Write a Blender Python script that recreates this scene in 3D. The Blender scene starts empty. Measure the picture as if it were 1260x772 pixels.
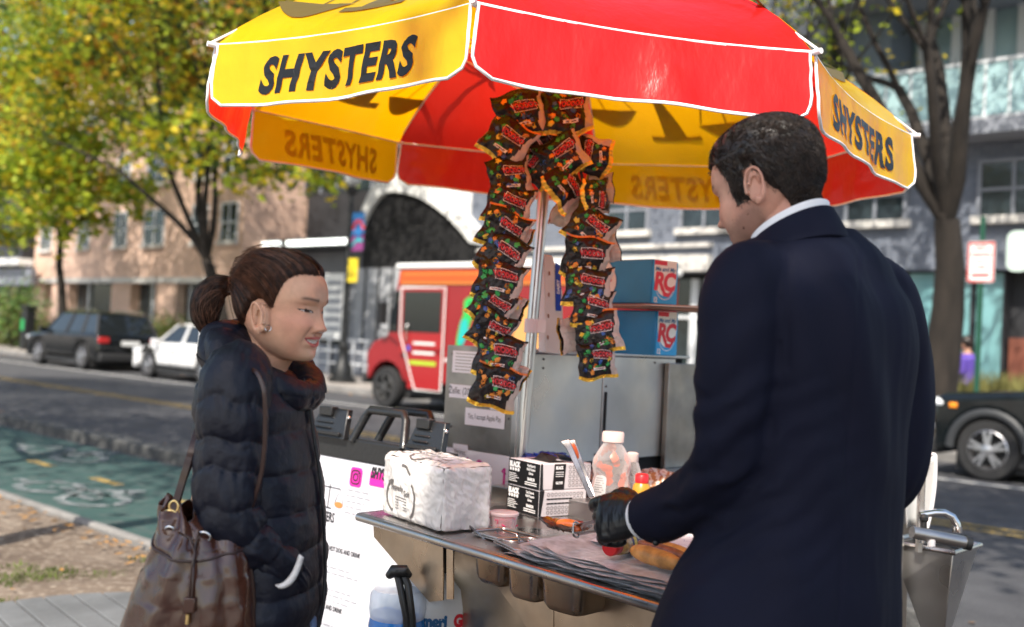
import bpy, bmesh, math, random
from math import sin, cos, pi, radians, sqrt, atan, atan2, exp
from mathutils import Vector as V, Matrix, noise, Euler
from mathutils.bvhtree import BVHTree
random.seed(7)
COL = bpy.context.scene.collection
# ------------------------------------------------------------------ camera numbers
FPX, CAMH, ROLL = 1300.0, 1.46, radians(2.9)
PITCH = atan(32 / FPX)
CAM = V((0, 0, CAMH))

def ray(px, py):
    uu, vv = (px - 630) / FPX, (386 - py) / FPX
    u = uu * cos(ROLL) - vv * sin(ROLL)
    v = uu * sin(ROLL) + vv * cos(ROLL)
    return V((u, cos(PITCH) - v * sin(PITCH), sin(PITCH) + v * cos(PITCH)))

def at(px, py, d):                      # point at world depth Y = d
    r = ray(px, py); return CAM + r * (d / r.y)

def on_z(px, py, z):
    r = ray(px, py); return CAM + r * ((z - CAMH) / r.z)

PHI = atan(1400 / FPX)                  # street direction
TS = V((-sin(PHI), cos(PHI), 0)); NS = V((cos(PHI), sin(PHI), 0))   # along, across

def S(s, D, z=0.0): return TS * s + NS * D + V((0, 0, z))

def on_D(px, py, D):
    r = ray(px, py); return CAM + r * (D / r.dot(NS))

def sD(px, D):                          # street coordinate s where column px (at the horizon) meets line D
    p = on_D(px, 386 + 32 + 0.0507 * (px - 630), D); return p.dot(TS)

AX = -TS                                # cart axes: a (right-near), n (right-far)
def C(a, n, z): return AX * a + NS * n + V((0, 0, z))
def cart_an(p): return p.dot(AX), p.dot(NS)

# ------------------------------------------------------------------ objects
def tag(o, label=None, cat=None, group=None, kind=None):
    if label: o['label'] = label
    if cat: o['category'] = cat
    if group: o['group'] = group
    if kind: o['kind'] = kind
    return o

WM = {}
def thing(name, label, cat, loc=(0, 0, 0), group=None, M=None):
    o = bpy.data.objects.new(name, None); COL.objects.link(o)
    o.empty_display_size = .1
    if M is None: M = Matrix.Translation(V(loc))
    o.matrix_world = M; WM[o] = M.copy()
    return tag(o, label, cat, group)

class MB:
    def __init__(s): s.v = []; s.f = []; s.m = []; s.mi = 0; s.M = Matrix(); s.col = None; s.cols = []
    def add(s, vs, fs):
        b = len(s.v); M = s.M
        s.v += [M @ V(p) for p in vs]
        s.f += [tuple(b + i for i in f) for f in fs]; s.m += [s.mi] * len(fs)
        return s
    def box(s, c, d, R=None):
        x, y, z = d[0] / 2, d[1] / 2, d[2] / 2
        vs = [V((i * x, j * y, k * z)) for i in (-1, 1) for j in (-1, 1) for k in (-1, 1)]
        if R is not None: vs = [R @ p for p in vs]
        vs = [p + V(c) for p in vs]
        return s.add(vs, [(0, 1, 3, 2), (4, 6, 7, 5), (0, 4, 5, 1), (2, 3, 7, 6), (0, 2, 6, 4), (1, 5, 7, 3)])
    def box6(s, p0, u, v, w):           # corner plus three edge vectors
        p0, u, v, w = V(p0), V(u), V(v), V(w)
        vs = [p0 + u * i + v * j + w * k for i in (0, 1) for j in (0, 1) for k in (0, 1)]
        fs = [(0, 1, 3, 2), (4, 6, 7, 5), (0, 4, 5, 1), (2, 3, 7, 6), (0, 2, 6, 4), (1, 5, 7, 3)]
        if u.cross(v).dot(w) < 0: fs = [f[::-1] for f in fs]
        return s.add(vs, fs)
    def loft(s, rings, cap=True, close=True):
        n = len(rings[0]); vs = [p for r in rings for p in r]; fs = []
        for i in range(len(rings) - 1):
            for j in range(n if close else n - 1):
                k = (j + 1) % n
                fs.append((i * n + j, i * n + k, (i + 1) * n + k, (i + 1) * n + j))
        if cap and close:
            fs.append(tuple(range(n))[::-1]); fs.append(tuple((len(rings) - 1) * n + j for j in range(n)))
        return s.add(vs, fs)
    def tube(s, pts, r, n=8, cap=True, flat=None):
        pts = [V(p) for p in pts]; rs = r if isinstance(r, (list, tuple)) else [r] * len(pts)
        rings = []; up = None
        for i, p in enumerate(pts):
            t = (pts[min(i + 1, len(pts) - 1)] - pts[max(i - 1, 0)]).normalized()
            if up is None:
                up = V((0, 0, 1)) if abs(t.z) < .9 else V((1, 0, 0))
            a = (up - t * up.dot(t)).normalized(); b = t.cross(a); up = a
            fl = flat or 1
            rings.append([p + (a * cos(2 * pi * j / n) + b * sin(2 * pi * j / n) * fl) * rs[i] for j in range(n)])
        return s.loft(rings, cap)
    def lathe(s, prof, c=(0, 0, 0), n=24, R=None):
        c = V(c); rings = []
        for r, z in prof:
            ring = [V((r * cos(2 * pi * j / n), r * sin(2 * pi * j / n), z)) for j in range(n)]
            if R is not None: ring = [R @ p for p in ring]
            rings.append([p + c for p in ring])
        return s.loft(rings)
    def prism(s, poly, o, u, v, w):     # 2-D polygon in plane (o,u,v), thickness vector w
        o, u, v, w = V(o), V(u), V(v), V(w); n = len(poly)
        a = [o + u * x + v * y for x, y in poly]; b = [p + w for p in a]
        ar = sum(poly[i][0] * poly[(i + 1) % n][1] - poly[(i + 1) % n][0] * poly[i][1] for i in range(n))
        fl = (ar > 0) == (u.cross(v).dot(w) > 0)
        f1, f2 = tuple(range(n)), tuple(range(n, 2 * n))
        fs = [f1[::-1] if fl else f1, f2 if fl else f2[::-1]]
        for i in range(n):
            k = (i + 1) % n; q = (i, k, n + k, n + i); fs.append(q if fl else q[::-1])
        return s.add(a + b, fs)
    def grid(s, fn, nu, nv, closeu=False):
        vs = [fn(i / (nu - (0 if closeu else 1)), j / (nv - 1)) for j in range(nv) for i in range(nu)]
        fs = []
        for j in range(nv - 1):
            for i in range(nu if closeu else nu - 1):
                k = (i + 1) % nu
                fs.append((j * nu + i, j * nu + k, (j + 1) * nu + k, (j + 1) * nu + i))
        return s.add(vs, fs)
    def sphere(s, c, r, nu=16, nv=10, sc=(1, 1, 1), R=None):
        c = V(c)
        def fn(u, v):
            a, b = 2 * pi * u, pi * (v - .5) * .998
            p = V((cos(a) * cos(b) * sc[0], sin(a) * cos(b) * sc[1], sin(b) * sc[2])) * r
            if R is not None: p = R @ p
            return c + p
        return s.grid(fn, nu, nv, True)
    def build(s, name, mats, parent=None, smooth=None, bevel=0, seg=2, attr=None, solid=0, subsurf=0):
        me = bpy.data.meshes.new(name)
        M = WM[parent].inverted() if parent is not None else Matrix()
        org = V((0, 0, 0))
        if parent is None and s.v:
            xs = [p.x for p in s.v]; ys = [p.y for p in s.v]; zs = [p.z for p in s.v]
            org = V(((min(xs) + max(xs)) / 2, (min(ys) + max(ys)) / 2, min(zs)))
            M = Matrix.Translation(-org)
        me.from_pydata([tuple(M @ p) for p in s.v], [], s.f)
        mats = mats if isinstance(mats, (list, tuple)) else [mats]
        for m in mats: me.materials.append(m)
        if len(mats) > 1: me.polygons.foreach_set('material_index', s.m)
        if attr:
            ca = me.color_attributes.new('Col', 'FLOAT_COLOR', 'POINT')
            ca.data.foreach_set('color', [c for q in attr for c in (q[0], q[1], q[2], 1.0)])
        if smooth is not None:
            me.polygons.foreach_set('use_smooth', [True] * len(me.polygons))
            if smooth < 179: me.set_sharp_from_angle(angle=radians(smooth))
        me.update()
        o = bpy.data.objects.new(name, me); COL.objects.link(o)
        if parent is not None:
            o.parent = parent; WM[o] = WM[parent].copy()
        else:
            o.location = org; WM[o] = Matrix.Translation(org)
        if solid: md = o.modifiers.new('so', 'SOLIDIFY'); md.thickness = solid; md.offset = 0
        if subsurf: md = o.modifiers.new('ss', 'SUBSURF'); md.levels = subsurf; md.render_levels = subsurf
        if bevel:
            md = o.modifiers.new('b', 'BEVEL'); md.width = bevel; md.segments = seg
            md.limit_method = 'ANGLE'; md.angle_limit = radians(40)
            if smooth is None:
                me.polygons.foreach_set('use_smooth', [True] * len(me.polygons)); me.set_sharp_from_angle(angle=radians(50))
        return o

def copy_tree(o, parent=None):
    c = o.copy(); COL.objects.link(c)
    if parent is not None:
        c.parent = parent; c.matrix_parent_inverse = o.matrix_parent_inverse.copy()
    for ch in list(o.children): copy_tree(ch, c)
    return c

def crom(pts, n):                        # Catmull-Rom through tuples/vectors, n samples per span
    out = []; P = [V(p) if len(p) <= 4 else p for p in pts]
    def get(i): return pts[max(0, min(len(pts) - 1, i))]
    for i in range(len(pts) - 1):
        a, b, c, d = get(i - 1), get(i), get(i + 1), get(i + 2)
        for k in range(n):
            t = k / n
            out.append(tuple(.5 * (2 * b[q] + (c[q] - a[q]) * t + (2 * a[q] - 5 * b[q] + 4 * c[q] - d[q]) * t * t + (3 * b[q] - a[q] - 3 * c[q] + d[q]) * t ** 3) for q in range(len(b))))
    out.append(tuple(pts[-1])); return out

def lerp(a, b, t): return a + (b - a) * t
def sstep(a, b, x):
    t = max(0, min(1, (x - a) / (b - a))); return t * t * (3 - 2 * t)
def gs(x, s): return exp(-x * x / (2 * s * s))
def interp(tab, x):
    if x <= tab[0][0]: return tab[0][1:]
    for a, b in zip(tab, tab[1:]):
        if x <= b[0]:
            t = (x - a[0]) / (b[0] - a[0]); t = t * t * (3 - 2 * t) * .5 + t * .5
            return [lerp(p, q, t) for p, q in zip(a[1:], b[1:])]
    return tab[-1][1:]

# ------------------------------------------------------------------ text
def text2d(s, size=1.0, bold=0.0, sx=1.0, shear=0.0, space=1.0, center=True, cut=0):
    cu = bpy.data.curves.new('t', 'FONT'); cu.body = s; cu.size = size; cu.offset = bold; cu.shear = shear
    cu.space_character = space; cu.resolution_u = 3
    ob = bpy.data.objects.new('t', cu); COL.objects.link(ob)
    dg = bpy.context.evaluated_depsgraph_get()
    me = bpy.data.meshes.new_from_object(ob.evaluated_get(dg))
    bm = bmesh.new(); bm.from_mesh(me)
    bpy.data.objects.remove(ob); bpy.data.curves.remove(cu); bpy.data.meshes.remove(me)
    xs = [v.co.x for v in bm.verts] or [0]; ys = [v.co.y for v in bm.verts] or [0]
    cx = (min(xs) + max(xs)) / 2 if center else min(xs); cy = (min(ys) + max(ys)) / 2 if center else min(ys)
    for v in bm.verts: v.co.x = (v.co.x - cx) * sx; v.co.y -= cy
    if cut:
        bmesh.ops.remove_doubles(bm, verts=bm.verts, dist=1e-6)
        for ax in (0, 1):
            lo = min(v.co[ax] for v in bm.verts); hi = max(v.co[ax] for v in bm.verts); x = lo + cut
            while x < hi:
                co = V((0, 0, 0)); co[ax] = x; no = V((0, 0, 0)); no[ax] = 1
                bmesh.ops.bisect_plane(bm, geom=bm.verts[:] + bm.edges[:] + bm.faces[:], plane_co=co, plane_no=no)
                x += cut
    vs = [(v.co.x, v.co.y) for v in bm.verts]; bm.verts.index_update()
    fs = [tuple(v.index for v in f.verts) for f in bm.faces]; bm.free()
    return vs, fs

def tri_poly(poly, cut=0):
    bm = bmesh.new(); bv = [bm.verts.new((x, y, 0)) for x, y in poly]; f = bm.faces.new(bv)
    bmesh.ops.triangulate(bm, faces=[f], ngon_method='EAR_CLIP')
    if cut:
        for ax in (0, 1):
            lo = min(v.co[ax] for v in bm.verts); hi = max(v.co[ax] for v in bm.verts); x = lo + cut
            while x < hi:
                co = V((0, 0, 0)); co[ax] = x; no = V((0, 0, 0)); no[ax] = 1
                bmesh.ops.bisect_plane(bm, geom=bm.verts[:] + bm.edges[:] + bm.faces[:], plane_co=co, plane_no=no)
                x += cut
    bm.verts.index_update()
    vs = [(v.co.x, v.co.y) for v in bm.verts]; fs = [tuple(v.index for v in f.verts) for f in bm.faces]; bm.free()
    return vs, fs

def stroke(pts, w, n=1):                 # ribbon polygon pieces along a 2-D polyline
    vs = []; fs = []
    for i, p in enumerate(pts):
        a = pts[max(0, i - 1)]; b = pts[min(len(pts) - 1, i + 1)]
        dx, dy = b[0] - a[0], b[1] - a[1]; l = sqrt(dx * dx + dy * dy) or 1
        ww = w[i] if isinstance(w, (list, tuple)) else w
        nx, ny = -dy / l * ww / 2, dx / l * ww / 2
        vs += [(p[0] - nx, p[1] - ny), (p[0] + nx, p[1] + ny)]
        if i: k = 2 * i; fs.append((k - 2, k, k + 1, k - 1))
    return vs, fs

def art(mb, shape, fn, mi=None, rot=0, off=(0, 0), sc=1.0):    # 2-D shape through a mapping function
    vs, fs = shape
    if mi is not None: mb.mi = mi
    c, s_ = cos(rot), sin(rot)
    vv = [fn(off[0] + sc * (x * c - y * s_), off[1] + sc * (x * s_ + y * c)) for x, y in vs]
    mb.add(vv, fs)

def plane_fn(o, u, v, off=0.0012):
    o, u, v = V(o), V(u).normalized(), V(v).normalized(); w = u.cross(v) * off
    return lambda x, y: o + u * x + v * y + w

def rrect(w, h, r=0.0, n=4):
    if r <= 0: return [(-w / 2, -h / 2), (w / 2, -h / 2), (w / 2, h / 2), (-w / 2, h / 2)]
    out = []
    for cx, cy, a0 in ((w / 2 - r, -h / 2 + r, -pi / 2), (w / 2 - r, h / 2 - r, 0), (-w / 2 + r, h / 2 - r, pi / 2), (-w / 2 + r, -h / 2 + r, pi)):
        for k in range(n + 1):
            a = a0 + pi / 2 * k / n; out.append((cx + r * cos(a), cy + r * sin(a)))
    return out
def circ(r, n=20, sy=1): return [(r * cos(2 * pi * k / n), sy * r * sin(2 * pi * k / n)) for k in range(n)]

# ------------------------------------------------------------------ materials
def mat(name, col, rough=.6, metal=0, var=0.0, vscale=8, bump=0.0, bscale=40, trans=0, ior=1.45, emis=0, spec=None,
        col2=None, stretch=None, sheen=0, coat=0, attr=False, transl=0, aniso=0, alpha=1, rvar=0, sss=0, bdist=.01, detail=4, world=False):
    m = bpy.data.materials.new(name); m.use_nodes = True; nt = m.node_tree; N = nt.nodes; L = nt.links
    b = N['Principled BSDF']; out = N['Material Output']
    c = (col[0], col[1], col[2], 1)
    b.inputs['Base Color'].default_value = c; b.inputs['Roughness'].default_value = rough; b.inputs['Metallic'].default_value = metal
    if spec is not None: b.inputs['Specular IOR Level'].default_value = spec
    if trans: b.inputs['Transmission Weight'].default_value = trans
    b.inputs['IOR'].default_value = ior
    if sheen: b.inputs['Sheen Weight'].default_value = sheen; b.inputs['Sheen Roughness'].default_value = .4
    if coat: b.inputs['Coat Weight'].default_value = coat; b.inputs['Coat Roughness'].default_value = .08
    if aniso: b.inputs['Anisotropic'].default_value = aniso
    if sss:
        b.inputs['Subsurface Weight'].default_value = sss; b.inputs['Subsurface Radius'].default_value = (.012, .005, .003); b.inputs['Subsurface Scale'].default_value = .6
    if emis: b.inputs['Emission Color'].default_value = c; b.inputs['Emission Strength'].default_value = emis
    tc = N.new('ShaderNodeTexCoord'); mp = N.new('ShaderNodeMapping'); L.new(tc.outputs['Object'], mp.inputs[0])
    if world:
        ge = N.new('ShaderNodeNewGeometry'); L.new(ge.outputs['Position'], mp.inputs[0])
    if stretch: mp.inputs['Scale'].default_value = stretch
    src = None
    if attr:
        a = N.new('ShaderNodeVertexColor'); a.layer_name = 'Col'; src = a.outputs['Color']
    if var or col2:
        n1 = N.new('ShaderNodeTexNoise'); n1.inputs['Scale'].default_value = vscale; n1.inputs['Detail'].default_value = detail
        L.new(mp.outputs[0], n1.inputs['Vector'])
        rp = N.new('ShaderNodeValToRGB'); L.new(n1.outputs['Fac'], rp.inputs[0])
        rp.color_ramp.elements[0].position = .3; rp.color_ramp.elements[1].position = .7
        if attr:
            rp.color_ramp.elements[0].color = (1 - var, 1 - var, 1 - var, 1); rp.color_ramp.elements[1].color = (1 + var, 1 + var, 1 + var, 1)
            mx = N.new('ShaderNodeMix'); mx.data_type = 'RGBA'; mx.blend_type = 'MULTIPLY'; mx.inputs[0].default_value = 1
            L.new(src, mx.inputs[6]); L.new(rp.outputs[0], mx.inputs[7]); src = mx.outputs[2]
        else:
            k2 = col2 if col2 else tuple(min(1, x * (1 + var)) for x in col)
            k1 = col if col2 else tuple(x * (1 - var) for x in col)
            rp.color_ramp.elements[0].color = (*k1, 1); rp.color_ramp.elements[1].color = (*k2, 1); src = rp.outputs[0]
    if src is not None: L.new(src, b.inputs['Base Color'])
    if rvar:
        n3 = N.new('ShaderNodeTexNoise'); n3.inputs['Scale'].default_value = vscale * 1.7; L.new(mp.outputs[0], n3.inputs['Vector'])
        mr = N.new('ShaderNodeMapRange'); mr.inputs[1].default_value = .3; mr.inputs[2].default_value = .7
        mr.inputs[3].default_value = max(0.02, rough - rvar); mr.inputs[4].default_value = min(1, rough + rvar)
        L.new(n3.outputs['Fac'], mr.inputs[0]); L.new(mr.outputs[0], b.inputs['Roughness'])
    if bump:
        n2 = N.new('ShaderNodeTexNoise'); n2.inputs['Scale'].default_value = bscale; n2.inputs['Detail'].default_value = 5
        L.new(mp.outputs[0], n2.inputs['Vector'])
        bp = N.new('ShaderNodeBump'); bp.inputs['Strength'].default_value = bump; bp.inputs['Distance'].default_value = bdist
        L.new(n2.outputs['Fac'], bp.inputs['Height']); L.new(bp.outputs[0], b.inputs['Normal'])
    if transl:
        tr = N.new('ShaderNodeBsdfTranslucent'); tr.inputs[0].default_value = c
        if src is not None: L.new(src, tr.inputs[0])
        ms = N.new('ShaderNodeMixShader'); ms.inputs[0].default_value = transl
        L.new(b.outputs[0], ms.inputs[1]); L.new(tr.outputs[0], ms.inputs[2]); L.new(ms.outputs[0], out.inputs[0])
    if alpha < 1: b.inputs['Alpha'].default_value = alpha
    return m

def thin_clear(name, tint=(1, 1, 1), clear=.8, rough=.05):      # thin see-through plastic or glass pane
    m = bpy.data.materials.new(name); m.use_nodes = True; nt = m.node_tree; N = nt.nodes; L = nt.links
    b = N['Principled BSDF']; b.inputs['Base Color'].default_value = (*tint, 1); b.inputs['Roughness'].default_value = rough
    t = N.new('ShaderNodeBsdfTransparent'); t.inputs[0].default_value = (*tint, 1)
    fr = N.new('ShaderNodeLayerWeight'); fr.inputs[0].default_value = .35; mr = N.new('ShaderNodeMapRange'); mr.inputs[3].default_value = clear; mr.inputs[4].default_value = max(0, clear - .6)
    L.new(fr.outputs['Facing'], mr.inputs[0])
    ms = N.new('ShaderNodeMixShader'); L.new(mr.outputs[0], ms.inputs[0])
    L.new(b.outputs[0], ms.inputs[1]); L.new(t.outputs[0], ms.inputs[2]); L.new(ms.outputs[0], N['Material Output'].inputs[0])
    return m

def remesh(mb, voxel, smooth_it=4, fac=.5):
    me = bpy.data.meshes.new('tmp'); me.from_pydata([tuple(p) for p in mb.v], [], mb.f)
    o = bpy.data.objects.new('tmp', me); COL.objects.link(o)
    r = o.modifiers.new('r', 'REMESH'); r.mode = 'VOXEL'; r.voxel_size = voxel
    if smooth_it: s = o.modifiers.new('s', 'SMOOTH'); s.iterations = smooth_it; s.factor = fac
    dg = bpy.context.evaluated_depsgraph_get(); m2 = bpy.data.meshes.new_from_object(o.evaluated_get(dg))
    out = MB(); out.v = [v.co.copy() for v in m2.vertices]; out.f = [tuple(p.vertices) for p in m2.polygons]; out.m = [0] * len(out.f)
    nr = [v.normal.copy() for v in m2.vertices]
    bpy.data.objects.remove(o); bpy.data.meshes.remove(me); bpy.data.meshes.remove(m2)
    return out, nr

def fbm(p, sc, o=3): return noise.fractal(V(p) * sc, 1.0, 2.0, o)
def vnormals(mb):
    nr = [V((0, 0, 0)) for _ in mb.v]
    for f in mb.f:
        a, b, c = mb.v[f[0]], mb.v[f[1]], mb.v[f[2]]; n = (b - a).cross(c - a)
        if len(f) == 4: n += (c - a).cross(mb.v[f[3]] - a)
        for i in f: nr[i] += n
    return [n.normalized() if n.length > 0 else V((0, 0, 1)) for n in nr]
BLK = (.008, .008, .009)
# =================================================================== THE STREET
def wnode(col1, col2, scale, col3=None, scale3=1, rough=.9, bump=.3, bscale=60, name='m', thr=(.4, .6)):
    m = bpy.data.materials.new(name); m.use_nodes = True; nt = m.node_tree; N = nt.nodes; L = nt.links; b = N['Principled BSDF']
    g = N.new('ShaderNodeNewGeometry')
    def nz(s, d=5):
        n = N.new('ShaderNodeTexNoise'); n.inputs['Scale'].default_value = s; n.inputs['Detail'].default_value = d; L.new(g.outputs['Position'], n.inputs['Vector']); return n
    def ramp(n, a, b_, p0=.35, p1=.65):
        r = N.new('ShaderNodeValToRGB'); r.color_ramp.elements[0].color = (*a, 1); r.color_ramp.elements[1].color = (*b_, 1)
        r.color_ramp.elements[0].position = p0; r.color_ramp.elements[1].position = p1; L.new(n.outputs['Fac'], r.inputs[0]); return r
    r1 = ramp(nz(scale), col1, col2); src = r1.outputs[0]
    if col3:
        f = ramp(nz(scale3, 6), (0, 0, 0), (1, 1, 1), *thr); mx = N.new('ShaderNodeMix'); mx.data_type = 'RGBA'
        L.new(f.outputs[0], mx.inputs[0]); L.new(src, mx.inputs[6]); mx.inputs[7].default_value = (*col3, 1); src = mx.outputs[2]
    L.new(src, b.inputs['Base Color']); b.inputs['Roughness'].default_value = rough
    n2 = nz(bscale); bp = N.new('ShaderNodeBump'); bp.inputs['Strength'].default_value = bump; bp.inputs['Distance'].default_value = .02
    L.new(n2.outputs['Fac'], bp.inputs['Height']); L.new(bp.outputs[0], b.inputs['Normal'])
    return m
M_asph = wnode((.038, .038, .043), (.062, .062, .068), 2.5, (.10, .10, .10), 60, name='asphalt', thr=(.5, .8))
M_soil = wnode((.10, .07, .05), (.19, .145, .11), 1.6, (.28, .23, .18), 22, name='soil', bump=.9, bscale=18, thr=(.5, .7))
M_green = wnode((.022, .058, .053), (.034, .078, .070), 1.4, (.085, .10, .095), 7, name='green_lane_paint', rough=.8, thr=(.5, .78))
M_conc = wnode((.15, .145, .14), (.24, .23, .22), 3, (.16, .15, .14), 30, name='concrete', thr=(.5, .8))
M_walk = wnode((.24, .22, .2), (.36, .33, .30), .6, (.2, .17, .15), 14, name='sidewalk_concrete', thr=(.5, .7))
M_line = wnode((.5, .5, .48), (.65, .65, .63), 5, (.1, .1, .1), 40, name='road_line_white', thr=(.55, .8))
M_mark = wnode((.13, .15, .155), (.22, .23, .235), 5, (.03, .065, .06), 11, name='worn_white_marking', thr=(.48, .62))
M_yel = wnode((.30, .20, .05), (.42, .28, .07), 5, (.06, .07, .065), 22, name='road_line_yellow', thr=(.46, .62))

def sheet(name, D0, D1, z, m, s0=-60, s1=140, kind='structure', step=None):
    mb = MB(); n = 24
    for i in range(n):
        a, b = lerp(s0, s1, i / n), lerp(s0, s1, (i + 1) / n)
        mb.add([S(a, D0, z), S(a, D1, z), S(b, D1, z), S(b, D0, z)], [(0, 1, 2, 3)])
    o = mb.build(name, m); me = o.data
    # make sure faces look up
    if me.polygons[0].normal.z < 0: me.flip_normals()
    return tag(o, kind=kind)
g = MB(); g.add([V((-400, -400, -.02)), V((400, -400, -.02)), V((400, 400, -.02)), V((-400, 400, -.02))], [(0, 1, 2, 3)])
tag(g.build('ground', M_walk), kind='structure')
sheet('road', 3.36, 15.75, 0.0, M_asph)
sheet('bike_lane', 3.5, 5.62, .004, M_green, s0=2.2)
# planting strip of bare soil, uneven, and the near sidewalk
def soil_fn(u, v):
    s, D = lerp(-30, 40, u), lerp(.3, 3.30, v)
    return S(s, D, .07 + .035 * fbm((s, D, 0), .9) + .012 * fbm((s, D, 3), 7))
mb = MB(); mb.grid(soil_fn, 420, 26); o = mb.build('soil_strip', M_soil, smooth=180)
tag(o, kind='structure')
if o.data.polygons[0].normal.z < 0: o.data.flip_normals()
sheet('sidewalk', -6, .3, .06, M_walk)
def kerb(name, D0, D1, z, m=M_conc, s0=-60):
    mb = MB(); mb.box6(S(s0, D0, -.1), TS * (140 - s0), NS * (D1 - D0), V((0, 0, z + .1)))
    return tag(mb.build(name, m, bevel=.02), kind='structure')
kerb('kerb', 3.34, 3.42, .09); kerb('lane_divider_kerb', 5.72, 5.98, .12, wnode((.07, .07, .07), (.11, .11, .105), 3, (.05, .05, .05), 20, name='old_kerb'), s0=2.2); kerb('kerb', 15.7, 15.9, .14)
sheet('far_sidewalk', 15.9, 40, .12, M_walk)
for D0 in (9.55, 9.8): sheet('yellow_line', D0, D0 + .11, .008, M_yel)
sheet('white_line', 13.25, 13.37, .008, M_line)
# markings on the bike lane : yellow centre dashes, worn white cyclist symbols
mb = MB()
for k in range(-1, 14):
    s0 = 4.75 + k * 1.36; mb.add([S(s0, 4.5, .009), S(s0, 4.6, .009), S(s0 + .5, 4.6, .009), S(s0 + .5, 4.5, .009)], [(0, 1, 2, 3)])
tag(mb.build('yellow_lane_dashes', M_yel), kind='structure')
def gmap(s0, D0, z=.010): return lambda x, y: S(s0 - x, D0 + y, z)
def ring2d(r, w, cx, cy, n=20, ex=1):
    return stroke([(cx + ex * r * cos(2 * pi * k / n), cy + r * sin(2 * pi * k / n)) for k in range(n + 1)], w)
mb = MB()
for s0, D0 in ((on_z(95, 607, 0).dot(TS), 4.0), (on_z(60, 560, 0).dot(TS), 5.05), (on_z(95, 607, 0).dot(TS) + 7, 4.0)):
    f = gmap(s0, D0)
    art(mb, ring2d(.24, .09, -.38, 0, ex=1.25), f); art(mb, ring2d(.24, .09, .42, 0, ex=1.25), f)
    art(mb, stroke([(-.38, 0), (-.1, .2), (.3, .18), (.42, 0), (.05, -.02), (-.1, .2)], .07), f)
    art(mb, stroke([(-.05, .22), (.1, .38), (.35, .3)], .14), f); art(mb, tri_poly([(x + .2, y + .48) for x, y in circ(.1, 14)]), f)
    art(mb, stroke([(-.75, -.05), (-.95, -.05)], .1), f)
o = mb.build('cyclist_marking', M_mark); tag(o, kind='structure')
# oval pad of weathered boards in the soil
pc = on_z(125, 800, .1); mb = MB()
ang = radians(8)
for k in range(-6, 7):
    y = k * .13; hh = [sqrt(max(.004, 1 - (q / .86) ** 2)) * .86 for q in (y, y + .04, y + .08, y + .12)]
    d1 = (TS * cos(ang) + NS * sin(ang)); d2 = V((-d1.y, d1.x, 0))
    pr = [pc + d1 * -h + d2 * (y + .04 * i) for i, h in enumerate(hh)] + [pc + d1 * h + d2 * (y + .04 * (3 - i)) for i, h in enumerate(hh[::-1])]
    mb.loft([[p - V((0, 0, .06)) for p in pr], [p + V((0, 0, .03)) for p in pr]])
M_board = mat('weathered_paver', (.12, .125, .13), .85, var=.3, vscale=3, bump=.4, bscale=50)
tag(mb.build('paver_pad', M_board, bevel=.006), 'oval pad of weathered grey paving strips set in the bare soil', 'paving pad')
# tufts of grass on the soil, fallen leaves
M_grass = mat('grass_blade', (.10, .13, .03), .7, var=.5, vscale=5, transl=.3)
def blades(mb, p, n, h, spread, w=.004, lean=.5, rnd=random):
    for _ in range(n):
        a = rnd.uniform(0, 2 * pi); r = spread * sqrt(rnd.random()); b = p + V((r * cos(a), r * sin(a), 0))
        hh = h * rnd.uniform(.5, 1.1); d = V((rnd.gauss(0, lean), rnd.gauss(0, lean), 1)) * hh; sd = V((cos(a + 1), sin(a + 1), 0)) * w
        mid = b + V((d.x * .35, d.y * .35, d.z * .6))
        mb.add([b - sd, b + sd, mid + sd * .8, mid - sd * .8, b + d], [(0, 1, 2, 3), (3, 2, 4)])
mb = MB()
for px, py in ((15, 712), (60, 706), (75, 705), (145, 710), (5, 745), (150, 765), (175, 690), (25, 700), (200, 700), (120, 712), (40, 712), (190, 720), (70, 712), (10, 720)):
    q = on_z(px, py, .07)
    blades(mb, q, 60, .035, .10, .003)
tag(mb.build('grass', M_grass), 'small tufts of thin grass on the bare soil', 'grass', kind='stuff')
M_leaf_b = mat('fallen_leaf', (.30, .15, .04), .8, var=.6, vscale=3)
mb = MB(); rr = random.Random(3)
def flat_leaf(mb, p, r, rnd):
    a = rnd.uniform(0, 6.28); u = V((cos(a), sin(a), rnd.uniform(-.2, .3))) * r; w = V((-sin(a), cos(a), rnd.uniform(-.2, .3))) * r * .6
    mb.add([p - u, p - w * .9, p + u, p + w], [(0, 1, 2, 3)])
for _ in range(900):
    D = rr.choice((rr.uniform(15.0, 15.68), rr.uniform(16, 19), rr.uniform(3.0, 3.3), rr.uniform(.6, 3.2), rr.uniform(6.1, 6.5)))
    s = rr.uniform(-12, 45) if D > 6 else rr.uniform(1.5, 9)
    z = .13 if D > 15.8 else .012 if D > 3.4 else .1
    flat_leaf(mb, S(s, D, z), rr.uniform(.03, .06) if D > 6 else rr.uniform(.015, .035), rr)
tag(mb.build('fallen_leaves', M_leaf_b), 'scattered dry brown leaves along the kerbs and soil', 'fallen leaves', kind='stuff')

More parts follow.
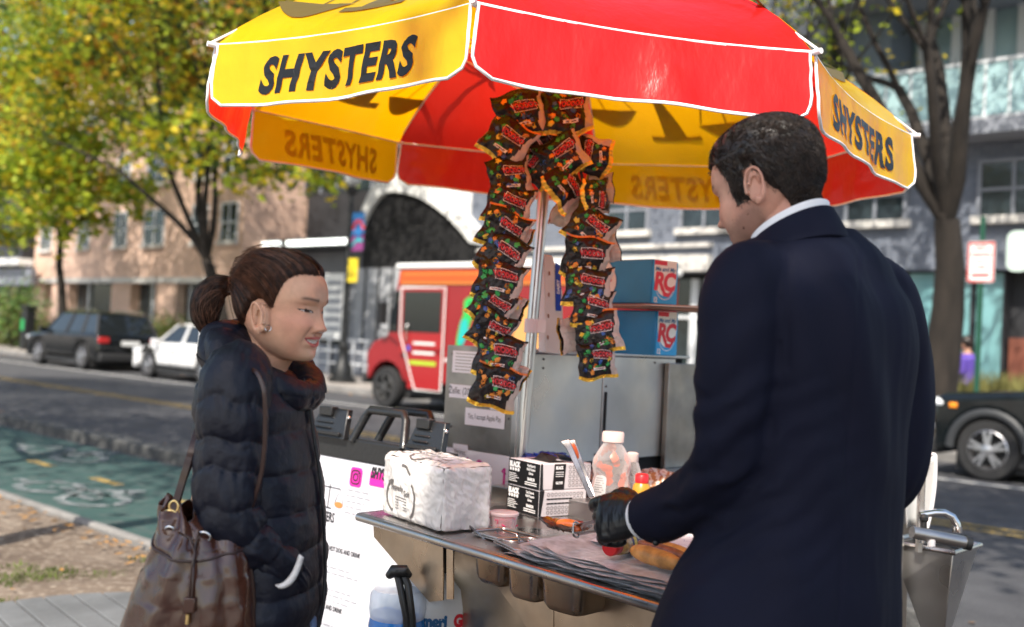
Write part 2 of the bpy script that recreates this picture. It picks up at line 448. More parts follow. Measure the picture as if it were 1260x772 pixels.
# =================================================================== TREES
M_bark = mat('bark', (.018, .014, .011), .95, var=.45, vscale=6, bump=.8, bscale=14, stretch=(1, 1, .25))
M_leaf = mat('leaf', (1, 1, 1), .6, attr=True, transl=.45)
def tree(base, H, r0, label, fork, seed, nleaf, cols, spread=.55, leaf=.10, lean=V((0, 0, 0)), depth=5, group='street trees', name='street_tree', cl=.55, limbs=4, keep=None, up=.5, maxtips=None):
    rnd = random.Random(seed); t = thing(name, label, 'tree', base, group)
    tb = MB(); tips = []
    def grow(p, d, L, r, k):
        n = 5; pts = [p]; rs = [r]; q = p; dd = d.copy()
        for i in range(n):
            dd = (dd + V((rnd.gauss(0, .09), rnd.gauss(0, .09), rnd.gauss(.02, .06)))).normalized()
            q = q + dd * L / n; pts.append(q); rs.append(r * (1 - .42 * (i + 1) / n))
        tb.tube(pts, rs, 12 if k == 0 else 7 if k < 3 else 4)
        if k >= 2: tips.append((pts[-1], k)); tips.append((pts[-3], k))
        if k >= depth: return
        m = limbs if k == 0 else rnd.choice((2, 3)) if k < 4 else 2
        a0 = rnd.uniform(0, 6.28)
        for i in range(m):
            a = a0 + 2 * pi * i / m + rnd.gauss(0, .3); sp = spread * rnd.uniform(.7, 1.25)
            x = V((1, 0, 0)) if abs(dd.x) < .8 else V((0, 1, 0)); u = dd.cross(x).normalized(); w = dd.cross(u)
            nd = (dd * cos(sp) + (u * cos(a) + w * sin(a)) * sin(sp) + V((0, 0, up * .25 * sp))).normalized()
            grow(pts[-1] if k == 0 or i < 2 else pts[-2], nd, L * rnd.uniform(.62, .85) if k else (H - fork) * rnd.uniform(.36, .46), rs[-1] * rnd.uniform(.6, .8), k + 1)
    # flared trunk
    grow(V(base), (V((0, 0, 1)) + lean).normalized(), fork, r0, 0)
    tb.tube([V(base), V(base) + V((0, 0, .25))], [r0 * 1.35, r0 * .98], 12)
    tb.build('trunk', M_bark, t, smooth=60)
    lb = MB(); lc = []
    if nleaf:
        per = max(1, nleaf // len(tips))
        for p, k in tips:
            if rnd.random() > cl + .12 * k: continue
            if keep and not keep(p): continue
            cc = rnd.choices(cols[0], cols[1])[0]; sh = rnd.uniform(.6, 1.25); R = rnd.uniform(.3, .75)
            for _ in range(int(per * rnd.uniform(.5, 1.9))):
                q = p + V((rnd.gauss(0, R), rnd.gauss(0, R), rnd.gauss(-.1, R * .6)))
                u = V((rnd.gauss(0, 1), rnd.gauss(0, 1), rnd.gauss(0, .5))).normalized(); w = u.cross(V((rnd.gauss(0, 1), rnd.gauss(0, 1), rnd.gauss(0, 1)))).normalized()
                s = leaf * rnd.uniform(.6, 1.3)
                lb.add([q - u * s * .6, q + w * s * .35, q + u * s * .6, q - w * s * .35], [(0, 1, 2, 3)])
                if rnd.random() < .12: c2 = rnd.choices(cols[0], cols[1])[0]
                else: c2 = cc
                b = sh * rnd.uniform(.75, 1.2); lc += [tuple(x * b for x in c2)] * 4
        lb.build('crown', M_leaf, t, attr=lc)
    return t
YG, GR, YE, OR, DG = (.38, .46, .03), (.16, .26, .025), (.60, .46, .02), (.45, .20, .02), (.06, .10, .015)
T_a = tree(S(sD(84, 16.9), 16.9, .12), 13, .19, 'slim street tree with yellow green leaves behind the black SUV', 4.0, 11, 17000, ((YG, GR, YE), (5, 3, 3)), leaf=.17, limbs=5, depth=5, cl=.6, spread=.5)
T_b = tree(S(sD(288, 16.6), 16.6, .12), 13, .27, 'dark limbed street tree with turning leaves behind the woman', 3.3, 5, 15000, ((YG, OR, YE, DG), (3, 2, 4, 4)), leaf=.15, limbs=5, spread=.55, depth=5, cl=.55)
tree(S(sD(1150, 16.8), 16.8, .12), 11, .33, 'thick forked tree with sparse leaves beside the no parking sign', 3.6, 22, 7500, ((YG, YE, GR), (5, 3, 2)), leaf=.14, limbs=6, spread=.5, depth=5, cl=.15, lean=V((.03, 0, 0)))
tree(S(sD(945, 18.4), 18.4, .12), 11, .16, 'yellowing street tree half hidden behind the umbrella', 4.4, 31, 7000, ((YG, YE, DG), (4, 4, 2)), leaf=.13, depth=5, cl=.4)
T_e = tree(S(sD(-60, 16.9), 16.9, .12), 13, .22, 'leafy street tree at the far left edge by the dark building', 3.6, 41, 15000, ((YG, GR, YE), (5, 3, 3)), leaf=.17, depth=5, cl=.6)
T_near = tree(S(13.0, 2.2, .05), 9.5, .16, 'orange and olive tree on the near kerb hanging over the top left', 4.2, 52, 14000, ((DG, OR, YE, YG), (4, 3, 4, 2)), leaf=.08, depth=5, cl=.5, limbs=5, spread=.7)
def leafy_crown(parent, c, rad, n, seed, cols, leaf=.13):
    rnd = random.Random(seed); lb = MB(); lc = []; c = V(c)
    cl = [c + V((rnd.uniform(-1, 1) * rad[0], rnd.uniform(-1, 1) * rad[1], rnd.uniform(-1, 1) * rad[2])) for _ in range(90)]
    cl = [p for p in cl if ((p.x - c.x) / rad[0]) ** 2 + ((p.y - c.y) / rad[1]) ** 2 + ((p.z - c.z) / rad[2]) ** 2 < 1]
    for _ in range(n):
        p = rnd.choice(cl); q = p + V((rnd.gauss(0, .38), rnd.gauss(0, .38), rnd.gauss(0, .3)))
        u = V((rnd.gauss(0, 1), rnd.gauss(0, 1), rnd.gauss(0, .5))).normalized(); w = u.cross(V((rnd.gauss(0, 1), rnd.gauss(0, 1), rnd.gauss(0, 1)))).normalized()
        s = leaf * rnd.uniform(.7, 1.4); lb.add([q - u * s * .6, q + w * s * .4, q + u * s * .6, q - w * s * .4], [(0, 1, 2, 3)])
        b = rnd.uniform(.7, 1.2); cc = rnd.choices(cols[0], cols[1])[0]; lc += [tuple(x * b for x in cc)] * 4
    lb.build('crown', M_leaf, parent, attr=lc)

tree(S(9.0, 1.9, .05), 9, .15, 'near kerb tree left of the frame shading the bike lane', 4.0, 61, 9000, ((DG, GR, YG), (3, 4, 3)), leaf=.13, depth=5, cl=.7, limbs=5, spread=.55)
tree(S(6.3, 1.5, .05), 8, .14, 'young near kerb tree just outside the left edge shading the road', 4.2, 62, 6500, ((DG, GR, YG), (3, 4, 3)), leaf=.13, depth=5, cl=.7, limbs=4, spread=.5)
tree(S(17.5, 2.2, .05), 10, .18, 'far near kerb tree left of the frame with thick crown', 4.0, 63, 9000, ((DG, GR, OR), (3, 4, 3)), leaf=.14, depth=5, cl=.7, limbs=5, spread=.55)
tree(S(-3.2, 2.3, .05), 11, .18, 'tall near kerb tree right of the frame shading the roadway', 5.6, 64, 12000, ((DG, GR, YG), (3, 4, 3)), leaf=.15, depth=5, cl=.8, limbs=5, spread=.55)
bt = thing('street_tree', 'added unseen tree behind the viewer, crown shaped to shade the foreground', 'tree', (-2.2, -5.6, .06), 'street trees')  # unseen tree added to keep direct sun off the people
mb = MB(); mb.tube([V((-2.2, -5.6, .06)), V((-2.1, -5.6, 1.5)), V((-2.2, -5.5, 3.0)), V((-2.0, -5.4, 6.0)), V((-1.9, -5.3, 8.8))], [.34, .25, .22, .16, .06], 12)
for q in ((1.6, .6, 8.0), (-2.2, .3, 7.6), (-.2, -1.0, 8.2), (.9, 1.0, 8.6), (2.4, -.3, 7.0)): mb.tube([V((-2.15, -5.55, 3.0)), V((-2.15 + q[0] * .5, -5.55 + q[1] * .5, 3 + (q[2] - 3) * .6)), V((-2.15 + q[0], -5.55 + q[1], q[2]))], [.14, .09, .03], 8)
mb.build('trunk', M_bark, bt, smooth=60)
leafy_crown(bt, (-2.2, -5.4, 7.75), (3.0, 1.4, 1.5), 11000, 77, ((DG, GR, YG), (4, 4, 2)), .22)  # crown placed to shade the people but leave the umbrella in sun
for t_, c_, r_, n_, sd_, cc_ in ((T_a, S(sD(84, 16.9), 16.9, 9.6), (3.8, 3.8, 3.6), 4500, 5, ((YG, GR, YE), (5, 3, 3))), (T_b, S(sD(250, 16.6), 16.6, 10.4), (4.6, 4.6, 3.0), 6500, 6, ((YE, OR, DG, YG), (3, 2, 5, 3))), (T_a, S(sD(60, 16.3), 16.3, 6.2), (3.2, 3.0, 1.9), 4200, 15, ((YG, GR, YE), (6, 3, 2))), (T_e, S(sD(-40, 16.3), 16.3, 5.8), (3.2, 3.0, 2.0), 4500, 18, ((YG, GR, YE), (6, 3, 2))), (T_b, S(sD(300, 16.3), 16.3, 6.4), (3.4, 3.0, 1.2), 1500, 19, ((YG, YE, DG), (4, 3, 3))), (T_e, S(sD(-30, 16.9), 16.9, 9.6), (4.2, 4.2, 3.8), 4500, 8, ((YG, GR, YE, OR), (4, 3, 3, 1)))):
    leafy_crown(t_, c_, r_, n_, sd_, cc_, .21)
# =================================================================== BUILDINGS
def brick_mat(name, c1, c2, mortar, sc=1.0):
    m = bpy.data.materials.new(name); m.use_nodes = True; nt = m.node_tree; N = nt.nodes; L = nt.links; b = N['Principled BSDF']
    g = N.new('ShaderNodeNewGeometry'); dt = N.new('ShaderNodeVectorMath'); dt.operation = 'DOT_PRODUCT'; dt.inputs[1].default_value = TS
    sp = N.new('ShaderNodeSeparateXYZ'); cb = N.new('ShaderNodeCombineXYZ'); L.new(g.outputs['Position'], dt.inputs[0]); L.new(g.outputs['Position'], sp.inputs[0])
    L.new(dt.outputs['Value'], cb.inputs[0]); L.new(sp.outputs['Z'], cb.inputs[1])
    br = N.new('ShaderNodeTexBrick'); br.inputs['Scale'].default_value = 1; br.inputs['Brick Width'].default_value = .23 * sc; br.inputs['Row Height'].default_value = .075 * sc
    br.inputs['Mortar Size'].default_value = .008 * sc; br.inputs['Color1'].default_value = (*c1, 1); br.inputs['Color2'].default_value = (*c2, 1); br.inputs['Mortar'].default_value = (*mortar, 1)
    L.new(cb.outputs[0], br.inputs['Vector']); nz = N.new('ShaderNodeTexNoise'); nz.inputs['Scale'].default_value = .5; L.new(g.outputs['Position'], nz.inputs['Vector'])
    mr = N.new('ShaderNodeMapRange'); mr.inputs[3].default_value = .75; mr.inputs[4].default_value = 1.25; L.new(nz.outputs['Fac'], mr.inputs[0])
    mx = N.new('ShaderNodeMix'); mx.data_type = 'RGBA'; mx.blend_type = 'MULTIPLY'; mx.inputs[0].default_value = 1
    L.new(br.outputs['Color'], mx.inputs[6]); L.new(mr.outputs[0], mx.inputs[7]); L.new(mx.outputs[2], b.inputs['Base Color']); b.inputs['Roughness'].default_value = .9
    return m
M_brick = brick_mat('orange_brick', (.58, .36, .26), (.66, .43, .32), (.6, .5, .43))
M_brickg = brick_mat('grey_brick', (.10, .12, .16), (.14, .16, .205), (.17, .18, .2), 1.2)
M_stone = mat('pale_stone', (.55, .53, .5), .8, var=.15, vscale=2, world=True)
M_glassd = mat('dark_window_glass', (.02, .03, .035), .05, spec=.8, var=.5, vscale=.5, world=True)
M_glasst = mat('teal_glass', (.16, .34, .36), .15, spec=.6, var=.12, vscale=.6, world=True)
M_dark = mat('dark_cladding', (.025, .026, .03), .6, var=.3, vscale=1, world=True)
M_frame = mat('white_frame', (.6, .62, .64), .4)
M_grey = mat('grey_panel', (.22, .235, .27), .6, var=.12, vscale=1, world=True)
M_wht = mat('white_paint', (.75, .75, .73), .5)
SX = lambda px, D: sD(px, D)
def facade_box(mb, s0, s1, D0, D1, z0, z1):
    mb.box6(S(min(s0, s1), D0, z0), TS * abs(s1 - s0), NS * (D1 - D0), V((0, 0, z1 - z0)))
def window(parent, sc, w, z0, z1, D, glass=M_glassd, frame=M_frame, sill=True, mull=1):
    mb = MB(); facade_box(mb, sc - w / 2, sc + w / 2, D - .03, D + .05, z0, z1)
    o = mb.build('window', glass, parent)
    f = MB(); t = .07
    for (a, b, c, d) in ((-w / 2 - t, -w / 2, z0, z1), (w / 2, w / 2 + t, z0, z1), (-w / 2 - t, w / 2 + t, z1, z1 + t)):
        facade_box(f, sc + a, sc + b, D - .08, D - .002, c, d)
    for k in range(mull): x = sc - w / 2 + w * (k + 1) / (mull + 1); facade_box(f, x - .03, x + .03, D - .07, D - .031, z0, z1)
    facade_box(f, sc - w / 2, sc + w / 2, D - .065, D - .031, (z0 + z1) / 2 - .03, (z0 + z1) / 2 + .03)
    f.build('frame', frame, o)
    if sill: q = MB(); facade_box(q, sc - w / 2 - .15, sc + w / 2 + .15, D - .18, D - .001, z0 - .16, z0); q.build('sill', M_stone, o)
    return o
# --- orange brick block, left
D = 24.0; bb = thing('brick_building', 'pale orange brick building with white sills behind the parked cars', 'building', S(SX(150, D), D, .12))
sR, sL = SX(292, D), SX(38, D)
mb = MB(); facade_box(mb, sR, sL, D, D + 12, 3.45, 15)
pill = [(38, 52), (62, 82), (135, 158), (190, 214), (274, 292)]
for a, b in pill: facade_box(mb, SX(b, D), SX(a, D), D, D + .5, .12, 3.2)
mb.build('wall', M_brick, bb)
mb = MB(); facade_box(mb, sR, sL, D + .5, D + 11.9, .12, 3.4); mb.build('shopfront', M_glassd, bb)
mb = MB(); facade_box(mb, sR, sL, D - .12, D + .49, 3.2, 3.449); mb.build('stone_band', M_stone, bb)
for z0 in (4.95, 7.75, 10.6):
    for px in (52, 98, 143, 184, 240, 276): window(bb, SX(px, D), 1.15 if px != 184 else 1.7, z0, z0 + 1.55, D)
for a in (98, 133, 157, 176, 222, 262):
    pm = MB(); facade_box(pm, SX(a, D) - .05, SX(a, D) + .05, D + .38, D + .49, .5, 3.2); pm.build('window_post', M_frame, bb)
# --- dark building far left
sL2 = SX(-230, 23.4)
db = thing('dark_building', 'dark clad building with a white canopy strip at the left edge', 'building', S(SX(0, 23.4), 23.4, .12))
mb = MB(); facade_box(mb, sL + .15, sL + 26, 23.4, 36, 3.0, 14); facade_box(mb, sL + .15, sL + 2.2, 23.4, 36, .12, 3.0); mb.build('wall', M_dark, db)
mb = MB(); facade_box(mb, sL + 2.2, sL + 26, 24, 35, .12, 3.0); mb.build('shopfront', M_glassd, db)
mb = MB(); facade_box(mb, SX(18, 22.6), sL + 26, 22.6, 23.39, 4.05, 4.4); mb.build('canopy', M_wht, db)
mb = MB(); facade_box(mb, SX(30, 22.9), sL + 26, 23.1, 23.39, 3.0, 3.9); mb.build('fascia', M_grey, db)
# --- middle: recessed dark building with a lit white canopy edge, white arched canopy
D = 25.5; sA, sB = sR - .2, SX(566, D)
md = thing('recessed_building', 'recessed dark building with a bright white canopy strip over grey walls', 'building', S(SX(400, D), D, .12))
mb = MB(); facade_box(mb, sB, sA, D + 1.5, D + 12, 5.0, 15); facade_box(mb, SX(455, D), sB, D + .5, D + 12, .12, 5.0); mb.build('wall', M_dark, md)
mb = MB(); facade_box(mb, SX(455, D) + .01, sA, D + .8, D + 11, .12, 4.99); mb.build('ground_floor_wall', M_grey, md)
M_led = mat('lit_canopy_strip', (.95, 1, .95), .5, emis=1.3)
for k in range(9):
    mb = MB(); a = SX(250 + k * 22, D); b = SX(250 + k * 22 + (19 if k % 4 else 13), D); facade_box(mb, b, a, D - .55, D - .45, 4.78, 4.98); mb.build('canopy_light', M_led, md)
mb = MB(); facade_box(mb, SX(455, D), sA, D - .44, D + .79, 4.66, 5.06); mb.build('canopy', M_dark, md)
for z0, px in ((7.2, 330), (7.2, 390), (9.8, 330), (9.8, 390), (7.2, 450), (9.8, 450)): window(md, SX(px, D), 2.2, z0, z0 + 1.6, D + 1.5, frame=M_grey, sill=False)
for px in (298, 342, 386): 
    q = MB(); facade_box(q, SX(px + 14, D), SX(px - 14, D), D + .72, D + .795, .9, 3.6); q.build('shop_window', M_glassd, md)
# arched canopy shell
ac = thing('arched_canopy', 'white arched canopy over a dark stair entrance beside the food truck', 'canopy', S(SX(500, 21.5), 21.5, .12))
D0 = 21.5; s0, s1 = SX(436, D0), SX(572, D0)
def archp(u, D, r=1.0):
    s = lerp(s0, s1, u); z = 5.9 - 1.7 * max(0, u - .25) ** 2 / .56 - 1.1 * max(0, .25 - u) ** 2 / .06
    return S(s, D, z)
mb = MB(); n = 26
ring0 = [archp(i / n, D0) for i in range(n + 1)]
rings = []
for i in range(n + 1):
    p = archp(i / n, D0); t = .62 if i < n - 3 else .45
    rings.append([p, p + V((0, 0, t)), p + V((0, 0, t)) + NS * 2.6, p + NS * 2.6])
mb.loft(rings); mb.build('shell', mat('canopy_shell', (.68, .68, .66), .5, var=.15, vscale=2, world=True), ac, smooth=40)
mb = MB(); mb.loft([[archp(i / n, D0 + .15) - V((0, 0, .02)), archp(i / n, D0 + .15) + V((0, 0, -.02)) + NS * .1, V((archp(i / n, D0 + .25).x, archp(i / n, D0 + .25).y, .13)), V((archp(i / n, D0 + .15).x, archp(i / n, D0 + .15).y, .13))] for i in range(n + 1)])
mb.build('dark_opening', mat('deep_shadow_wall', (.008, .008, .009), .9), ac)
mb = MB(); facade_box(mb, s1, s0, D0 - .05, D0 + .1, .13, 3.5); mb.build('grey_screen', mat('pale_grey_screen', (.34, .35, .37), .6, var=.12, vscale=1.2, world=True), ac)
mb = MB()
for k in range(7): facade_box(mb, lerp(s0, s1, .1 + k * .13) - .03, lerp(s0, s1, .1 + k * .13) + .03, D0 - .09, D0 - .051, .13, 3.5)
mb.build('screen_posts', M_dark, ac)
# low wall and pale railings left of the truck
rl = thing('railing', 'pale metal railing in front of the grey walls behind the lamp post', 'railing', S(SX(430, 19.6), 19.6, .12))
mb = MB()
for z in (.5, .85, 1.2): mb.tube([S(SX(372, 19.6), 19.6, z), S(SX(455, 19.6), 19.6, z)], .03, 6)
mb.build('rail', M_frame, rl)
for k in range(6):
    mb = MB(); s = SX(376 + k * 15, 19.6); mb.tube([S(s, 19.6, .12), S(s, 19.6, 1.24)], .035, 6); mb.build('post', M_frame, rl)
lw = MB(); facade_box(lw, SX(560, 20.6), SX(330, 20.6), 20.6, 20.9, .12, 1.0); tag(lw.build('low_wall', M_grey, bevel=.02), 'low grey wall along the far sidewalk behind the railing', 'wall')
pn = thing('notice_panel', 'white notice panel standing behind the lamp post', 'sign', S(SX(407, 19.9), 19.9, .12))
mb = MB(); facade_box(mb, SX(421, 19.9), SX(396, 19.9), 19.86, 19.9, 1.25, 3.2); mb.build('board', M_wht, pn)
mb = MB(); 
for k in range(6): facade_box(mb, SX(419, 19.9), SX(399 + (k % 3), 19.9), 19.85, 19.856, 1.45 + k * .28, 1.57 + k * .28)
mb.build('print', M_grey, pn)
mb = MB(); facade_box(mb, SX(410, 19.9), SX(408, 19.9), 19.91, 19.96, .12, 3.0); mb.build('post', M_dark, pn)
# --- grey brick block, right
D = 22.0; gb = thing('grey_building', 'grey brick building with glass balconies and teal panels at right', 'building', S(SX(950, D), D, .12))
sW, sE = SX(572, D), SX(1700, D)
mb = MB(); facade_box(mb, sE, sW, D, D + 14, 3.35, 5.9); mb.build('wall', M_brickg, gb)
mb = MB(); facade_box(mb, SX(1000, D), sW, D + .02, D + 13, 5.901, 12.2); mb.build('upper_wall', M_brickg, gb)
mb = MB(); facade_box(mb, SX(872, D), sW, D - .25, D - .002, 3.35, 3.75); facade_box(mb, SX(872, D), sW, D - .15, D - .002, 3.95, 4.05); mb.build('ledge', M_stone, gb)
mb = MB(); facade_box(mb, sE, sW, D + .6, D + 13, .12, 3.349); mb.build('ground_floor', M_dark, gb)
for a, b in ((572, 640), (655, 740), (750, 838), (842, 868), (890, 980), (1000, 1100)):
    q = MB(); facade_box(q, SX(b, D), SX(a, D), D + .5, D + .59, .3, 3.2); w_ = q.build('shop_window', M_glassd, gb)
    f = MB()
    for px in (a, (a + b) / 2, b): facade_box(f, SX(px, D) - .05, SX(px, D) + .05, D + .4, D + .495, .3, 3.2)
    facade_box(f, SX(b, D), SX(a, D), D + .42, D + .49, 2.2, 2.28); f.build('frame', M_frame, w_)
for a, b in ((1108, 1186), (1192, 1226)):
    q = MB(); facade_box(q, SX(b, D), SX(a, D), D + .3, D + .59, .3, 3.3); q.build('teal_panel', M_glasst, gb)
q = MB(); facade_box(q, SX(1229, D), SX(1227, D), D + .2, D + .6, .12, 3.3); facade_box(q, SX(1189.6, D), SX(1187, D), D + .2, D + .6, .12, 3.3); q.build('column', M_dark, gb)
q = MB(); facade_box(q, SX(1330, D), SX(1233, D), D + .35, D + .59, .9, 2.0); q.build('entrance_panel', mat('rust_panel', (.16, .05, .03), .7, var=.3, vscale=2, world=True), gb)
for px in (765, 860, 915, 1070, 1240): window(gb, SX(px, D), 1.25, 4.42, 5.5, D, frame=M_grey)
for px in (600, 700, 800, 900): window(gb, SX(px, D), 1.6, 7.0, 8.6, D + .02, frame=M_grey)
# glazed upper storeys with balconies
mb = MB(); facade_box(mb, sE, SX(1001, D) - .01, D + 1.2, D + 13, 5.905, 12.5); mb.build('glazing', mat('pale_blue_glazing', (.30, .42, .45), .12, spec=.7, var=.25, vscale=.5, world=True), gb)
mb = MB()
for z in (5.92, 9.0): facade_box(mb, sE, SX(1005, D), D - 1.0, D + 1.19, z, z + .28)
mb.build('balcony_slab', M_grey, gb)
mb = MB()
for px in range(1010, 1300, 42):
    s = SX(px, D); facade_box(mb, s - .09, s + .09, D + 1.05, D + 1.199, 6.2, 9.0)
for z in (6.2, 7.3, 9.3, 10.3): facade_box(mb, sE, SX(1005, D), D - .98, D - .92, z, z + .06)
for px in range(1010, 1500, 30):
    for z in (6.26, 9.35): s = SX(px, D); facade_box(mb, s - .02, s + .02, D - .97, D - .93, z, z + 1.03)
mb.build('balcony_rail', M_frame, gb)
mb = MB(); facade_box(mb, sE, SX(1005, D), D - .955, D - .945, 6.28, 7.28); mb.build('balcony_glass', thin_clear('balcony_glass', (.6, .8, .82), .55), gb)
mb = MB(); facade_box(mb, SX(1080, D), SX(1022, D), D + .02, D + 1.19, 6.21, 8.99); mb.build('tower_panel', mat('slate_panel', (.13, .16, .20), .6), gb)
# --- far skyline behind
fb = MB(); facade_box(fb, 60, 120, 40, 55, .1, 14); tag(fb.build('far_building', M_grey), 'distant grey building closing the street at the left', 'building')

# =================================================================== PLANTING (far sidewalk)
M_straw = mat('tall_grass', (.20, .19, .06), .8, var=.45, vscale=3, transl=.35, world=True)
mb = MB(); rr = random.Random(9)
for _ in range(330):
    s = rr.choice((rr.uniform(SX(235, 19), SX(-40, 19)), rr.uniform(SX(1300, 19), SX(1090, 19)), rr.uniform(SX(640, 20), SX(700, 20))))
    blades(mb, S(s, rr.uniform(18.3, 20.8), .12), 42, 1.15, .28, .018, .22, rr)
tag(mb.build('tall_grass', M_straw), 'tall straw green ornamental grass in front of the buildings', 'grass', kind='stuff')
def bush(px, D, r, h, label, cols, n=2200, seed=1):
    rnd = random.Random(seed); t = thing('bush', label, 'bush', S(SX(px, D), D, .12)); lb = MB(); lc = []
    sb = MB()
    for _ in range(9): a = rnd.uniform(0, 6.3); sb.tube([S(SX(px, D), D, .1), S(SX(px, D), D, h * .75) + V((cos(a) * r * .5, sin(a) * r * .5, 0))], [.02, .006], 4)
    sb.build('stems', M_bark, t)
    for _ in range(n):
        p = V((rnd.gauss(0, r * .5), rnd.gauss(0, r * .5), abs(rnd.gauss(h * .62, h * .22)))); q = S(SX(px, D), D, .12) + p
        u = V((rnd.gauss(0, 1), rnd.gauss(0, 1), rnd.gauss(0, 1))).normalized(); w = u.cross(V((rnd.gauss(0, 1), rnd.gauss(0, 1), 1))).normalized(); s = .09
        lb.add([q - u * s, q + w * s * .5, q + u * s, q - w * s * .5], [(0, 1, 2, 3)]); lc += [tuple(x * rnd.uniform(.6, 1.3) for x in rnd.choice(cols))] * 4
    lb.build('leaves', M_leaf, t, attr=lc)
bush(18, 17.6, 1.1, 2.3, 'pale green bush left of the parking kiosk', ((.25, .33, .12), (.14, .22, .06)), 2600, 2)
bush(205, 20.5, 1.0, 1.5, 'low pale bush between the brick pillars and the white car', ((.30, .32, .12), (.2, .24, .06)), 1600, 3)

# =================================================================== STREET FURNITURE
# lamp post with banner
D = 17.3; s = SX(424, D); B = S(s, D, .12); M_blackm = mat('black_painted_iron', (.012, .013, .014), .45)
lp = thing('street_lamp', 'black street lamp with a globe and colourful banner left of the truck', 'street lamp', B)
mb = MB(); mb.lathe([(.36, 0), (.36, .12), (.27, .16), (.25, .42), (.16, .55), (.13, .9), (.16, .95), (.10, 1.02)], B, 16); mb.build('base', M_blackm, lp, smooth=40)
mb = MB(); mb.lathe([(.10, 1.0), (.085, 2.5), (.07, 4.9), (.13, 4.95), (.16, 5.1), (.06, 5.15)], B, 14); mb.build('pole', M_blackm, lp, smooth=40)
mb = MB(); mb.lathe([(.10, 5.14), (.2, 5.25), (.25, 5.45), (.2, 5.65), (.08, 5.8), (.02, 5.95)], B, 18); mb.build('globe', mat('lamp_globe', (.55, .56, .55), .3, transl=.3), lp, smooth=60)
mb = MB()
for z in (4.45, 3.42): mb.tube([B + V((0, 0, z)), B + V((0, 0, z)) - TS * .62 * 1], .018, 6)
mb.build('banner_arm', M_blackm, lp)
def bfn(x, y): return B - TS * x + V((0, 0, y)) - NS * (.01 * sin(y * 9))
mb = MB(); bm_ = [mat('banner_blue', (.03, .18, .45), .7), mat('banner_purple', (.20, .04, .16), .7), mat('banner_teal', (.02, .35, .38), .7), mat('banner_red', (.55, .04, .05), .7)]
art(mb, ([(.1, 3.43), (.58, 3.43), (.58, 4.44), (.1, 4.44)], [(0, 1, 2, 3)]), bfn, 0)
f2 = lambda x, y: bfn(x, y) - NS * .006
art(mb, tri_poly([(.1, 3.43), (.58, 3.43), (.58, 3.9), (.4, 4.05), (.22, 3.95), (.1, 3.75)]), f2, 1)
f3 = lambda x, y: bfn(x, y) - NS * .012
art(mb, stroke([(.12, 4.0), (.25, 4.2), (.42, 4.22), (.56, 4.0)], .11), f3, 3); art(mb, stroke([(.12, 3.55), (.3, 3.72), (.56, 3.7)], .08), f3, 2)
mb.build('banner', bm_, lp)
mb = MB(); mb.box(B + V((0, 0, 3.0)) - TS * .3 - NS * .02, (.001, .001, .001)); mb = MB(); mb.box6(B + V((0, 0, 2.62)) - TS * .08 - NS * .06, -TS * .38, NS * .02, V((0, 0, .62))); mb.build('yellow_sign', mat('sign_yellow', (.65, .5, .02), .5), lp)
# parking kiosk
D = 17.2; B = S(SX(35, D), D, .12); kk = thing('parking_kiosk', 'black parking kiosk with a green label by the black SUV', 'parking kiosk', B)
mb = MB(); mb.box6(B - TS * .22 - NS * .2, TS * .44, NS * .4, V((0, 0, 1.55))); mb.build('body', M_blackm, kk, bevel=.05)
mb = MB(); mb.box6(B - TS * .27 - NS * .24 + V((0, 0, 1.56)), TS * .54, NS * .48, V((0, 0, .16))); mb.build('cap', M_blackm, kk, bevel=.05)
mb = MB(); mb.box6(B - TS * .14 - NS * .215 + V((0, 0, .75)), TS * .28, NS * .014, V((0, 0, .42))); mb.build('label_panel', mat('kiosk_green', (.02, .28, .08), .5), kk)
# no-parking sign on a green post
D = 16.4; B = S(SX(1203, D), D, .12); sp_ = thing('parking_sign', 'white no parking sign with red lettering on a dark green post', 'sign', B)
mb = MB(); mb.box6(B - TS * .035 - NS * .02, TS * .07, NS * .03, V((0, 0, 3.55))); mb.build('post', mat('green_post', (.008, .06, .035), .5), sp_)
px0 = B + V((0, 0, 2.86)) - NS * .035
mb = MB(); mb.prism(rrect(.40, .62, .04), px0, -TS, V((0, 0, 1)), NS * .012); mb.build('plate', M_wht, sp_)
M_redp = mat('sign_red', (.45, .03, .03), .5); mb = MB(); fn = lambda x, y: px0 - TS * x + V((0, 0, y)) - NS * .002
art(mb, stroke([(-.18, -.29), (.18, -.29), (.18, .29), (-.18, .29), (-.18, -.29)], .034), fn)
art(mb, text2d('NO', .1, .003), fn, off=(0, .21)); art(mb, text2d('PARKING', .085, .003, .8), fn, off=(0, .11)); art(mb, text2d('ANY', .07, .002), fn, off=(0, .01)); art(mb, text2d('TIME', .07, .002), fn, off=(0, -.08))
art(mb, stroke([(-.13, -.2), (.13, -.2)], .05), fn); art(mb, tri_poly([(-.17, .26), (.17, .26), (.17, .285), (-.17, .285)]), fn); mb.build('lettering', M_redp, sp_)
mb = MB(); q0 = B + V((0, 0, 3.05)) - TS * .42 + NS * .3; mb.prism(rrect(.34, .62, .12), q0, -TS, V((0, 0, 1)), NS * .012); mb.build('rear_plate', mat('pale_green_plate', (.45, .55, .5), .5), sp_)
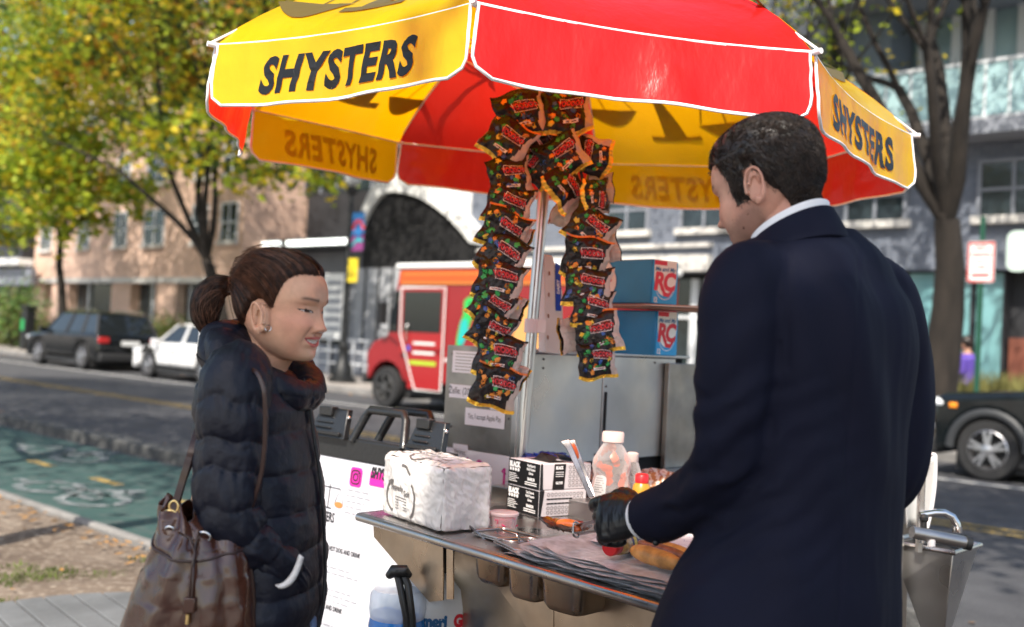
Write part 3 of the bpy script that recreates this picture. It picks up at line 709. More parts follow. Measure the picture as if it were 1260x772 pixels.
# meter behind the tree at far right
# =================================================================== VEHICLES  (local: x forward, y left, z up)
def carM(px_front_wheel, D, fx):          # frame whose near (left) wheels stand at depth D and front wheel under column px
    s = SX(px_front_wheel, D)
    R = Matrix((( TS.x, -NS.x, 0), (TS.y, -NS.y, 0), (0, 0, 1))).to_4x4()
    return Matrix.Translation(S(s - fx, D + .9, 0)) @ R
M_tyre = mat('tyre', (.018, .018, .019), .85, bump=.3, bscale=30); M_alloy = mat('alloy', (.5, .5, .52), .3, metal=.9)
M_cgl = mat('car_glass', (.012, .015, .017), .04, spec=.9); M_chr = mat('chrome', (.7, .7, .7), .12, metal=1)
M_hl = mat('headlight_glass', (.7, .72, .75), .08, spec=.9); M_amb = mat('amber_lamp', (.8, .25, .02), .2); M_rl = mat('red_lamp', (.4, .01, .01), .15)
M_trim = mat('black_plastic_trim', (.02, .02, .021), .6)
def wheel(parent, M, x, y, r, w=.24, spokes=5, rimm=M_alloy, double=True):
    sg = 1 if y > 0 else -1; R = Matrix.Rotation(-sg * pi / 2, 3, 'X')
    mb = MB(); mb.M = M; mb.lathe([(r * .62, -w / 2), (r * .93, -w / 2), (r, -w / 2 + .04), (r, w / 2 - .04), (r * .93, w / 2), (r * .66, w / 2), (r * .62, w / 2 - .03), (r * .6, -.02)], (x, y, r), 36, R)
    t = mb.build('wheel', M_tyre, parent, smooth=40)
    mb = MB(); mb.M = M; mb.lathe([(r * .63, -.04), (r * .66, w / 2 - .01), (r * .61, w / 2 + .005), (r * .57, w / 2 - .04), (r * .55, -.02)], (x, y, r), 36, R)
    for k in range(spokes):
        a = 2 * pi * k / spokes + .3
        for da in ((-.17, .17) if double else (0,)):
            c, s_ = cos(a + da), sin(a + da); o = sg
            p0 = V((x + r * .10 * cos(a + da), y + sg * (w / 2 - .015), r + r * .10 * sin(a + da))); p1 = V((x + r * .60 * c, y + sg * (w / 2 - .01), r + r * .60 * s_))
            d = (p1 - p0); n_ = V((-d.z, 0, d.x)).normalized() * r * .045; t_ = V((0, sg * .03, 0))
            mb.add([p0 - n_ * 1.4, p0 + n_ * 1.4, p1 + n_, p1 - n_, p0 - n_ * 1.4 + t_, p0 + n_ * 1.4 + t_, p1 + n_ + t_ * .7, p1 - n_ + t_ * .7], [(0, 1, 2, 3), (4, 7, 6, 5), (0, 4, 5, 1), (1, 5, 6, 2), (2, 6, 7, 3), (3, 7, 4, 0)])
    mb.lathe([(r * .17, 0), (r * .17, w / 2 + .02), (r * .10, w / 2 + .03)], (x, y, r), 16, R)
    mb.build('rim', rimm, t, smooth=40)
    mb = MB(); mb.M = M; mb.lathe([(r * .54, -w / 2 + .02), (r * .54, -.01)], (x, y, r), 24, R); mb.build('brake_disc', M_trim, t)
def car(M, name, label, paint, Lc, W, H, r, fx, rx, hood, belt, prof, roofz, gh, cat='car', grp=None, cladding=False, rimm=M_alloy, big=False):
    # prof: list of (x,z) along the top of the lower body from front to rear; gh: greenhouse base x0,x1 and roof x0,x1
    t = thing(name, label, cat, group=grp, M=M)
    zb = r * .62
    def arch(cx, n=10, R=r * 1.17): return [(cx + R * cos(a), max(zb, r + R * sin(a))) for a in [pi * k / n for k in range(n + 1)]]
    bot = []
    poly = list(prof)                                            # front -> rear along the top
    f_ = arch(fx); b_ = arch(rx)
    low = [(prof[-1][0], zb)] + b_[::-1] + f_[::-1] + [(prof[0][0], zb)]
    low = [(rx - 0, 0)] and [(prof[-1][0] + .02, zb)] + [p for p in b_[::-1]] + [p for p in f_[::-1]] + [(prof[0][0] - .02, zb)]
    poly = poly + low
    mb = MB(); mb.M = M
    mb.prism(poly, (0, -W / 2, 0), (1, 0, 0), (0, 0, 1), (0, W, 0)); body = mb.build('body', paint, t, bevel=.11, seg=5)
    # dark wheel wells
    mb = MB(); mb.M = M
    for cx in (fx, rx): mb.box((cx, 0, r + .05), (r * 2.2, W - .3, r * 1.7))
    mb.box(((fx + rx) / 2, 0, zb + .02), (abs(fx - rx), W - .16, .12)); mb.build('underbody', M_trim, t)
    x0, x1, X0, X1 = gh; wb, wt = W / 2 - .04, W / 2 - .22
    mb = MB(); mb.M = M
    mb.loft([[(x0, -wb, belt - .03), (x0, wb, belt - .03), (x1, wb, belt - .03), (x1, -wb, belt - .03)], [(X0, -wt, roofz - .05), (X0, wt, roofz - .05), (X1, wt, roofz - .05), (X1, -wt, roofz - .05)]])
    mb.build('cabin_glass', M_cgl, t, bevel=.05, seg=3)
    mb = MB(); mb.M = M
    mb.loft([[(X0 + .08, -wt - .02, roofz - .10), (X0 + .08, wt + .02, roofz - .10), (X1 - .06, wt + .02, roofz - .10), (X1 - .06, -wt - .02, roofz - .10)], [(X0 - .12, -wt + .1, roofz), (X0 - .12, wt - .1, roofz), (X1 + .12, wt - .1, roofz), (X1 + .12, -wt + .1, roofz)]])
    mb.build('roof', paint, t, bevel=.04, seg=3)
    for sg in (-1, 1):
        for xb, xt in ((x0, X0), (lerp(x0, x1, .42), lerp(X0, X1, .38)), (lerp(x0, x1, .72), lerp(X0, X1, .74)), (x1, X1)):
            mb = MB(); mb.M = M; mb.tube([(xb, sg * (wb + .0), belt - .03), (xt, sg * (wt + .0), roofz - .05)], [.045, .035], 6)
            mb.build('pillar', paint if not big else M_trim, t)
    for sg in (-1, 1):
        for xx in (lerp(x0, x1, .40), lerp(x0, x1, .70)):
            mb = MB(); mb.M = M; mb.box((xx + .12 * 0 + .25, sg * (W / 2 + .02), belt - .14), (.18, .03, .03)); mb.build('door_handle', M_chr if cladding else paint, t, bevel=.008)
            mb = MB(); mb.M = M; mb.box((xx + .38, sg * (W / 2 + .0), (belt + zb) / 2), (.012, .006, belt - zb - .12)); mb.build('door_seam', M_trim, t)
        mb = MB(); mb.M = M; mb.box((x0 - .18, sg * (W / 2 + .09), belt + .05), (.12, .22, .15)); mb.build('mirror', paint, t, bevel=.03)
        mb = MB(); mb.M = M; mb.sphere((prof[0][0] - .09, sg * (W / 2 - .16), hood - .17), .1, 18, 10, (1.5, 1.75, .8)); mb.build('headlight', M_hl, t, smooth=180)
        mb = MB(); mb.M = M; mb.box((prof[-1][0] + .01, sg * (W / 2 - .17), belt - .15), (.10, .30, .16)); mb.build('tail_light', M_rl, t, bevel=.02)
        if cladding:
            for cx in (fx, rx):
                mb = MB(); mb.M = M; R = r * 1.2
                mb.tube([(cx + R * cos(a), sg * (W / 2 + .005), max(zb - .05, r + R * sin(a))) for a in [pi * k / 14 - .0 for k in range(15)]], .055, 8, flat=.6); mb.build('wheel_arch_trim', mat('arch_trim', (.03, .032, .035), .5), t, smooth=60)
            mb = MB(); mb.M = M; mb.box((prof[0][0] - .27, sg * (W / 2 - .03), hood - .19), (.10, .13, .07)); mb.build('indicator', M_amb, t, bevel=.015)
            mb = MB(); mb.M = M; mb.sphere((prof[0][0] + .01, sg * (W / 2 - .22), .62), .06, 12, 8); mb.build('fog_light', M_hl, t, smooth=180)
    mb = MB(); mb.M = M; mb.box((prof[0][0] - .02, 0, zb + .14), (.16, W - .1, .22)); mb.build('front_bumper', M_trim if cladding else paint, t, bevel=.05)
    mb = MB(); mb.M = M; mb.box((prof[-1][0], 0, zb + .16), (.16, W - .08, .24)); mb.build('rear_bumper', M_trim, t, bevel=.05)
    mb = MB(); mb.M = M
    for k in range(7): mb.box((prof[0][0] + .005, -.42 + k * .14, hood - .25), (.04, .09, .22))
    mb.build('grille', M_trim if not cladding else M_chr, t, bevel=.02)
    mb = MB(); mb.M = M; mb.box((prof[-1][0] - .04, 0, belt - .22), (.03, .52, .13)); mb.build('number_plate', M_wht, t)
    mb = MB(); mb.M = M
    for sg in (-1, 1): mb.tube([(X0 - .3, sg * (wt - .03), roofz + .0), (X0 - .4, sg * (wt - .03), roofz + .045), (X1 + .3, sg * (wt - .03), roofz + .045), (X1 + .2, sg * (wt - .03), roofz)], .018, 6)
    if big or cladding: mb.build('roof_rail', M_chr, t)
    for cx in (fx, rx):
        for sg in (-1, 1): wheel(t, M, cx, sg * (W / 2 - .125), r, rimm=rimm)
    return t
P_blk = mat('black_car_paint', (.004, .005, .006), .15, coat=.5, spec=.4); P_wht = mat('white_car_paint', (.66, .66, .66), .25, coat=.6)
P_jeep = mat('black_green_car_paint', (.003, .005, .006), .14, coat=.6, spec=.4)
# black SUV (rear quarter towards us)
MS = carM(50, 13.6, 1.42)
sB_ = sD(105, 13.6); wb_ = abs(sD(50, 13.6) - sB_)
car(MS, 'parked_car', 'black SUV parked at the left with its rear towards the white car', P_blk, 4.7, 1.88, 1.68, .37, 1.42, 1.42 - 2.85, .98, 1.02,
    [(2.28, .62), (2.26, .82), (2.1, .94), (1.2, 1.02), (.9, 1.05), (-2.2, 1.08), (-2.38, .98), (-2.42, .6)], 1.66, (1.1, -2.28, .35, -1.95), grp='cars parked along the far kerb', cat='car', big=True)
MW = carM(184, 13.6, 1.35)
car(MW, 'parked_car', 'white car parked behind the black SUV, half hidden by the woman', P_wht, 4.4, 1.8, 1.45, .34, 1.35, 1.35 - 2.65, .86, .90,
    [(2.18, .5), (2.2, .66), (2.05, .78), (1.1, .92), (.8, .95), (-1.9, .98), (-2.2, .9), (-2.25, .5)], 1.45, (1.0, -1.95, .25, -1.2), grp='cars parked along the far kerb')
MJ = carM(1221, 13.8, 1.5)
car(MJ, 'parked_car', 'black off road car cut off by the right edge with silver wheels', P_jeep, 4.8, 1.94, 1.78, .385, 1.5, 1.5 - 2.92, 1.10, 1.14,
    [(2.2, .62), (2.22, .90), (2.12, 1.06), (1.1, 1.15), (.8, 1.18), (-2.2, 1.2), (-2.38, 1.1), (-2.4, .6)], 1.78, (.95, -2.3, .45, -2.05), cladding=True, grp='cars parked along the far kerb')

# ------------------------------------------------ food truck
MT = carM(483, 13.7, 2.05); P_red = mat('red_truck_paint', (.24, .010, .013), .35, coat=.4, var=.1, vscale=1); P_or = mat('orange_truck_paint', (.52, .085, .015), .4)
ft = thing('food_truck', 'red and orange food truck with a green parrot parked beyond the cart', 'food truck', M=MT)
W = 2.15; r = .40
mb = MB(); mb.M = MT                       # box body from x=1.45 back to -3.2
poly = [(2.02, 1.40), (1.74, 2.72), (-3.3, 2.72), (-3.3, .55)] + [(-1.55 + .5 * cos(a), max(.55, r + .5 * sin(a))) for a in [pi - pi * k / 8 for k in range(9)]] + [(1.42, .55), (1.5, 1.1), (1.75, 1.28)]
mb.prism(poly, (0, -W / 2, 0), (1, 0, 0), (0, 0, 1), (0, W, 0)); mb.build('body', P_red, ft, bevel=.05, seg=3)
mb = MB(); mb.M = MT
poly = [(2.62, .55), (2.66, 1.05), (2.50, 1.27), (2.0, 1.45), (1.62, 1.4), (1.47, .56)] + [(2.05 + .52 * cos(a), max(.55, r + .52 * sin(a))) for a in [pi - pi * k / 8 for k in range(9)]]
mb.prism(poly, (0, -W / 2 + .06, 0), (1, 0, 0), (0, 0, 1), (0, W - .12, 0)); mb.build('bonnet', P_red, ft, bevel=.06, seg=3)
mb = MB(); mb.M = MT; mb.box((2.05, 0, .5), (1.05, W - .5, .6)); mb.box((-.8, 0, .45), (4.6, W - .4, .3)); mb.box((-1.55, 0, .5), (1.0, W - .5, .7)); mb.build('chassis', M_trim, ft)
mb = MB(); mb.M = MT; mb.box((-.76, 0, 2.77), (5.2, W + .06, .12)); mb.build('roof', M_wht, ft, bevel=.04)
def tside(off=.004): return lambda x, y: MT @ V((-x, W / 2 + off, y))      # 2-D x runs rearwards
orange_ = P_or
mb = MB(); mb.M = MT; mb.box((-.80, W / 2 + .01, 2.55), (4.98, .02, .26)); mb.build('orange_stripe', P_or, ft)
mb = MB(); art(mb, stroke([(-1.62, 2.44), (3.2, 2.44)], .03), tside(.025)); art(mb, stroke([(-1.6, 2.62), (3.2, 2.62)], .025), tside(.025)); mb.build('stripe_lines', mat('truck_line', (.55, .22, .04), .5), ft)
# door with window and white outline
mb = MB(); mb.M = MT; mb.box((1.00, W / 2 + .012, 1.72), (1.22, .024, 1.25)); mb.box((.86, W / 2 + .012, .82), (.94, .024, .78)); dr = mb.build('door', mat('dark_red_door', (.30, .012, .014), .35, coat=.4), ft, bevel=.01)
mb = MB(); mb.M = MT; mb.box((1.00, W / 2 + .026, 1.90), (1.06, .012, .78)); mb.build('window', M_cgl, dr)
mb = MB(); art(mb, stroke([(-1.62, 2.36), (-.38, 2.36), (-.38, .42), (-1.10, .42), (-1.58, 1.45), (-1.62, 2.36)], .035), tside(.034)); mb.build('white_outline', M_wht, dr)
mb = MB(); art(mb, stroke([(-1.20, 1.30), (-.6, 1.30)], .045), tside(.03), 0); art(mb, stroke([(-1.20, 1.12), (-.6, 1.12)], .045), tside(.03), 0); art(mb, stroke([(-1.28, .93), (-.55, .93)], .075), tside(.03), 1)
art(mb, tri_poly([(x - 1.33, y + 1.20) for x, y in rrect(.1, .1)]), tside(.032), 2); mb.build('lettering', [M_wht, mat('lime_strip', (.35, .5, .03), .5), mat('badge_blue', (.03, .08, .4), .5)], dr)
mb = MB(); mb.M = MT; mb.tube([(1.36, W / 2 + .05, 1.3), (1.36, W / 2 + .08, 1.35), (1.36, W / 2 + .08, 1.6), (1.36, W / 2 + .05, 1.65)], .015, 6); mb.build('handle', M_chr, dr)
# windscreen and side glass of the cab
mb = MB(); mb.M = MT; mb.box6(V((2.02, -W / 2 + .15, 1.50)), V((0, W - .3, 0)), V((-.235, 0, 1.10)), V((.03, 0, .007))); mb.build('windscreen', M_cgl, ft)
mb = MB(); mb.M = MT
mb.prism([(1.95, 1.50), (1.68, 1.50), (1.68, 2.3), (1.80, 2.3)], (0, W / 2 + .002, 0), (1, 0, 0), (0, 0, 1), (0, .015, 0)); mb.build('quarter_window', M_cgl, ft)
for sg in (-1, 1):
    mb = MB(); mb.M = MT; mb.tube([(2.0, sg * (W / 2), 1.5), (2.1, sg * (W / 2 + .16), 1.55), (1.98, sg * (W / 2 + .16), 2.15), (1.6, sg * (W / 2), 2.3)], .018, 6); mb.box((1.98, sg * (W / 2 + .16), 1.85), (.06, .18, .42)); mb.build('mirror', M_trim, ft)
for sg in (-1, 1):
    mb = MB(); mb.M = MT; mb.sphere((2.6, sg * (W / 2 - .3), .98), .11, 14, 8, (.5, 1, 1)); mb.build('headlight', M_hl, ft, smooth=180)
mb = MB(); mb.M = MT; mb.box((2.72, 0, .55), (.14, W - .1, .2)); mb.build('bumper', M_trim, ft, bevel=.03)
for cx in (2.05, -1.55):
    for sg in (-1, 1): wheel(ft, MT, cx, sg * (W / 2 - .16), r, .26, 6, mat('dark_rim', (.05, .05, .05), .5), False)
# parrot art on the side
mb = MB(); T2 = tside(.006); T3 = tside(.012); T4 = tside(.018)
art(mb, tri_poly([(.10, 2.12), (.22, 2.2), (.38, 2.17), (.42, 2.0), (.34, 1.86), (.24, 1.6), (.16, 1.38), (.04, 1.25), (-.06, 1.2), (-.04, 1.45), (.02, 1.7), (.10, 1.88)], .2), T2, 0)
art(mb, tri_poly([(-.06, 1.2), (.04, 1.25), (-.02, .95), (-.08, .6), (-.13, .25), (-.2, .28), (-.16, .7), (-.12, 1.0)], .2), T2, 2)
art(mb, tri_poly([(.05, 1.75), (.2, 1.8), (.26, 1.55), (.12, 1.3), (0, 1.35)], .2), T3, 1); art(mb, tri_poly([(x + .3, y + 2.05) for x, y in circ(.055)]), T4, 3)
art(mb, tri_poly([(.36, 2.1), (.5, 2.04), (.47, 1.9), (.38, 1.95)]), T3, 3); art(mb, tri_poly([(x + .75, y + 1.45) for x, y in circ(.35, 24, .8)], .2), T2, 4)
for k, (x, y) in enumerate(((.55, 1.35), (.85, 1.25), (.7, 1.6), (1.0, 1.5), (1.3, 1.9), (1.6, 1.3), (2.0, 1.7))): art(mb, tri_poly([(x + a, y + b) for a, b in rrect(.2, .26, .03)]), T3, 5)
art(mb, tri_poly([(1.2, 1.0), (1.9, .9), (2.6, 1.1), (2.4, 2.0), (1.5, 2.1)], .3), T2, 4)
art(mb, stroke([(-.33, 1.02), (3.2, 1.02)], .05), T3, 6)
mb.build('parrot_mural', [mat('parrot_green', (.03, .42, .08), .5), mat('parrot_teal', (.02, .38, .35), .5), mat('parrot_tail', (.06, .28, .04), .5), BLKM := mat('mural_dark', (.03, .02, .04), .5), mat('mural_peach', (.6, .30, .10), .5), mat('mural_yellow', (.6, .38, .04), .5), M_wht], ft)
# person by the teal glass
# =================================================================== UMBRELLA
def vinyl(name, col, tcol, mixf=.42):
    m = mat(name, col, .32, var=.12, vscale=3.5, bump=.8, bscale=8, coat=.35, bdist=.02, stretch=(1, 1, .45))
    nt = m.node_tree; N = nt.nodes; L = nt.links; tr = N.new('ShaderNodeBsdfTranslucent'); tr.inputs[0].default_value = (*tcol, 1)
    ms = N.new('ShaderNodeMixShader'); ms.inputs[0].default_value = mixf
    L.new(N['Principled BSDF'].outputs[0], ms.inputs[1]); L.new(tr.outputs[0], ms.inputs[2]); L.new(ms.outputs[0], N['Material Output'].inputs[0])
    return m
M_vy = vinyl('yellow_vinyl', (.86, .70, .015), (1.0, .43, .0), .58); M_vr = vinyl('red_vinyl', (.74, .02, .02), (1.0, .03, .012), .5)
M_pipe = mat('white_piping', (.78, .74, .74), .5); M_ink = mat('black_ink', (.010, .010, .011), .38, spec=.3)
M_inkb = mat('scale_ink', (.10, .07, .02), .4)
UC = V((.106, 3.44, CAMH + .744))
TIPF = [(266, 56), (584, 4), (1001, 65), (1122, 167), (980, 207), (734, 202), (491, 176), (310, 135)]
TIPD = [(2.843, 2.362, 2.512, 3.203, 4.032, 4.512, 4.363, 3.671)]
TIPS = [at(p[0], p[1], d) for p, d in zip(TIPF, TIPD[0])]
APX = UC + V((0, 0, .43))
um = thing('umbrella', 'red and yellow panelled umbrella with black lettering over the food cart', 'umbrella', (UC.x - .04, UC.y, 1.0))
def edge(i, s):
    a, b = TIPS[i], TIPS[(i + 1) % 8]; p = a.lerp(b, s); c = 4 * s * (1 - s)
    return p + (V((UC.x, UC.y, p.z)) - p) * .035 * c + V((0, 0, -.006 * c))
def pan(i, s, t, off=0.0):
    e = edge(i, s); p = e.lerp(APX, t * .97)
    b = .105 * sin(pi * min(1, t) ** .72); p = p + V((0, 0, b - .035 * 4 * s * (1 - s) * sin(pi * t) - .0))
    p += V((0, 0, .004 * fbm((s * 5, t * 6, i), 1.3)))
    if off:
        o = (e - UC); o.z = .5; p += o.normalized() * off
    return p
VH = .168
def val(i, s, t, off=0.0):
    rv = .32; k = max(0, (t - (1 - rv)) / rv); ins = .012 + .055 * (1 - sqrt(max(0, 1 - k * k)))
    ss = ins + s * (1 - 2 * ins); e = edge(i, ss); o = (e - V((UC.x, UC.y, e.z))).normalized()
    swing = (.012, .03, .02, .02, .01, .02, .0, .03)[i]
    wv = (.011 if i not in (2, 7, 3) else .004) * sin(ss * 9 + i * 2.1) * t + .006 * sin(ss * 23 + i) * t + .004 * fbm((ss * 4, t * 3, i + 5), 2)
    p = e + V((0, 0, -t * VH)) + o * (swing * t + wv + off + .004)
    return p + V((0, 0, -.004 * t * sin(ss * 7 + i)))
names = ['front left yellow panel with black lettering', 'wide red front panel', 'right yellow panel with lettering', 'red panel at the right rear', 'yellow rear panel seen from inside', 'red rear panel seen from inside', 'left rear yellow panel seen from inside', 'narrow red panel at the left']
def scales_art():
    out = []
    def banana(cx, cy, w, h, tilt):
        pts = []
        for k in range(15): a = k / 14; pts.append((cx - w / 2 + w * a, cy - h * sin(pi * a) - tilt * (a - .5)))
        for k in range(15): a = 1 - k / 14; pts.append((cx - w / 2 + w * a, cy + .018 * sin(pi * a * 3) * .3 - tilt * (a - .5)))
        return tri_poly(pts, .05)
    out.append(stroke([(0.0, .13 + .03 * k) for k in range(18)], [.10 - .009 * k if k < 8 else .026 for k in range(18)]))
    out.append(stroke([(-.11, .125), (-.05, .12), (.05, .12), (.11, .125)], .03))
    out.append(stroke([(-.27 + .045 * k, .60 + .010 * k + .02 * sin(k)) for k in range(13)], .022))
    for cx, cy, b in ((-.25, .20, .60), (.25, .27, .70)):
        out.append(banana(cx, cy, .27, .095, .02))
        for dx in (-.12, .12, .02): out.append(stroke([(cx + dx, cy), (cx + dx * .5, (cy + b) / 2), (cx, b)], .007))
    return out
SCL = scales_art()
for i in range(8):
    yel = i % 2 == 0; m = M_vy if yel else M_vr
    mb = MB(); mb.grid(lambda u, v: pan(i, u, v), 25, 19); o = mb.build('panel', m, um, smooth=180); o['label'] = names[i]
    mb = MB(); mb.grid(lambda u, v: val(i, u, v), 41, 9); vo = mb.build('valance', m, o, smooth=180)
    pts = [val(i, 0, t / 8) for t in range(9)] + [val(i, s / 20, 1) for s in range(1, 20)] + [val(i, 1, 1 - t / 8) for t in range(9)]
    mb = MB(); mb.tube(pts, .0042, 6); mb.tube([edge(i, s / 20) + V((0, 0, .001)) for s in range(21)], .0045 if not yel else .0032, 6)
    mb.build('piping', M_pipe, o, smooth=60)
    if yel:
        W = (TIPS[i] - TIPS[(i + 1) % 8]).length; mb = MB()
        fs = lambda x, y: val(i, .5 + x / W, .5 - y / VH, .0022)
        art(mb, text2d('SHYSTERS', .128, .0056, .86, .18, 1.12, cut=.02), fs, off=(.0, -.008)); mb.build('lettering', M_ink, o)
        fp = lambda x, y: pan(i, .5 + x / W / max(.15, 1 - y / 1.15), y / 1.15, .003)
        mb = MB()
        for a in SCL: art(mb, a, fp)
        mb.build('scales_emblem', M_inkb, o)
for i in range(8):
    mb = MB(); pts = [pan(i, 0, t / 10) + V((0, 0, -.010)) for t in range(11)]; o = (TIPS[i] - UC); o.z = 0; pts[0] = TIPS[i] + o.normalized() * .02
    mb.tube(pts, .0035, 6); mb.tube([TIPS[i] - o.normalized() * .012, TIPS[i] + o.normalized() * .024], .0075, 8); mb.build('rib', M_pipe, um, smooth=60)
    mb = MB(); mb.tube([pan(i, 0, .5) + V((0, 0, -.012)), V((UC.x, UC.y, UC.z + .02))], .003, 5); mb.build('stretcher', M_pipe, um)
M_alu = mat('aluminium_pole', (.62, .60, .58), .28, metal=1, var=.15, vscale=10, bump=.03, stretch=(1, 1, .1))
PB = at(638, 590, 3.36)
mb = MB(); mb.tube([PB - V((0, 0, .08)), APX - V((0, 0, .02))], .0185, 16); mb.build('pole', M_alu, um, smooth=60)
mb = MB(); mb.lathe([(.03, -.02), (.045, 0), (.045, .03), (.02, .05), (.012, .10), (.004, .11)], APX, 14); mb.build('finial', M_pipe, um, smooth=40)
def pole_at(py):
    d = (APX - PB); 
    t = (590 - py) / (590 - (-15)); return PB + d * t
mb = MB(); q = pole_at(407); mb.tube([q - V((0, 0, .022)), q + V((0, 0, .022))], .0235, 14); mb.box(q + V((.03, -.005, 0)), (.03, .02, .04)); mb.build('clamp', M_pipe, um, smooth=40)

# =================================================================== CART
M_st = mat('brushed_steel', (.50, .48, .46), .30, metal=1, var=.22, vscale=5, bump=.04, bscale=30, rvar=.12, stretch=(1, 1, .5))
M_st2 = mat('warm_reflection_steel', (.43, .35, .27), .33, metal=1, var=.25, vscale=6, bump=.05, bscale=25, rvar=.12)  # plain steel with the warm reflection of the ground put into its colour
M_st3 = mat('dull_steel_door', (.52, .50, .48), .38, metal=1, var=.2, vscale=3, rvar=.15, bump=.03)
M_std = mat('dark_steel_panel', (.30, .28, .25), .42, metal=.9, var=.3, vscale=7, rvar=.1, bump=.05)
M_black = mat('black_void', (.01, .01, .01), .8); M_screw = mat('screw', (.12, .12, .12), .4, metal=1)
M_paper = mat('white_paper', (.78, .78, .80), .7); M_txt = mat('printed_black', (.02, .02, .025), .6); M_pink = mat('pink_marker', (.62, .03, .28), .6)
cart = thing('food_cart', 'stainless steel hot dog cart under the umbrella between woman and man', 'food cart', C(-1.8, 2.6, 0))
ZC = .95
def pn2(px, py, n):
    p = CAM + ray(px, py) * ((C(0, n, 0) - CAM).dot(NS) / ray(px, py).dot(NS)); return p
def cpoly(mb, pts, z0, z1):
    lo = [C(a, n, z0) for a, n in pts]; hi = [C(a, n, z1) for a, n in pts]; n = len(pts)
    ar = sum(lo[i].x * lo[(i + 1) % n].y - lo[(i + 1) % n].x * lo[i].y for i in range(n))
    mb.loft([lo, hi] if ar > 0 else [lo[::-1], hi[::-1]])
def cbox(mb, a0, a1, n0, n1, z0, z1): mb.box6(C(a0, n0, z0), AX * (a1 - a0), NS * (n1 - n0), V((0, 0, z1 - z0)))
F = lambda a: 1.925 - .125 * (a + 2.32)                    # front edge n(a)
mb = MB(); cpoly(mb, [(-2.33, F(-2.33)), (-1.06, F(-1.06)), (-1.06, 2.42), (-2.33, 2.42)], ZC - .012, ZC); mb.build('counter', M_st, cart, bevel=.003)
mb = MB()
ea = [C(-2.335, F(-2.33) - .004, ZC - .012), C(-1.05, F(-1.05) - .004, ZC - .012)]; mb.tube(ea, .0125, 10); mb.tube([ea[0], C(-2.335, 2.42, ZC - .012)], .0125, 10)
mb.build('counter_rim', M_st, cart, smooth=60)
mb = MB(); cbox(mb, -2.30, -1.40, 2.421, 3.58, ZC - .03, 1.0); mb.build('deck', M_st, cart, bevel=.004)
mb = MB(); cbox(mb, cart_an(pn2(554, 740, 2.06))[0], -1.42, 2.06, 3.55, .28, ZC - .031); mb.build('body', M_st2, cart, bevel=.006)
mb = MB(); cbox(mb, -2.28, cart_an(pn2(554, 740, 2.06))[0] - .003, 2.5, 3.5, .28, ZC - .031); mb.build('side_cabinet', M_st2, cart, bevel=.006)
# hanging skirt plates below the counter
def plate(name, poly, n0, m=M_st2, th=.004, par=cart):
    mb = MB(); mb.prism(poly, C(0, n0, 0), (AX - NS * .125).normalized(), V((0, 0, 1)), NS * th); return mb.build(name, m, par)
def pl(px, py, nn):                                            # pixel -> (along, z) in the plate plane
    e = (AX - NS * .125).normalized(); nr = V((-e.y, e.x, 0)); o = C(0, nn, 0); r = ray(px, py); t = (o - CAM).dot(nr) / r.dot(nr); p = CAM + r * t
    return ((p - o).dot(e), p.z)
n0 = F(0) + .02
plate('skirt', [pl(459, 641, n0), pl(460, 661, n0), pl(528, 741, n0), pl(545, 739, n0), pl(545, 668, n0)], n0)
plate('skirt', [pl(548, 668, n0), pl(548, 738, n0), pl(556, 738, n0), pl(556, 671, n0)], n0 + .004)
n1 = n0 + .12
plate('skirt', [pl(592, 690, n1), pl(606, 714, n1), pl(668, 800, n1), pl(681, 800, n1), pl(681, 700, n1)], n1)
plate('skirt', [pl(683, 700, n1), pl(683, 800, n1), pl(900, 860, n1), pl(900, 740, n1)], n1 - .003)
# food pans hanging through the counter
for k, (xa, xb, yb, hh) in enumerate(((593, 634, 716, .10), (636, 681, 730, .11), (683, 752, 745, .11))):
    a0 = cart_an(on_z(xa, 690 + 12 * k, .9))[0]; a1 = cart_an(on_z(xb, 700 + 12 * k, .9))[0]
    mb = MB(); rings = []
    for z, ins in ((ZC - .014, 0), (ZC - hh + .02, .006), (ZC - hh + .006, .014), (ZC - hh, .03)):
        w2, d2 = (a1 - a0) / 2 - ins, .085 - ins; c = C((a0 + a1) / 2, F((a0 + a1) / 2) + .115, z)
        rings.append([c + AX * x + NS * y for x, y in rrect(2 * w2, 2 * d2, min(.025, w2 * .5), 4)])
    mb.loft(rings[::-1]); mb.build('food_pan', M_st2, cart, smooth=45)
# wheels and legs of the cart
for a, n in ((-1.70, 2.2), (-1.70, 3.5)):
    Mw = Matrix.Translation(C(a, n, 0)) @ Matrix(((AX.x, NS.x, 0), (AX.y, NS.y, 0), (0, 0, 1))).to_4x4(); wheel(cart, Mw, 0, -.03 if n < 3 else .03, .26, .09, 8, M_alloy, False)
for n in (2.6, 3.4): mb = MB(); mb.tube([C(-2.2, n, .3), C(-2.2, n, .1)], .02, 8); mb.tube([C(-2.2, n, .1), C(-2.2, n, .06)], .035, 10); mb.build('leg', M_st, cart)
# upper cabinet: sticker side and doors
mb = MB(); cbox(mb, -2.665, -2.34, 2.56, 3.52, .97, 1.418); cab = mb.build('upper_cabinet', M_black, cart)
mb = MB(); mb.prism(rrect(.335, .485, .004), C(-2.5, 2.552, 1.188), AX, V((0, 0, 1)), NS * .006); mb.build('side_panel', M_std, cab)
mb = MB(); cbox(mb, -2.345, -2.318, 2.545, 2.575, .95, 1.425); mb.build('corner_post', M_st, cab, bevel=.004)
mb = MB(); cbox(mb, -2.336, -2.316, 2.60, 2.985, 1.045, 1.418); mb.build('door', M_st3, cab, bevel=.003)
mb = MB(); cbox(mb, -2.336, -2.316, 2.99, 3.44, 1.045, 1.418); mb.build('door', M_st3, cab, bevel=.003)
mb = MB(); cbox(mb, -2.312, -2.29, 3.36, 3.56, 1.0, 1.40); mb.build('end_panel', M_std, cab, bevel=.003)
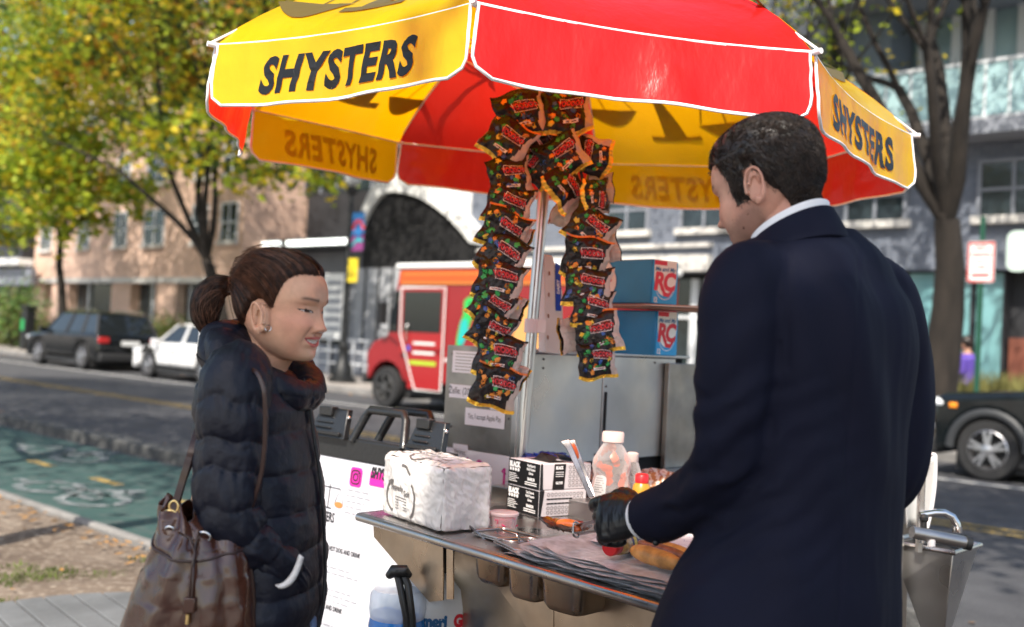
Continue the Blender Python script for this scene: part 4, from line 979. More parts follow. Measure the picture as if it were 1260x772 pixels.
mb = MB(); cbox(mb, -2.67, -2.31, 2.555, 3.53, 1.419, 1.430); mb.build('top_plate', M_st3, cab, bevel=.003)
mb = MB(); cbox(mb, -2.3155, -2.3125, 3.0, 3.012, 1.13, 1.29); mb.build('slot', M_black, cab)
mb = MB()
for n, z in ((2.66, 1.40), (2.66, 1.37), (2.95, 1.40), (2.96, 1.07), (3.03, 1.40), (3.006, 1.31), (3.006, 1.11), (3.3, 1.40)): mb.sphere(C(-2.315, n, z), .004, 8, 5)
for a, z in ((-2.64, 1.40), (-2.37, 1.39), (-2.36, 1.2), (-2.63, 1.15), (-2.36, 1.02), (-2.36, 1.29), (-2.64, 1.29)): mb.sphere(C(a, 2.551, z), .004, 8, 5)
mb.build('screws', M_screw, cab)
# stickers on the side panel
def sticker(name, px0, py0, px1, py1, w, h, txt, size, m=M_txt, sx=.8, label=None, lx=0, bold=.0, extra=None, tilt=0):
    c = (pn2(px0, py0, 2.55) + pn2(px1, py1, 2.55)) / 2; u = (AX * cos(tilt) + V((0, 0, 1)) * sin(tilt)); v = (V((0, 0, 1)) * cos(tilt) - AX * sin(tilt)); mb = MB()
    mb.prism(rrect(w, h, .002), c, u, v, -NS * .0012); mb.mi = 1; f = plane_fn(c - NS * .0012, u, v, .0006)
    if txt: art(mb, text2d(txt, size, bold, sx), f, off=(lx, -size * .03))
    if extra: extra(mb, f)
    return mb.build(name, [M_paper, m], cab)
sticker('sticker', 553, 467, 606, 500, .205, .046, 'Zelle: (202)-61', .033, sx=.80, lx=-.028)
sticker('sticker', 570, 503, 624, 527, .185, .058, 'Yes, I accept Apple Pay.', .0265, sx=.62)
sticker('sticker', 555, 548, 578, 564, .072, .050, 'Venmo:', .026, sx=.72)
def pinks(mb, f):
    art(mb, stroke([(.132, -.08), (.132, .045), (.122, .03)], .010), f); art(mb, stroke([(.112, -.082), (.15, -.085)], .010), f)
    art(mb, stroke([(.015 + .022 * cos(a), .025 + .03 * sin(a)) for a in [pi * k / 8 - .2 for k in range(9)]], .009), f)
    art(mb, stroke([(-.10 + .03 * cos(a), .012 + .045 * sin(a)) for a in [pi * k / 8 for k in range(9)]], .009), f); art(mb, stroke([(-.04, .06), (-.045, .045)], .008), f)
sticker('price_sign', 555, 565, 617, 610, .325, .17, '', .1, M_pink, extra=pinks)
def tinyp(mb, f):
    for k in range(6): art(mb, stroke([(-.05, .028 - k * .011), (.05 - (k % 3) * .012, .028 - k * .011)], .003), f)
sticker('sticker', 557, 437, 590, 455, .13, .075, '', .1, M_std, extra=tinyp)
def dots(mb, f):
    art(mb, tri_poly(circ(.008)), f, off=(-.022, 0)); art(mb, tri_poly(rrect(.014, .02)), f, off=(.012, .002)); art(mb, tri_poly(rrect(.01, .02)), f, off=(.028, .002))
sticker('sticker', 603, 488, 628, 508, .088, .040, '', .1, M_txt, extra=dots)

# sink at the right end of the cart
SK = C(-1.22, 3.36, 0)
snk = thing('hand_sink', 'small steel hand sink with curved tap fixed behind the man', 'sink', V((SK.x, SK.y, .55)))
mb = MB()
def srect(z, x0, x1, y0, y1): return [SK + AX * x + NS * y + V((0, 0, z)) for x, y in ((x0, y0), (x1, y0), (x1, y1), (x0, y1))]
ro = [srect(.62, -.03, .03, -.10, -.06), srect(.885, -.14, .055, -.12, .09)]
mb.loft(ro, cap=True); mb.build('basin_box', M_st3, snk, bevel=.003)
mb = MB(); mb.loft([srect(.887, -.12, .04, -.10, .075), srect(.89, -.12, .04, -.10, .075)]); mb.build('basin', M_black, snk)
mb = MB()
rr4 = srect(.892, -.145, .06, -.125, .095); mb.tube(rr4 + [rr4[0]], .008, 8); mb.build('rim', M_st, snk)
mb = MB(); mb.tube([at(1132, 634, 3.2), at(1150, 631, 3.2), at(1162, 631, 3.2), at(1172, 636, 3.2), at(1177, 645, 3.2), at(1178, 653, 3.2)], [.011, .011, .011, .011, .012, .012], 12); mb.tube([at(1178, 648, 3.2), at(1178, 655, 3.2)], .015, 12)
mb.tube([at(1134, 634, 3.2), at(1134, 668, 3.2)], .012, 10); mb.build('tap', M_chr, snk, smooth=60)
mb = MB(); mb.tube([at(1137, 640, 3.15), at(1137, 656, 3.15)], .009, 8); mb.sphere(at(1137, 638, 3.15), .014, 10, 6); mb.build('tap_lever', M_blackm, snk)
mb = MB(); mb.tube([at(1122, 655, 3.1), at(1189, 668, 3.12)], .018, 14); mb.build('roller', M_st, snk, smooth=60)
mb = MB(); mb.tube([at(1187, 667.5, 3.12), at(1194, 669, 3.12)], .021, 14); mb.build('roller_cap', M_blackm, snk, smooth=60)
mb = MB(); mb.tube([at(1146, 664, 3.1), at(1146, 672, 3.1)], .011, 10); mb.build('plug', M_pipe, snk)
mb = MB(); cbox(mb, -1.395, -1.30, 2.98, 3.21, .3, .925); mb.build('end_cabinet', M_st3, cart, bevel=.006)
mb = MB(); mb.tube([C(-1.26, 3.22, .88), C(-1.26, 3.22, 1.1)], .012, 6); mb.build('upright', M_st, cart)
# pale splash guard behind the sink
sg = thing('splash_guard', 'pale curved metal splash guard standing behind the sink', 'splash guard', at(1140, 645, 3.3))
def sgf(u, v): 
    p = at(lerp(1112, 1152 - 14 * v * v, u) + 4 * v, lerp(560, 650, v), 3.35); return p + V((0, .05 * sin(u * 3), 0))
mb = MB(); mb.grid(sgf, 10, 10); mb.build('sheet', mat('pale_metal_sheet', (.55, .55, .54), .45, metal=.5, var=.15, vscale=4), sg, smooth=180, solid=.004)
mb = MB(); mb.tube([sgf(1, v / 9) for v in range(10)], .006, 8); mb.tube([sgf(u / 9, 0) for u in range(10)], .006, 8); mb.build('edge', M_pipe, sg, smooth=60)

# =================================================================== THINGS ON THE CABINET
ZT = 1.431
M_cb = mat('carton_sky_blue', (.01, .30, .62), .35, coat=.2); M_cw = mat('carton_cream', (.75, .72, .66), .5); M_cr = mat('carton_red', (.60, .015, .03), .4); M_cn = mat('carton_navy', (.01, .10, .25), .5)
def shield(w, h):
    pts = [(-w / 2, h * .5), (w / 2, h * .5)]
    for k in range(13): a = pi * k / 12; pts.append((w / 2 * cos(a), h * .05 - h * .55 * sin(a)))
    return pts
CB_faces = []
def soda2(pxl, pxm, pxr, pyb, d, label, z):
    # built from its three visible vertical edges: left end, corner, right end
    mid = at(pxm, pyb, d); mid.z = z
    e1 = (-(AX * 1.0) + NS * -.0).normalized()
    u_left = (at(pxl, pyb, d + .17) - at(pxm, pyb, d)); u_left.z = 0; Ll = u_left.length; u_left.normalize()
    u_right = V((-u_left.y, u_left.x, 0)) * -1; 
    if u_right.x < 0: u_right = -u_right
    r = ray(pxr, pyb); # width so that the far edge lands on column pxr
    best = min([k / 1000 for k in range(40, 260)], key=lambda k: abs(proj(mid + u_right * k)[0] - pxr)); Lr = best; H = .150
    t = thing('soda_carton', label, 'soda carton', mid, group='soda cartons stacked on the cabinet')
    mb = MB(); mb.box6(mid, u_left * Ll, u_right * Lr, V((0, 0, H))); mb.build('box', M_carton, t, bevel=.004, seg=2)
    nrm_r = -u_left; nrm_l = -u_right
    f = lambda x, y: mid + u_right * (Lr / 2 + x) + V((0, 0, H / 2 + y)) + nrm_r * .0022
    g = lambda x, y: f(x, y) + nrm_r * .0006; h = lambda x, y: f(x, y) + nrm_r * .0012; k2 = lambda x, y: f(x, y) + nrm_r * .0018
    mb = MB(); w = Lr * .96; mb.mi = 0; art(mb, tri_poly(rrect(w, H * .96, .004)), f, 0)
    art(mb, tri_poly(shield(w * .90, H * .80)), g, 1, off=(0, H * .09)); art(mb, stroke([(w * .42 * cos(a) , H * .06 - H * .41 * sin(a)) for a in [pi * k / 14 for k in range(15)]], .0022), g, 1, off=(0, -H * .035))
    art(mb, tri_poly(rrect(w * .5, H * .10)), h, 2, off=(-w * .2, H * .43))
    art(mb, text2d('Me and My', .020, .0006, .78 * Lr / .09, .25), h, 3, off=(0, H * .28)); 
    art(mb, text2d('RC', .082, .004, .72 * Lr / .09, .12, .86), h, 2, off=(0, H * .02))
    art(mb, stroke([(-w * .12, -H * .16), (-w * .02, -H * .26), (w * .14, -H * .28), (w * .30, -H * .18)], [.004, .016, .014, .004]), h, 2)
    art(mb, text2d('12', .024, .001, .8), h, 1, off=(-w * .36, -H * .40))
    mb.build('end_print', [M_cb, M_cw, M_cr, M_cn], t)
    gl = lambda x, y: mid + u_left * x + V((0, 0, y)) + nrm_l * .0024; gl2 = lambda x, y: gl(x, y) + nrm_l * .0008
    mb = MB(); pts = [(Ll * .98, .004), (Ll * .98, H - .004)] + [(Ll * (.98 - .19 * sin(pi * k / 10) - .06), H - .004 - (H - .008) * k / 10) for k in range(11)]
    art(mb, tri_poly(pts), gl, 0); art(mb, stroke([(Ll * .97, H * .7), (Ll * .87, H * .66), (Ll * .84, H * .5)], [.01, .018, .006]), gl2, 1); art(mb, stroke([(Ll * .97, H * .3), (Ll * .87, H * .36)], .012), gl2, 1)
    mb.build('side_print', [M_cw, M_cr], t)
    return t
def proj(p):
    p = V(p) - CAM; d = p.y * cos(PITCH) + p.z * sin(PITCH); v = -p.y * sin(PITCH) + p.z * cos(PITCH); u = p.x
    return (630 + FPX * (u * cos(ROLL) + v * sin(ROLL)) / d, 386 - FPX * (-u * sin(ROLL) + v * cos(ROLL)) / d)
M_carton = mat('carton_side_blue', (.006, .19, .42), .35, var=.12, vscale=7, coat=.25, bump=.04, bscale=12)
soda2(745, 805, 832, 441, 3.52, 'blue cola carton at the bottom of the pair, under the cardboard', ZT)
soda2(742, 800, 832, 383, 3.52, 'blue cola carton on top of the pair, above the cardboard', ZT + .172)
M_card = mat('brown_cardboard', (.30, .17, .12), .8, var=.2, vscale=12); M_cardp = mat('grey_card', (.42, .36, .33), .7)
cbd = thing('flattened_cardboard', 'flattened folded cardboard lying between the two cola cartons', 'cardboard', at(800, 392, 3.5))
q = at(738, 392, 3.5); q.z = ZT + .155
def sheetp(pts, z, th, m, name, warp=0):
    mb = MB(); ps = [V((p.x, p.y, z + (warp * i))) for i, p in enumerate(pts)]; mb.loft([ps, [p + V((0, 0, th)) for p in ps]]); return mb.build(name, m, cbd)
pA, pB_, pC_, pD = at(741, 386, 3.62), at(788, 392, 3.42), at(872, 401, 3.40), at(866, 386, 3.70)
sheetp([pA, pB_, pC_, pD], ZT + .1555, .003, M_card, 'sheet'); sheetp([at(745, 386, 3.6), at(800, 392, 3.38), at(860, 400, 3.36), at(866, 386, 3.7)], ZT + .160, .0035, M_cardp, 'sheet')
sheetp([at(741, 386, 3.7), at(790, 392, 3.46), at(862, 401, 3.44), at(858, 386, 3.72)], ZT + .166, .003, M_card, 'sheet')
# tall white folded carton leaning beside the pole
wc = thing('white_carton', 'white folded tray with a blue label leaning behind the pole', 'carton', at(688, 436, 3.45))
o = at(671, 434, 3.45); u = V((.30, .35, 0)).normalized(); up = (V((0, 0, 1)) + u * -.10).normalized()
pts = [(0, 0), (.085, -.006), (.098, .03), (.098, .2), (.078, .26), (.045, .32), (.0, .32)]
mb = MB(); mb.prism(pts, o, u, up, V((-.35, .3, 0)).normalized() * .03); mb.build('tray', mat('tray_white', (.68, .66, .65), .6, var=.08, vscale=9), wc, bevel=.004)
fw_ = lambda x, y: o + u * x + up * y - V((-.35, .3, 0)).normalized() * .002
mb = MB(); art(mb, tri_poly([(.055, .14), (.085, .14), (.085, .29), (.055, .30)]), fw_, 0)
for k in range(4): art(mb, tri_poly([(x + .012 + k * .004, y + .05 + k * .07) for x, y in circ(.005, 10, 1.6)]), fw_, 1)
art(mb, text2d('DAIRY', .02, .001, .8), lambda x, y: fw_(.07 - y, .22 + x) - V((0, .001, 0)), 2); mb.build('print', [mat('label_blue', (.01, .05, .42), .4), M_card, M_paper], wc)
wc2 = MB(); wc2.prism([(0, 0), (.06, 0), (.055, .2), (.0, .22)], at(672, 432, 3.62), u, V((0, 0, 1)), V((-.35, .3, 0)).normalized() * .02)
tag(wc2.build('folded_bag', mat('cream_paper', (.55, .48, .44), .7, var=.15, vscale=14), bevel=.003), 'folded cream paper bag leaning behind the white tray', 'paper bag')

# =================================================================== SNACK BAGS
M_film = mat('black_snack_film', (.010, .008, .008), .30, var=.4, vscale=9, bump=.7, bscale=28, spec=.4, bdist=.008); M_cream = mat('cream_film', (.46, .40, .36), .35, var=.2, vscale=10, bump=.35, bscale=20, bdist=.006)
M_gold = mat('gold_foil', (.85, .55, .07), .3, metal=.6, bump=.4, bscale=60); M_or2 = mat('orange_film', (.62, .18, .04), .4)
M_lf = [mat('print_green', (.03, .33, .08), .4), mat('print_orange', (.70, .26, .04), .4), mat('print_blue', (.03, .10, .35), .4), mat('print_yellow', (.65, .5, .06), .4)]
M_lab = mat('label_dark_red', (.10, .006, .01), .35); M_lred = mat('label_red', (.65, .04, .05), .35); M_lwh = mat('label_white', (.72, .68, .66), .4)
def leaf_star(r):
    pts = []
    for k in range(10): a = pi / 2 + pi * k / 5; q = r if k % 2 == 0 else r * .30; pts.append((q * cos(a), q * sin(a)))
    return tri_poly(pts)
BAGM = {}
def make_bag(seed, name, label, M, group, orange=False):
    rnd = random.Random(seed); t = thing(name, label, 'snack bag', group=group, M=M); W2, H2 = .083, .066
    t1, t2 = rnd.uniform(0, 6), rnd.uniform(.7, 1.2)
    def surf(x, y, sgn=1, off=0):                          # x,y in metres -> local point (x right, z up, y away)
        u, v = max(-1, min(1, x / W2)), max(-1, min(1, y / H2))
        b = (max(0, 1 - u * u) ** .5) * (max(0, 1 - v ** 4) ** .55)
        wr = .0032 * sin(u * 9 * t2 + t1 + v * 3) * (abs(v) ** 2) + .0065 * fbm((u * 2.6 + seed, v * 2.6, sgn), 1.8, 4)
        th = .022 * b + wr * (1 if sgn > 0 else -1)
        z = y + .006 * sin(u * 4 + t1) * abs(v) - .010 * v * v * (1 - u * u) * (1 if v < 0 else .3) * t2
        xx = x * (1 - .10 * (1 - v * v)) + .003 * sin(v * 6 + t1)
        return M @ V((xx, -(th + off) if sgn > 0 else th * .8 + off, z + .18 * xx * 0))
    mb = MB(); n1_, n2_ = 33, 23
    mb.grid(lambda a, b: surf(-W2 + 2 * W2 * a, -H2 * .9 + 1.9 * H2 * b), n1_, n2_)
    # cream wedge on the right of the front
    for j in range(n2_ - 1):
        for i in range(n1_ - 1):
            if i > n1_ * (.76 + .16 * (j / n2_)) : mb.m[j * (n1_ - 1) + i] = 1
    mb.mi = 1; b0 = len(mb.f); mb.grid(lambda a, b: surf(W2 - 2 * W2 * a, -H2 * .9 + 1.9 * H2 * b, -1), n1_, n2_)
    for k in range(19):
        x, y = rnd.uniform(-.072, .05), rnd.uniform(-.05, .058)
        if abs(y - .018) < .020 and -.025 < x < .06: continue
        f = lambda a, b: surf(a, b, 1, .0011); art(mb, leaf_star(rnd.uniform(.0095, .0125)), f, 2 + rnd.choice((0, 0, 0, 1, 1, 2, 3)), rnd.uniform(0, 6), (x, y))
    body = mb.build('film', [M_film if not orange else M_or2, M_cream] + M_lf, t, smooth=180)
    mb = MB(); mb.grid(lambda a, b: surf(-W2 + 2 * W2 * a, -H2 * 1.08 + .19 * H2 * b, 1, .001 + .0015 * sin(a * 60)), 40, 4)
    mb.build('seal', M_gold, t, smooth=180)
    mb = MB(); mb.grid(lambda a, b: surf(-W2 + 2 * W2 * a, H2 * .98 + .10 * H2 * b, 1, .001 + .001 * sin(a * 60)), 40, 3)
    mb.build('seal', M_film if seed % 3 else M_or2, t, smooth=180)
    mb = MB(); c0 = (.016, .018); rt_ = rnd.uniform(-.15, .1)
    for lay, sh in ((0, rrect(.080, .034)), (1, rrect(.076, .030))): art(mb, tri_poly(sh, .004), lambda a, b: surf(a, b, 1, .0018 + lay * .0008), lay, rt_, c0)
    art(mb, text2d('VOODOO', .0235, .0007, .84, cut=.004), lambda a, b: surf(a, b, 1, .0036), 2, rt_, c0)
    art(mb, tri_poly(rrect(.052, .009), .01), lambda a, b: surf(a, b, 1, .002), 0, rt_ + .06, (.002, -.034))
    art(mb, stroke([(-.018 + .0045 * k, 0) for k in range(9)], .003), lambda a, b: surf(a, b, 1, .0026), 1, rt_ + .06, (.002, -.034))
    mb.build('printed_label', [M_lwh, M_lab, M_lred], t)
    return t
LB = [  # strip, px, py, roll deg, yaw deg, scale, depth
 ('L', 611, 473, -14, 8, 1.0, 3.16), ('L', 614, 436, -10, 0, 1.0, 3.17), ('L', 606, 404, -22, 12, .92, 3.18), ('L', 607, 375, -26, 5, .92, 3.19), ('L', 615, 343, -14, 10, 1.02, 3.2), ('L', 619, 311, -24, -6, 1.0, 3.21),
 ('L', 621, 281, -20, 5, 1.0, 3.22), ('L', 626, 251, -12, 14, 1.0, 3.23), ('L', 627, 216, 14, 10, .95, 3.24), ('L', 625, 170, -32, -10, 1.05, 3.25), ('L', 640, 138, 18, 8, 1.1, 3.26),
 ('R', 727, 440, 8, 16, .85, 3.20), ('R', 728, 408, 14, -10, .98, 3.21), ('R', 722, 376, -2, 6, .9, 3.22), ('R', 716, 350, -4, -4, 1.0, 3.23), ('R', 714, 314, -8, 10, 1.0, 3.24), ('R', 720, 278, -28, 0, 1.0, 3.25),
 ('R', 726, 240, -80, 30, .75, 3.26), ('R', 688, 226, -50, 25, .95, 3.27), ('R', 684, 190, 30, -12, 1.0, 3.27), ('R', 722, 190, 75, -30, .85, 3.29), ('R', 690, 135, 10, 4, 1.08, 3.28), ('R', 665, 165, -45, 20, .95, 3.31), ('R', 655, 200, 60, -25, .9, 3.31)]
ORD = ['lowest', 'second from the bottom', 'third from the bottom', 'fourth from the bottom', 'fifth from the bottom', 'sixth from the bottom', 'seventh from the bottom', 'eighth from the bottom', 'ninth from the bottom', 'tenth from the bottom', 'topmost']
OR2 = ['lowest', 'second from the bottom', 'third from the bottom', 'fourth from the bottom', 'fifth from the bottom', 'sixth from the bottom', 'seventh from the bottom, turned on its side', 'eighth, tilted steeply', 'ninth, beside the pole top', 'tenth, standing on end by the red panel', 'topmost', 'half hidden behind the upper cluster', 'standing on end left of the pole']
BKL = ['cream back of a snack bag beside the pole low on the left strip', 'cream back of a snack bag folded out in the middle of the left strip', 'cream back of a snack bag turned round high on the left strip', 'cream back of a snack bag turned round at the lower end of the right strip', 'cream back of a snack bag beside the cola cartons on the right strip', 'cream back of a snack bag hanging below the umbrella on the right strip', 'cream back of a snack bag just right of the pole under the umbrella']
cnt = {'L': 0, 'R': 0}
for k, (st, px, py, ro, yw, scl, d) in enumerate(LB):
    i = cnt[st]; cnt[st] += 1
    lab = ('black snack bag with leaf print, %s on the left strip' % ORD[i]) if st == 'L' else ('black snack bag with leaf print, right strip, %s' % OR2[i])
    p = at(px + 4, py + 2, d); rd = random.Random(k)
    scl *= .92; p = p - V((.010 if st == 'L' else -.008, 0, 0))
    Mx = Matrix.Translation(p) @ Euler((radians(rd.uniform(-10, 14)), radians(-ro), radians(yw + rd.uniform(-8, 8)))).to_matrix().to_4x4() @ Matrix.Scale(scl, 4)
    make_bag(k + 3, 'snack_bag', lab, Mx, 'snack bags clipped on two hanging strips')
for k, (px, py, ro, yw, scl, d) in enumerate(((632, 462, -60, 160, .55, 3.22), (632, 378, -62, 150, .55, 3.25), (636, 292, -60, 165, .6, 3.28), (706, 412, 80, 200, .7, 3.27), (746, 306, 75, 170, .6, 3.30), (740, 232, 85, 185, .6, 3.32), (697, 262, -70, 175, .65, 3.32))):
    Mx = Matrix.Translation(at(px, py, d)) @ Euler((radians(6), radians(-ro), radians(yw))).to_matrix().to_4x4() @ Matrix.Scale(scl, 4)
    make_bag(k + 60, 'snack_bag', BKL[k], Mx, 'snack bags clipped on two hanging strips')
for nm, pts in (('left', [(655, 100), (634, 200), (632, 300), (622, 400), (622, 470)]), ('right', [(700, 100), (712, 200), (735, 300), (748, 380), (746, 440)])):
    mb = MB(); mb.tube([at(x, y, 3.30) for x, y in pts], .005, 6, flat=.3); tag(mb.build('hanging_strip', M_blackm, smooth=60), 'thin black hanging strip holding the %s column of snack bags' % nm, 'display strip')
# =================================================================== PROPS ON THE COUNTER
def up_at(px, py, d): return at(px, py, d)
# --- wrapped pack of paper towels on the left corner of the counter
PKo = on_z(541, 657, ZC + .001); e1 = on_z(467, 631, ZC + .001) - PKo; L1 = e1.length; e1.normalize(); e2 = V((e1.y, -e1.x, 0))
if e2.dot(NS) < 0: e2 = -e2
L2 = min([k / 1000 for k in range(60, 320)], key=lambda k: abs(proj(PKo + e2 * k)[0] - 605)); PH = .172
pk = thing('paper_towel_pack', 'plastic wrapped pack of paper napkins on the left corner of the counter', 'napkin pack', PKo)
def packf(fc, u, v, off=0):
    # fc: 0 left-front face (along e1), 1 right face (along e2), 2 top, 3, 4 backs ; rounded box mapped from a cube
    x, y, z = {0: (u, 0, v), 1: (0, 1 - u if False else u, v), 2: (u, v, 1), 3: (1, u, v), 4: (u, 1, v)}[fc]
    px_, py_, pz_ = (x - .5) * L1, (y - .5) * L2, (z - .5) * PH
    def sq(a, h, r=.03): return a
    p = V((px_, py_, pz_)); q = V((max(-L1 / 2 + .022, min(L1 / 2 - .022, px_)), max(-L2 / 2 + .022, min(L2 / 2 - .022, py_)), max(-PH / 2 + .018, min(PH / 2 - .018, pz_))))
    d = p - q
    if d.length > 1e-6: p = q + d.normalized() * .022
    bul = .010 * (1 - (2 * x - 1) ** 2) * (1 - (2 * z - 1) ** 2)
    n = {0: V((0, -1, 0)), 1: V((-1, 0, 0)), 2: V((0, 0, 1)), 3: V((1, 0, 0)), 4: V((0, 1, 0))}[fc]
    cr = fbm((px_ * 14 + py_ * 9, pz_ * 10 + px_ * 5, py_ * 16), 1.0, 5) * .004 + .0035 * (.3 - abs(noise.noise(V((px_ * 20 + pz_ * 34, pz_ * 12 - px_ * 22, py_ * 30 + pz_ * 18))))) + .0015 * (.3 - abs(noise.noise(V((px_ * 60 - pz_ * 44, pz_ * 40, py_ * 70 + pz_ * 50)))))
    if fc == 1: cr *= 1.6
    p = p + n * (bul + off) + n * cr
    p.z += .004 * fbm((px_ * 8, py_ * 8, 3), 1) if z > .5 else 0
    return PKo + e1 * (p.x + L1 / 2) + e2 * -(p.y + L2 / 2) * -1 * -1 * 1 + V((0, 0, p.z + PH / 2)) if False else PKo + e1 * (p.x + L1 / 2) + NSP * (p.y + L2 / 2) + V((0, 0, p.z + PH / 2))
NSP = V((-e2.x, -e2.y, 0)) if e2.dot(NS) < 0 else V((e2.x, e2.y, 0))
mb = MB()
for fc in range(5): mb.grid(lambda u, v: packf(fc, u, v), 90, 64)
bmx = bmesh.new(); 
M_wrap = mat('napkin_wrap', (.76, .73, .70), .16, var=.05, vscale=9, bump=.22, bscale=24, coat=1, bdist=.006, detail=7, stretch=(1, 1, .5))
mb.build('wrap', M_wrap, pk, smooth=70)
M_gr = mat('wrap_print_grey', (.13, .12, .115), .4); mb = MB()
g0 = lambda x, y: packf(0, .60 - x / L1, .44 + y / PH, .0022)
def arc(cx, cy, rx, ry, a0, a1, n=14): return [(cx + rx * cos(lerp(a0, a1, k / n)), cy + ry * sin(lerp(a0, a1, k / n))) for k in range(n + 1)]
art(mb, stroke(arc(-.052, -.015, .030, .038, pi * .45, pi * 1.55), .008), g0, 0); art(mb, stroke([(-.07, .022), (-.052, .030), (-.038, .028)], .006), g0)
art(mb, stroke(arc(.045, -.012, .035, .048, -pi * .45, pi * .35), .008), g0); art(mb, stroke(arc(.0, .045, .050, .030, pi * .12, pi * .55), .008), g0)
art(mb, text2d('Heavenly', .023, .0006, .82), g0, off=(-.018, .010)); art(mb, text2d('Soft', .023, .0006, .82), g0, off=(.036, .002))
for k in range(5): art(mb, stroke([(-.03, -.012 - k * .008), (.035, -.013 - k * .008)], .0022), g0)
for k in range(3): art(mb, stroke([(-.115, -.05 - k * .007), (-.10, -.055 - k * .007)], .002), g0)
for k in range(3): art(mb, stroke([(.03, -.066 - k * .005), (.07, -.068 - k * .005)], .002), g0)
gt = lambda x, y: packf(2, .55 - x / L1, .45 + y / L2, .003)
art(mb, stroke(arc(-.10, .0, .025, .018, 0, pi), .006), gt); art(mb, stroke(arc(.02, -.04, .045, .028, -pi, .2), .007), gt); art(mb, text2d('Heavenly Soft', .018, .0004, .8), gt, off=(-.01, .01))
for k in range(4): art(mb, stroke([(-.03, -.01 - k * .008), (.04, -.012 - k * .008)], .002), gt)
mb.build('print', M_gr, pk)
# --- pink onion tub
tb = at(619, 655, 2.86); tb.z = ZC + .001; tub = thing('onion_tub', 'round clear tub of pink pickled onions beside the napkin pack', 'tub', tb)
mb = MB(); mb.lathe([(.030, 0), (.0335, .004), (.037, .036), (.0375, .036), (.034, .003), (.030, .002)], tb, 32); mb.build('tub', thin_clear('clear_tub', (.95, .9, .9), .88), tub, smooth=50)
mb = MB(); rd = random.Random(2); mb.lathe([(.029, .003), (.0325, .006), (.0355, .030), (.02, .034), (.0, .034)], tb, 24)
for _ in range(90):
    a = rd.uniform(0, 6.28); r = rd.uniform(.0, .034); p = tb + V((r * cos(a), r * sin(a), rd.uniform(.006, .034))); b = rd.uniform(0, 6.28); mb.tube([p, p + V((cos(b) * .008, sin(b) * .008, .003)), p + V((cos(b + 1) * .013, sin(b + 1) * .013, 0))], .0016, 5)
mb.build('onions', mat('pink_onion', (.55, .02, .10), .25, var=.4, vscale=120, coat=.5), tub, smooth=60)
mb = MB(); mb.lathe([(.0385, .036), (.0405, .038), (.0405, .043), (.038, .045), (.034, .0425), (.0, .0425)], tb, 36); mb.build('lid', thin_clear('clear_lid', (.95, .85, .87), .6, .15), tub, smooth=50)
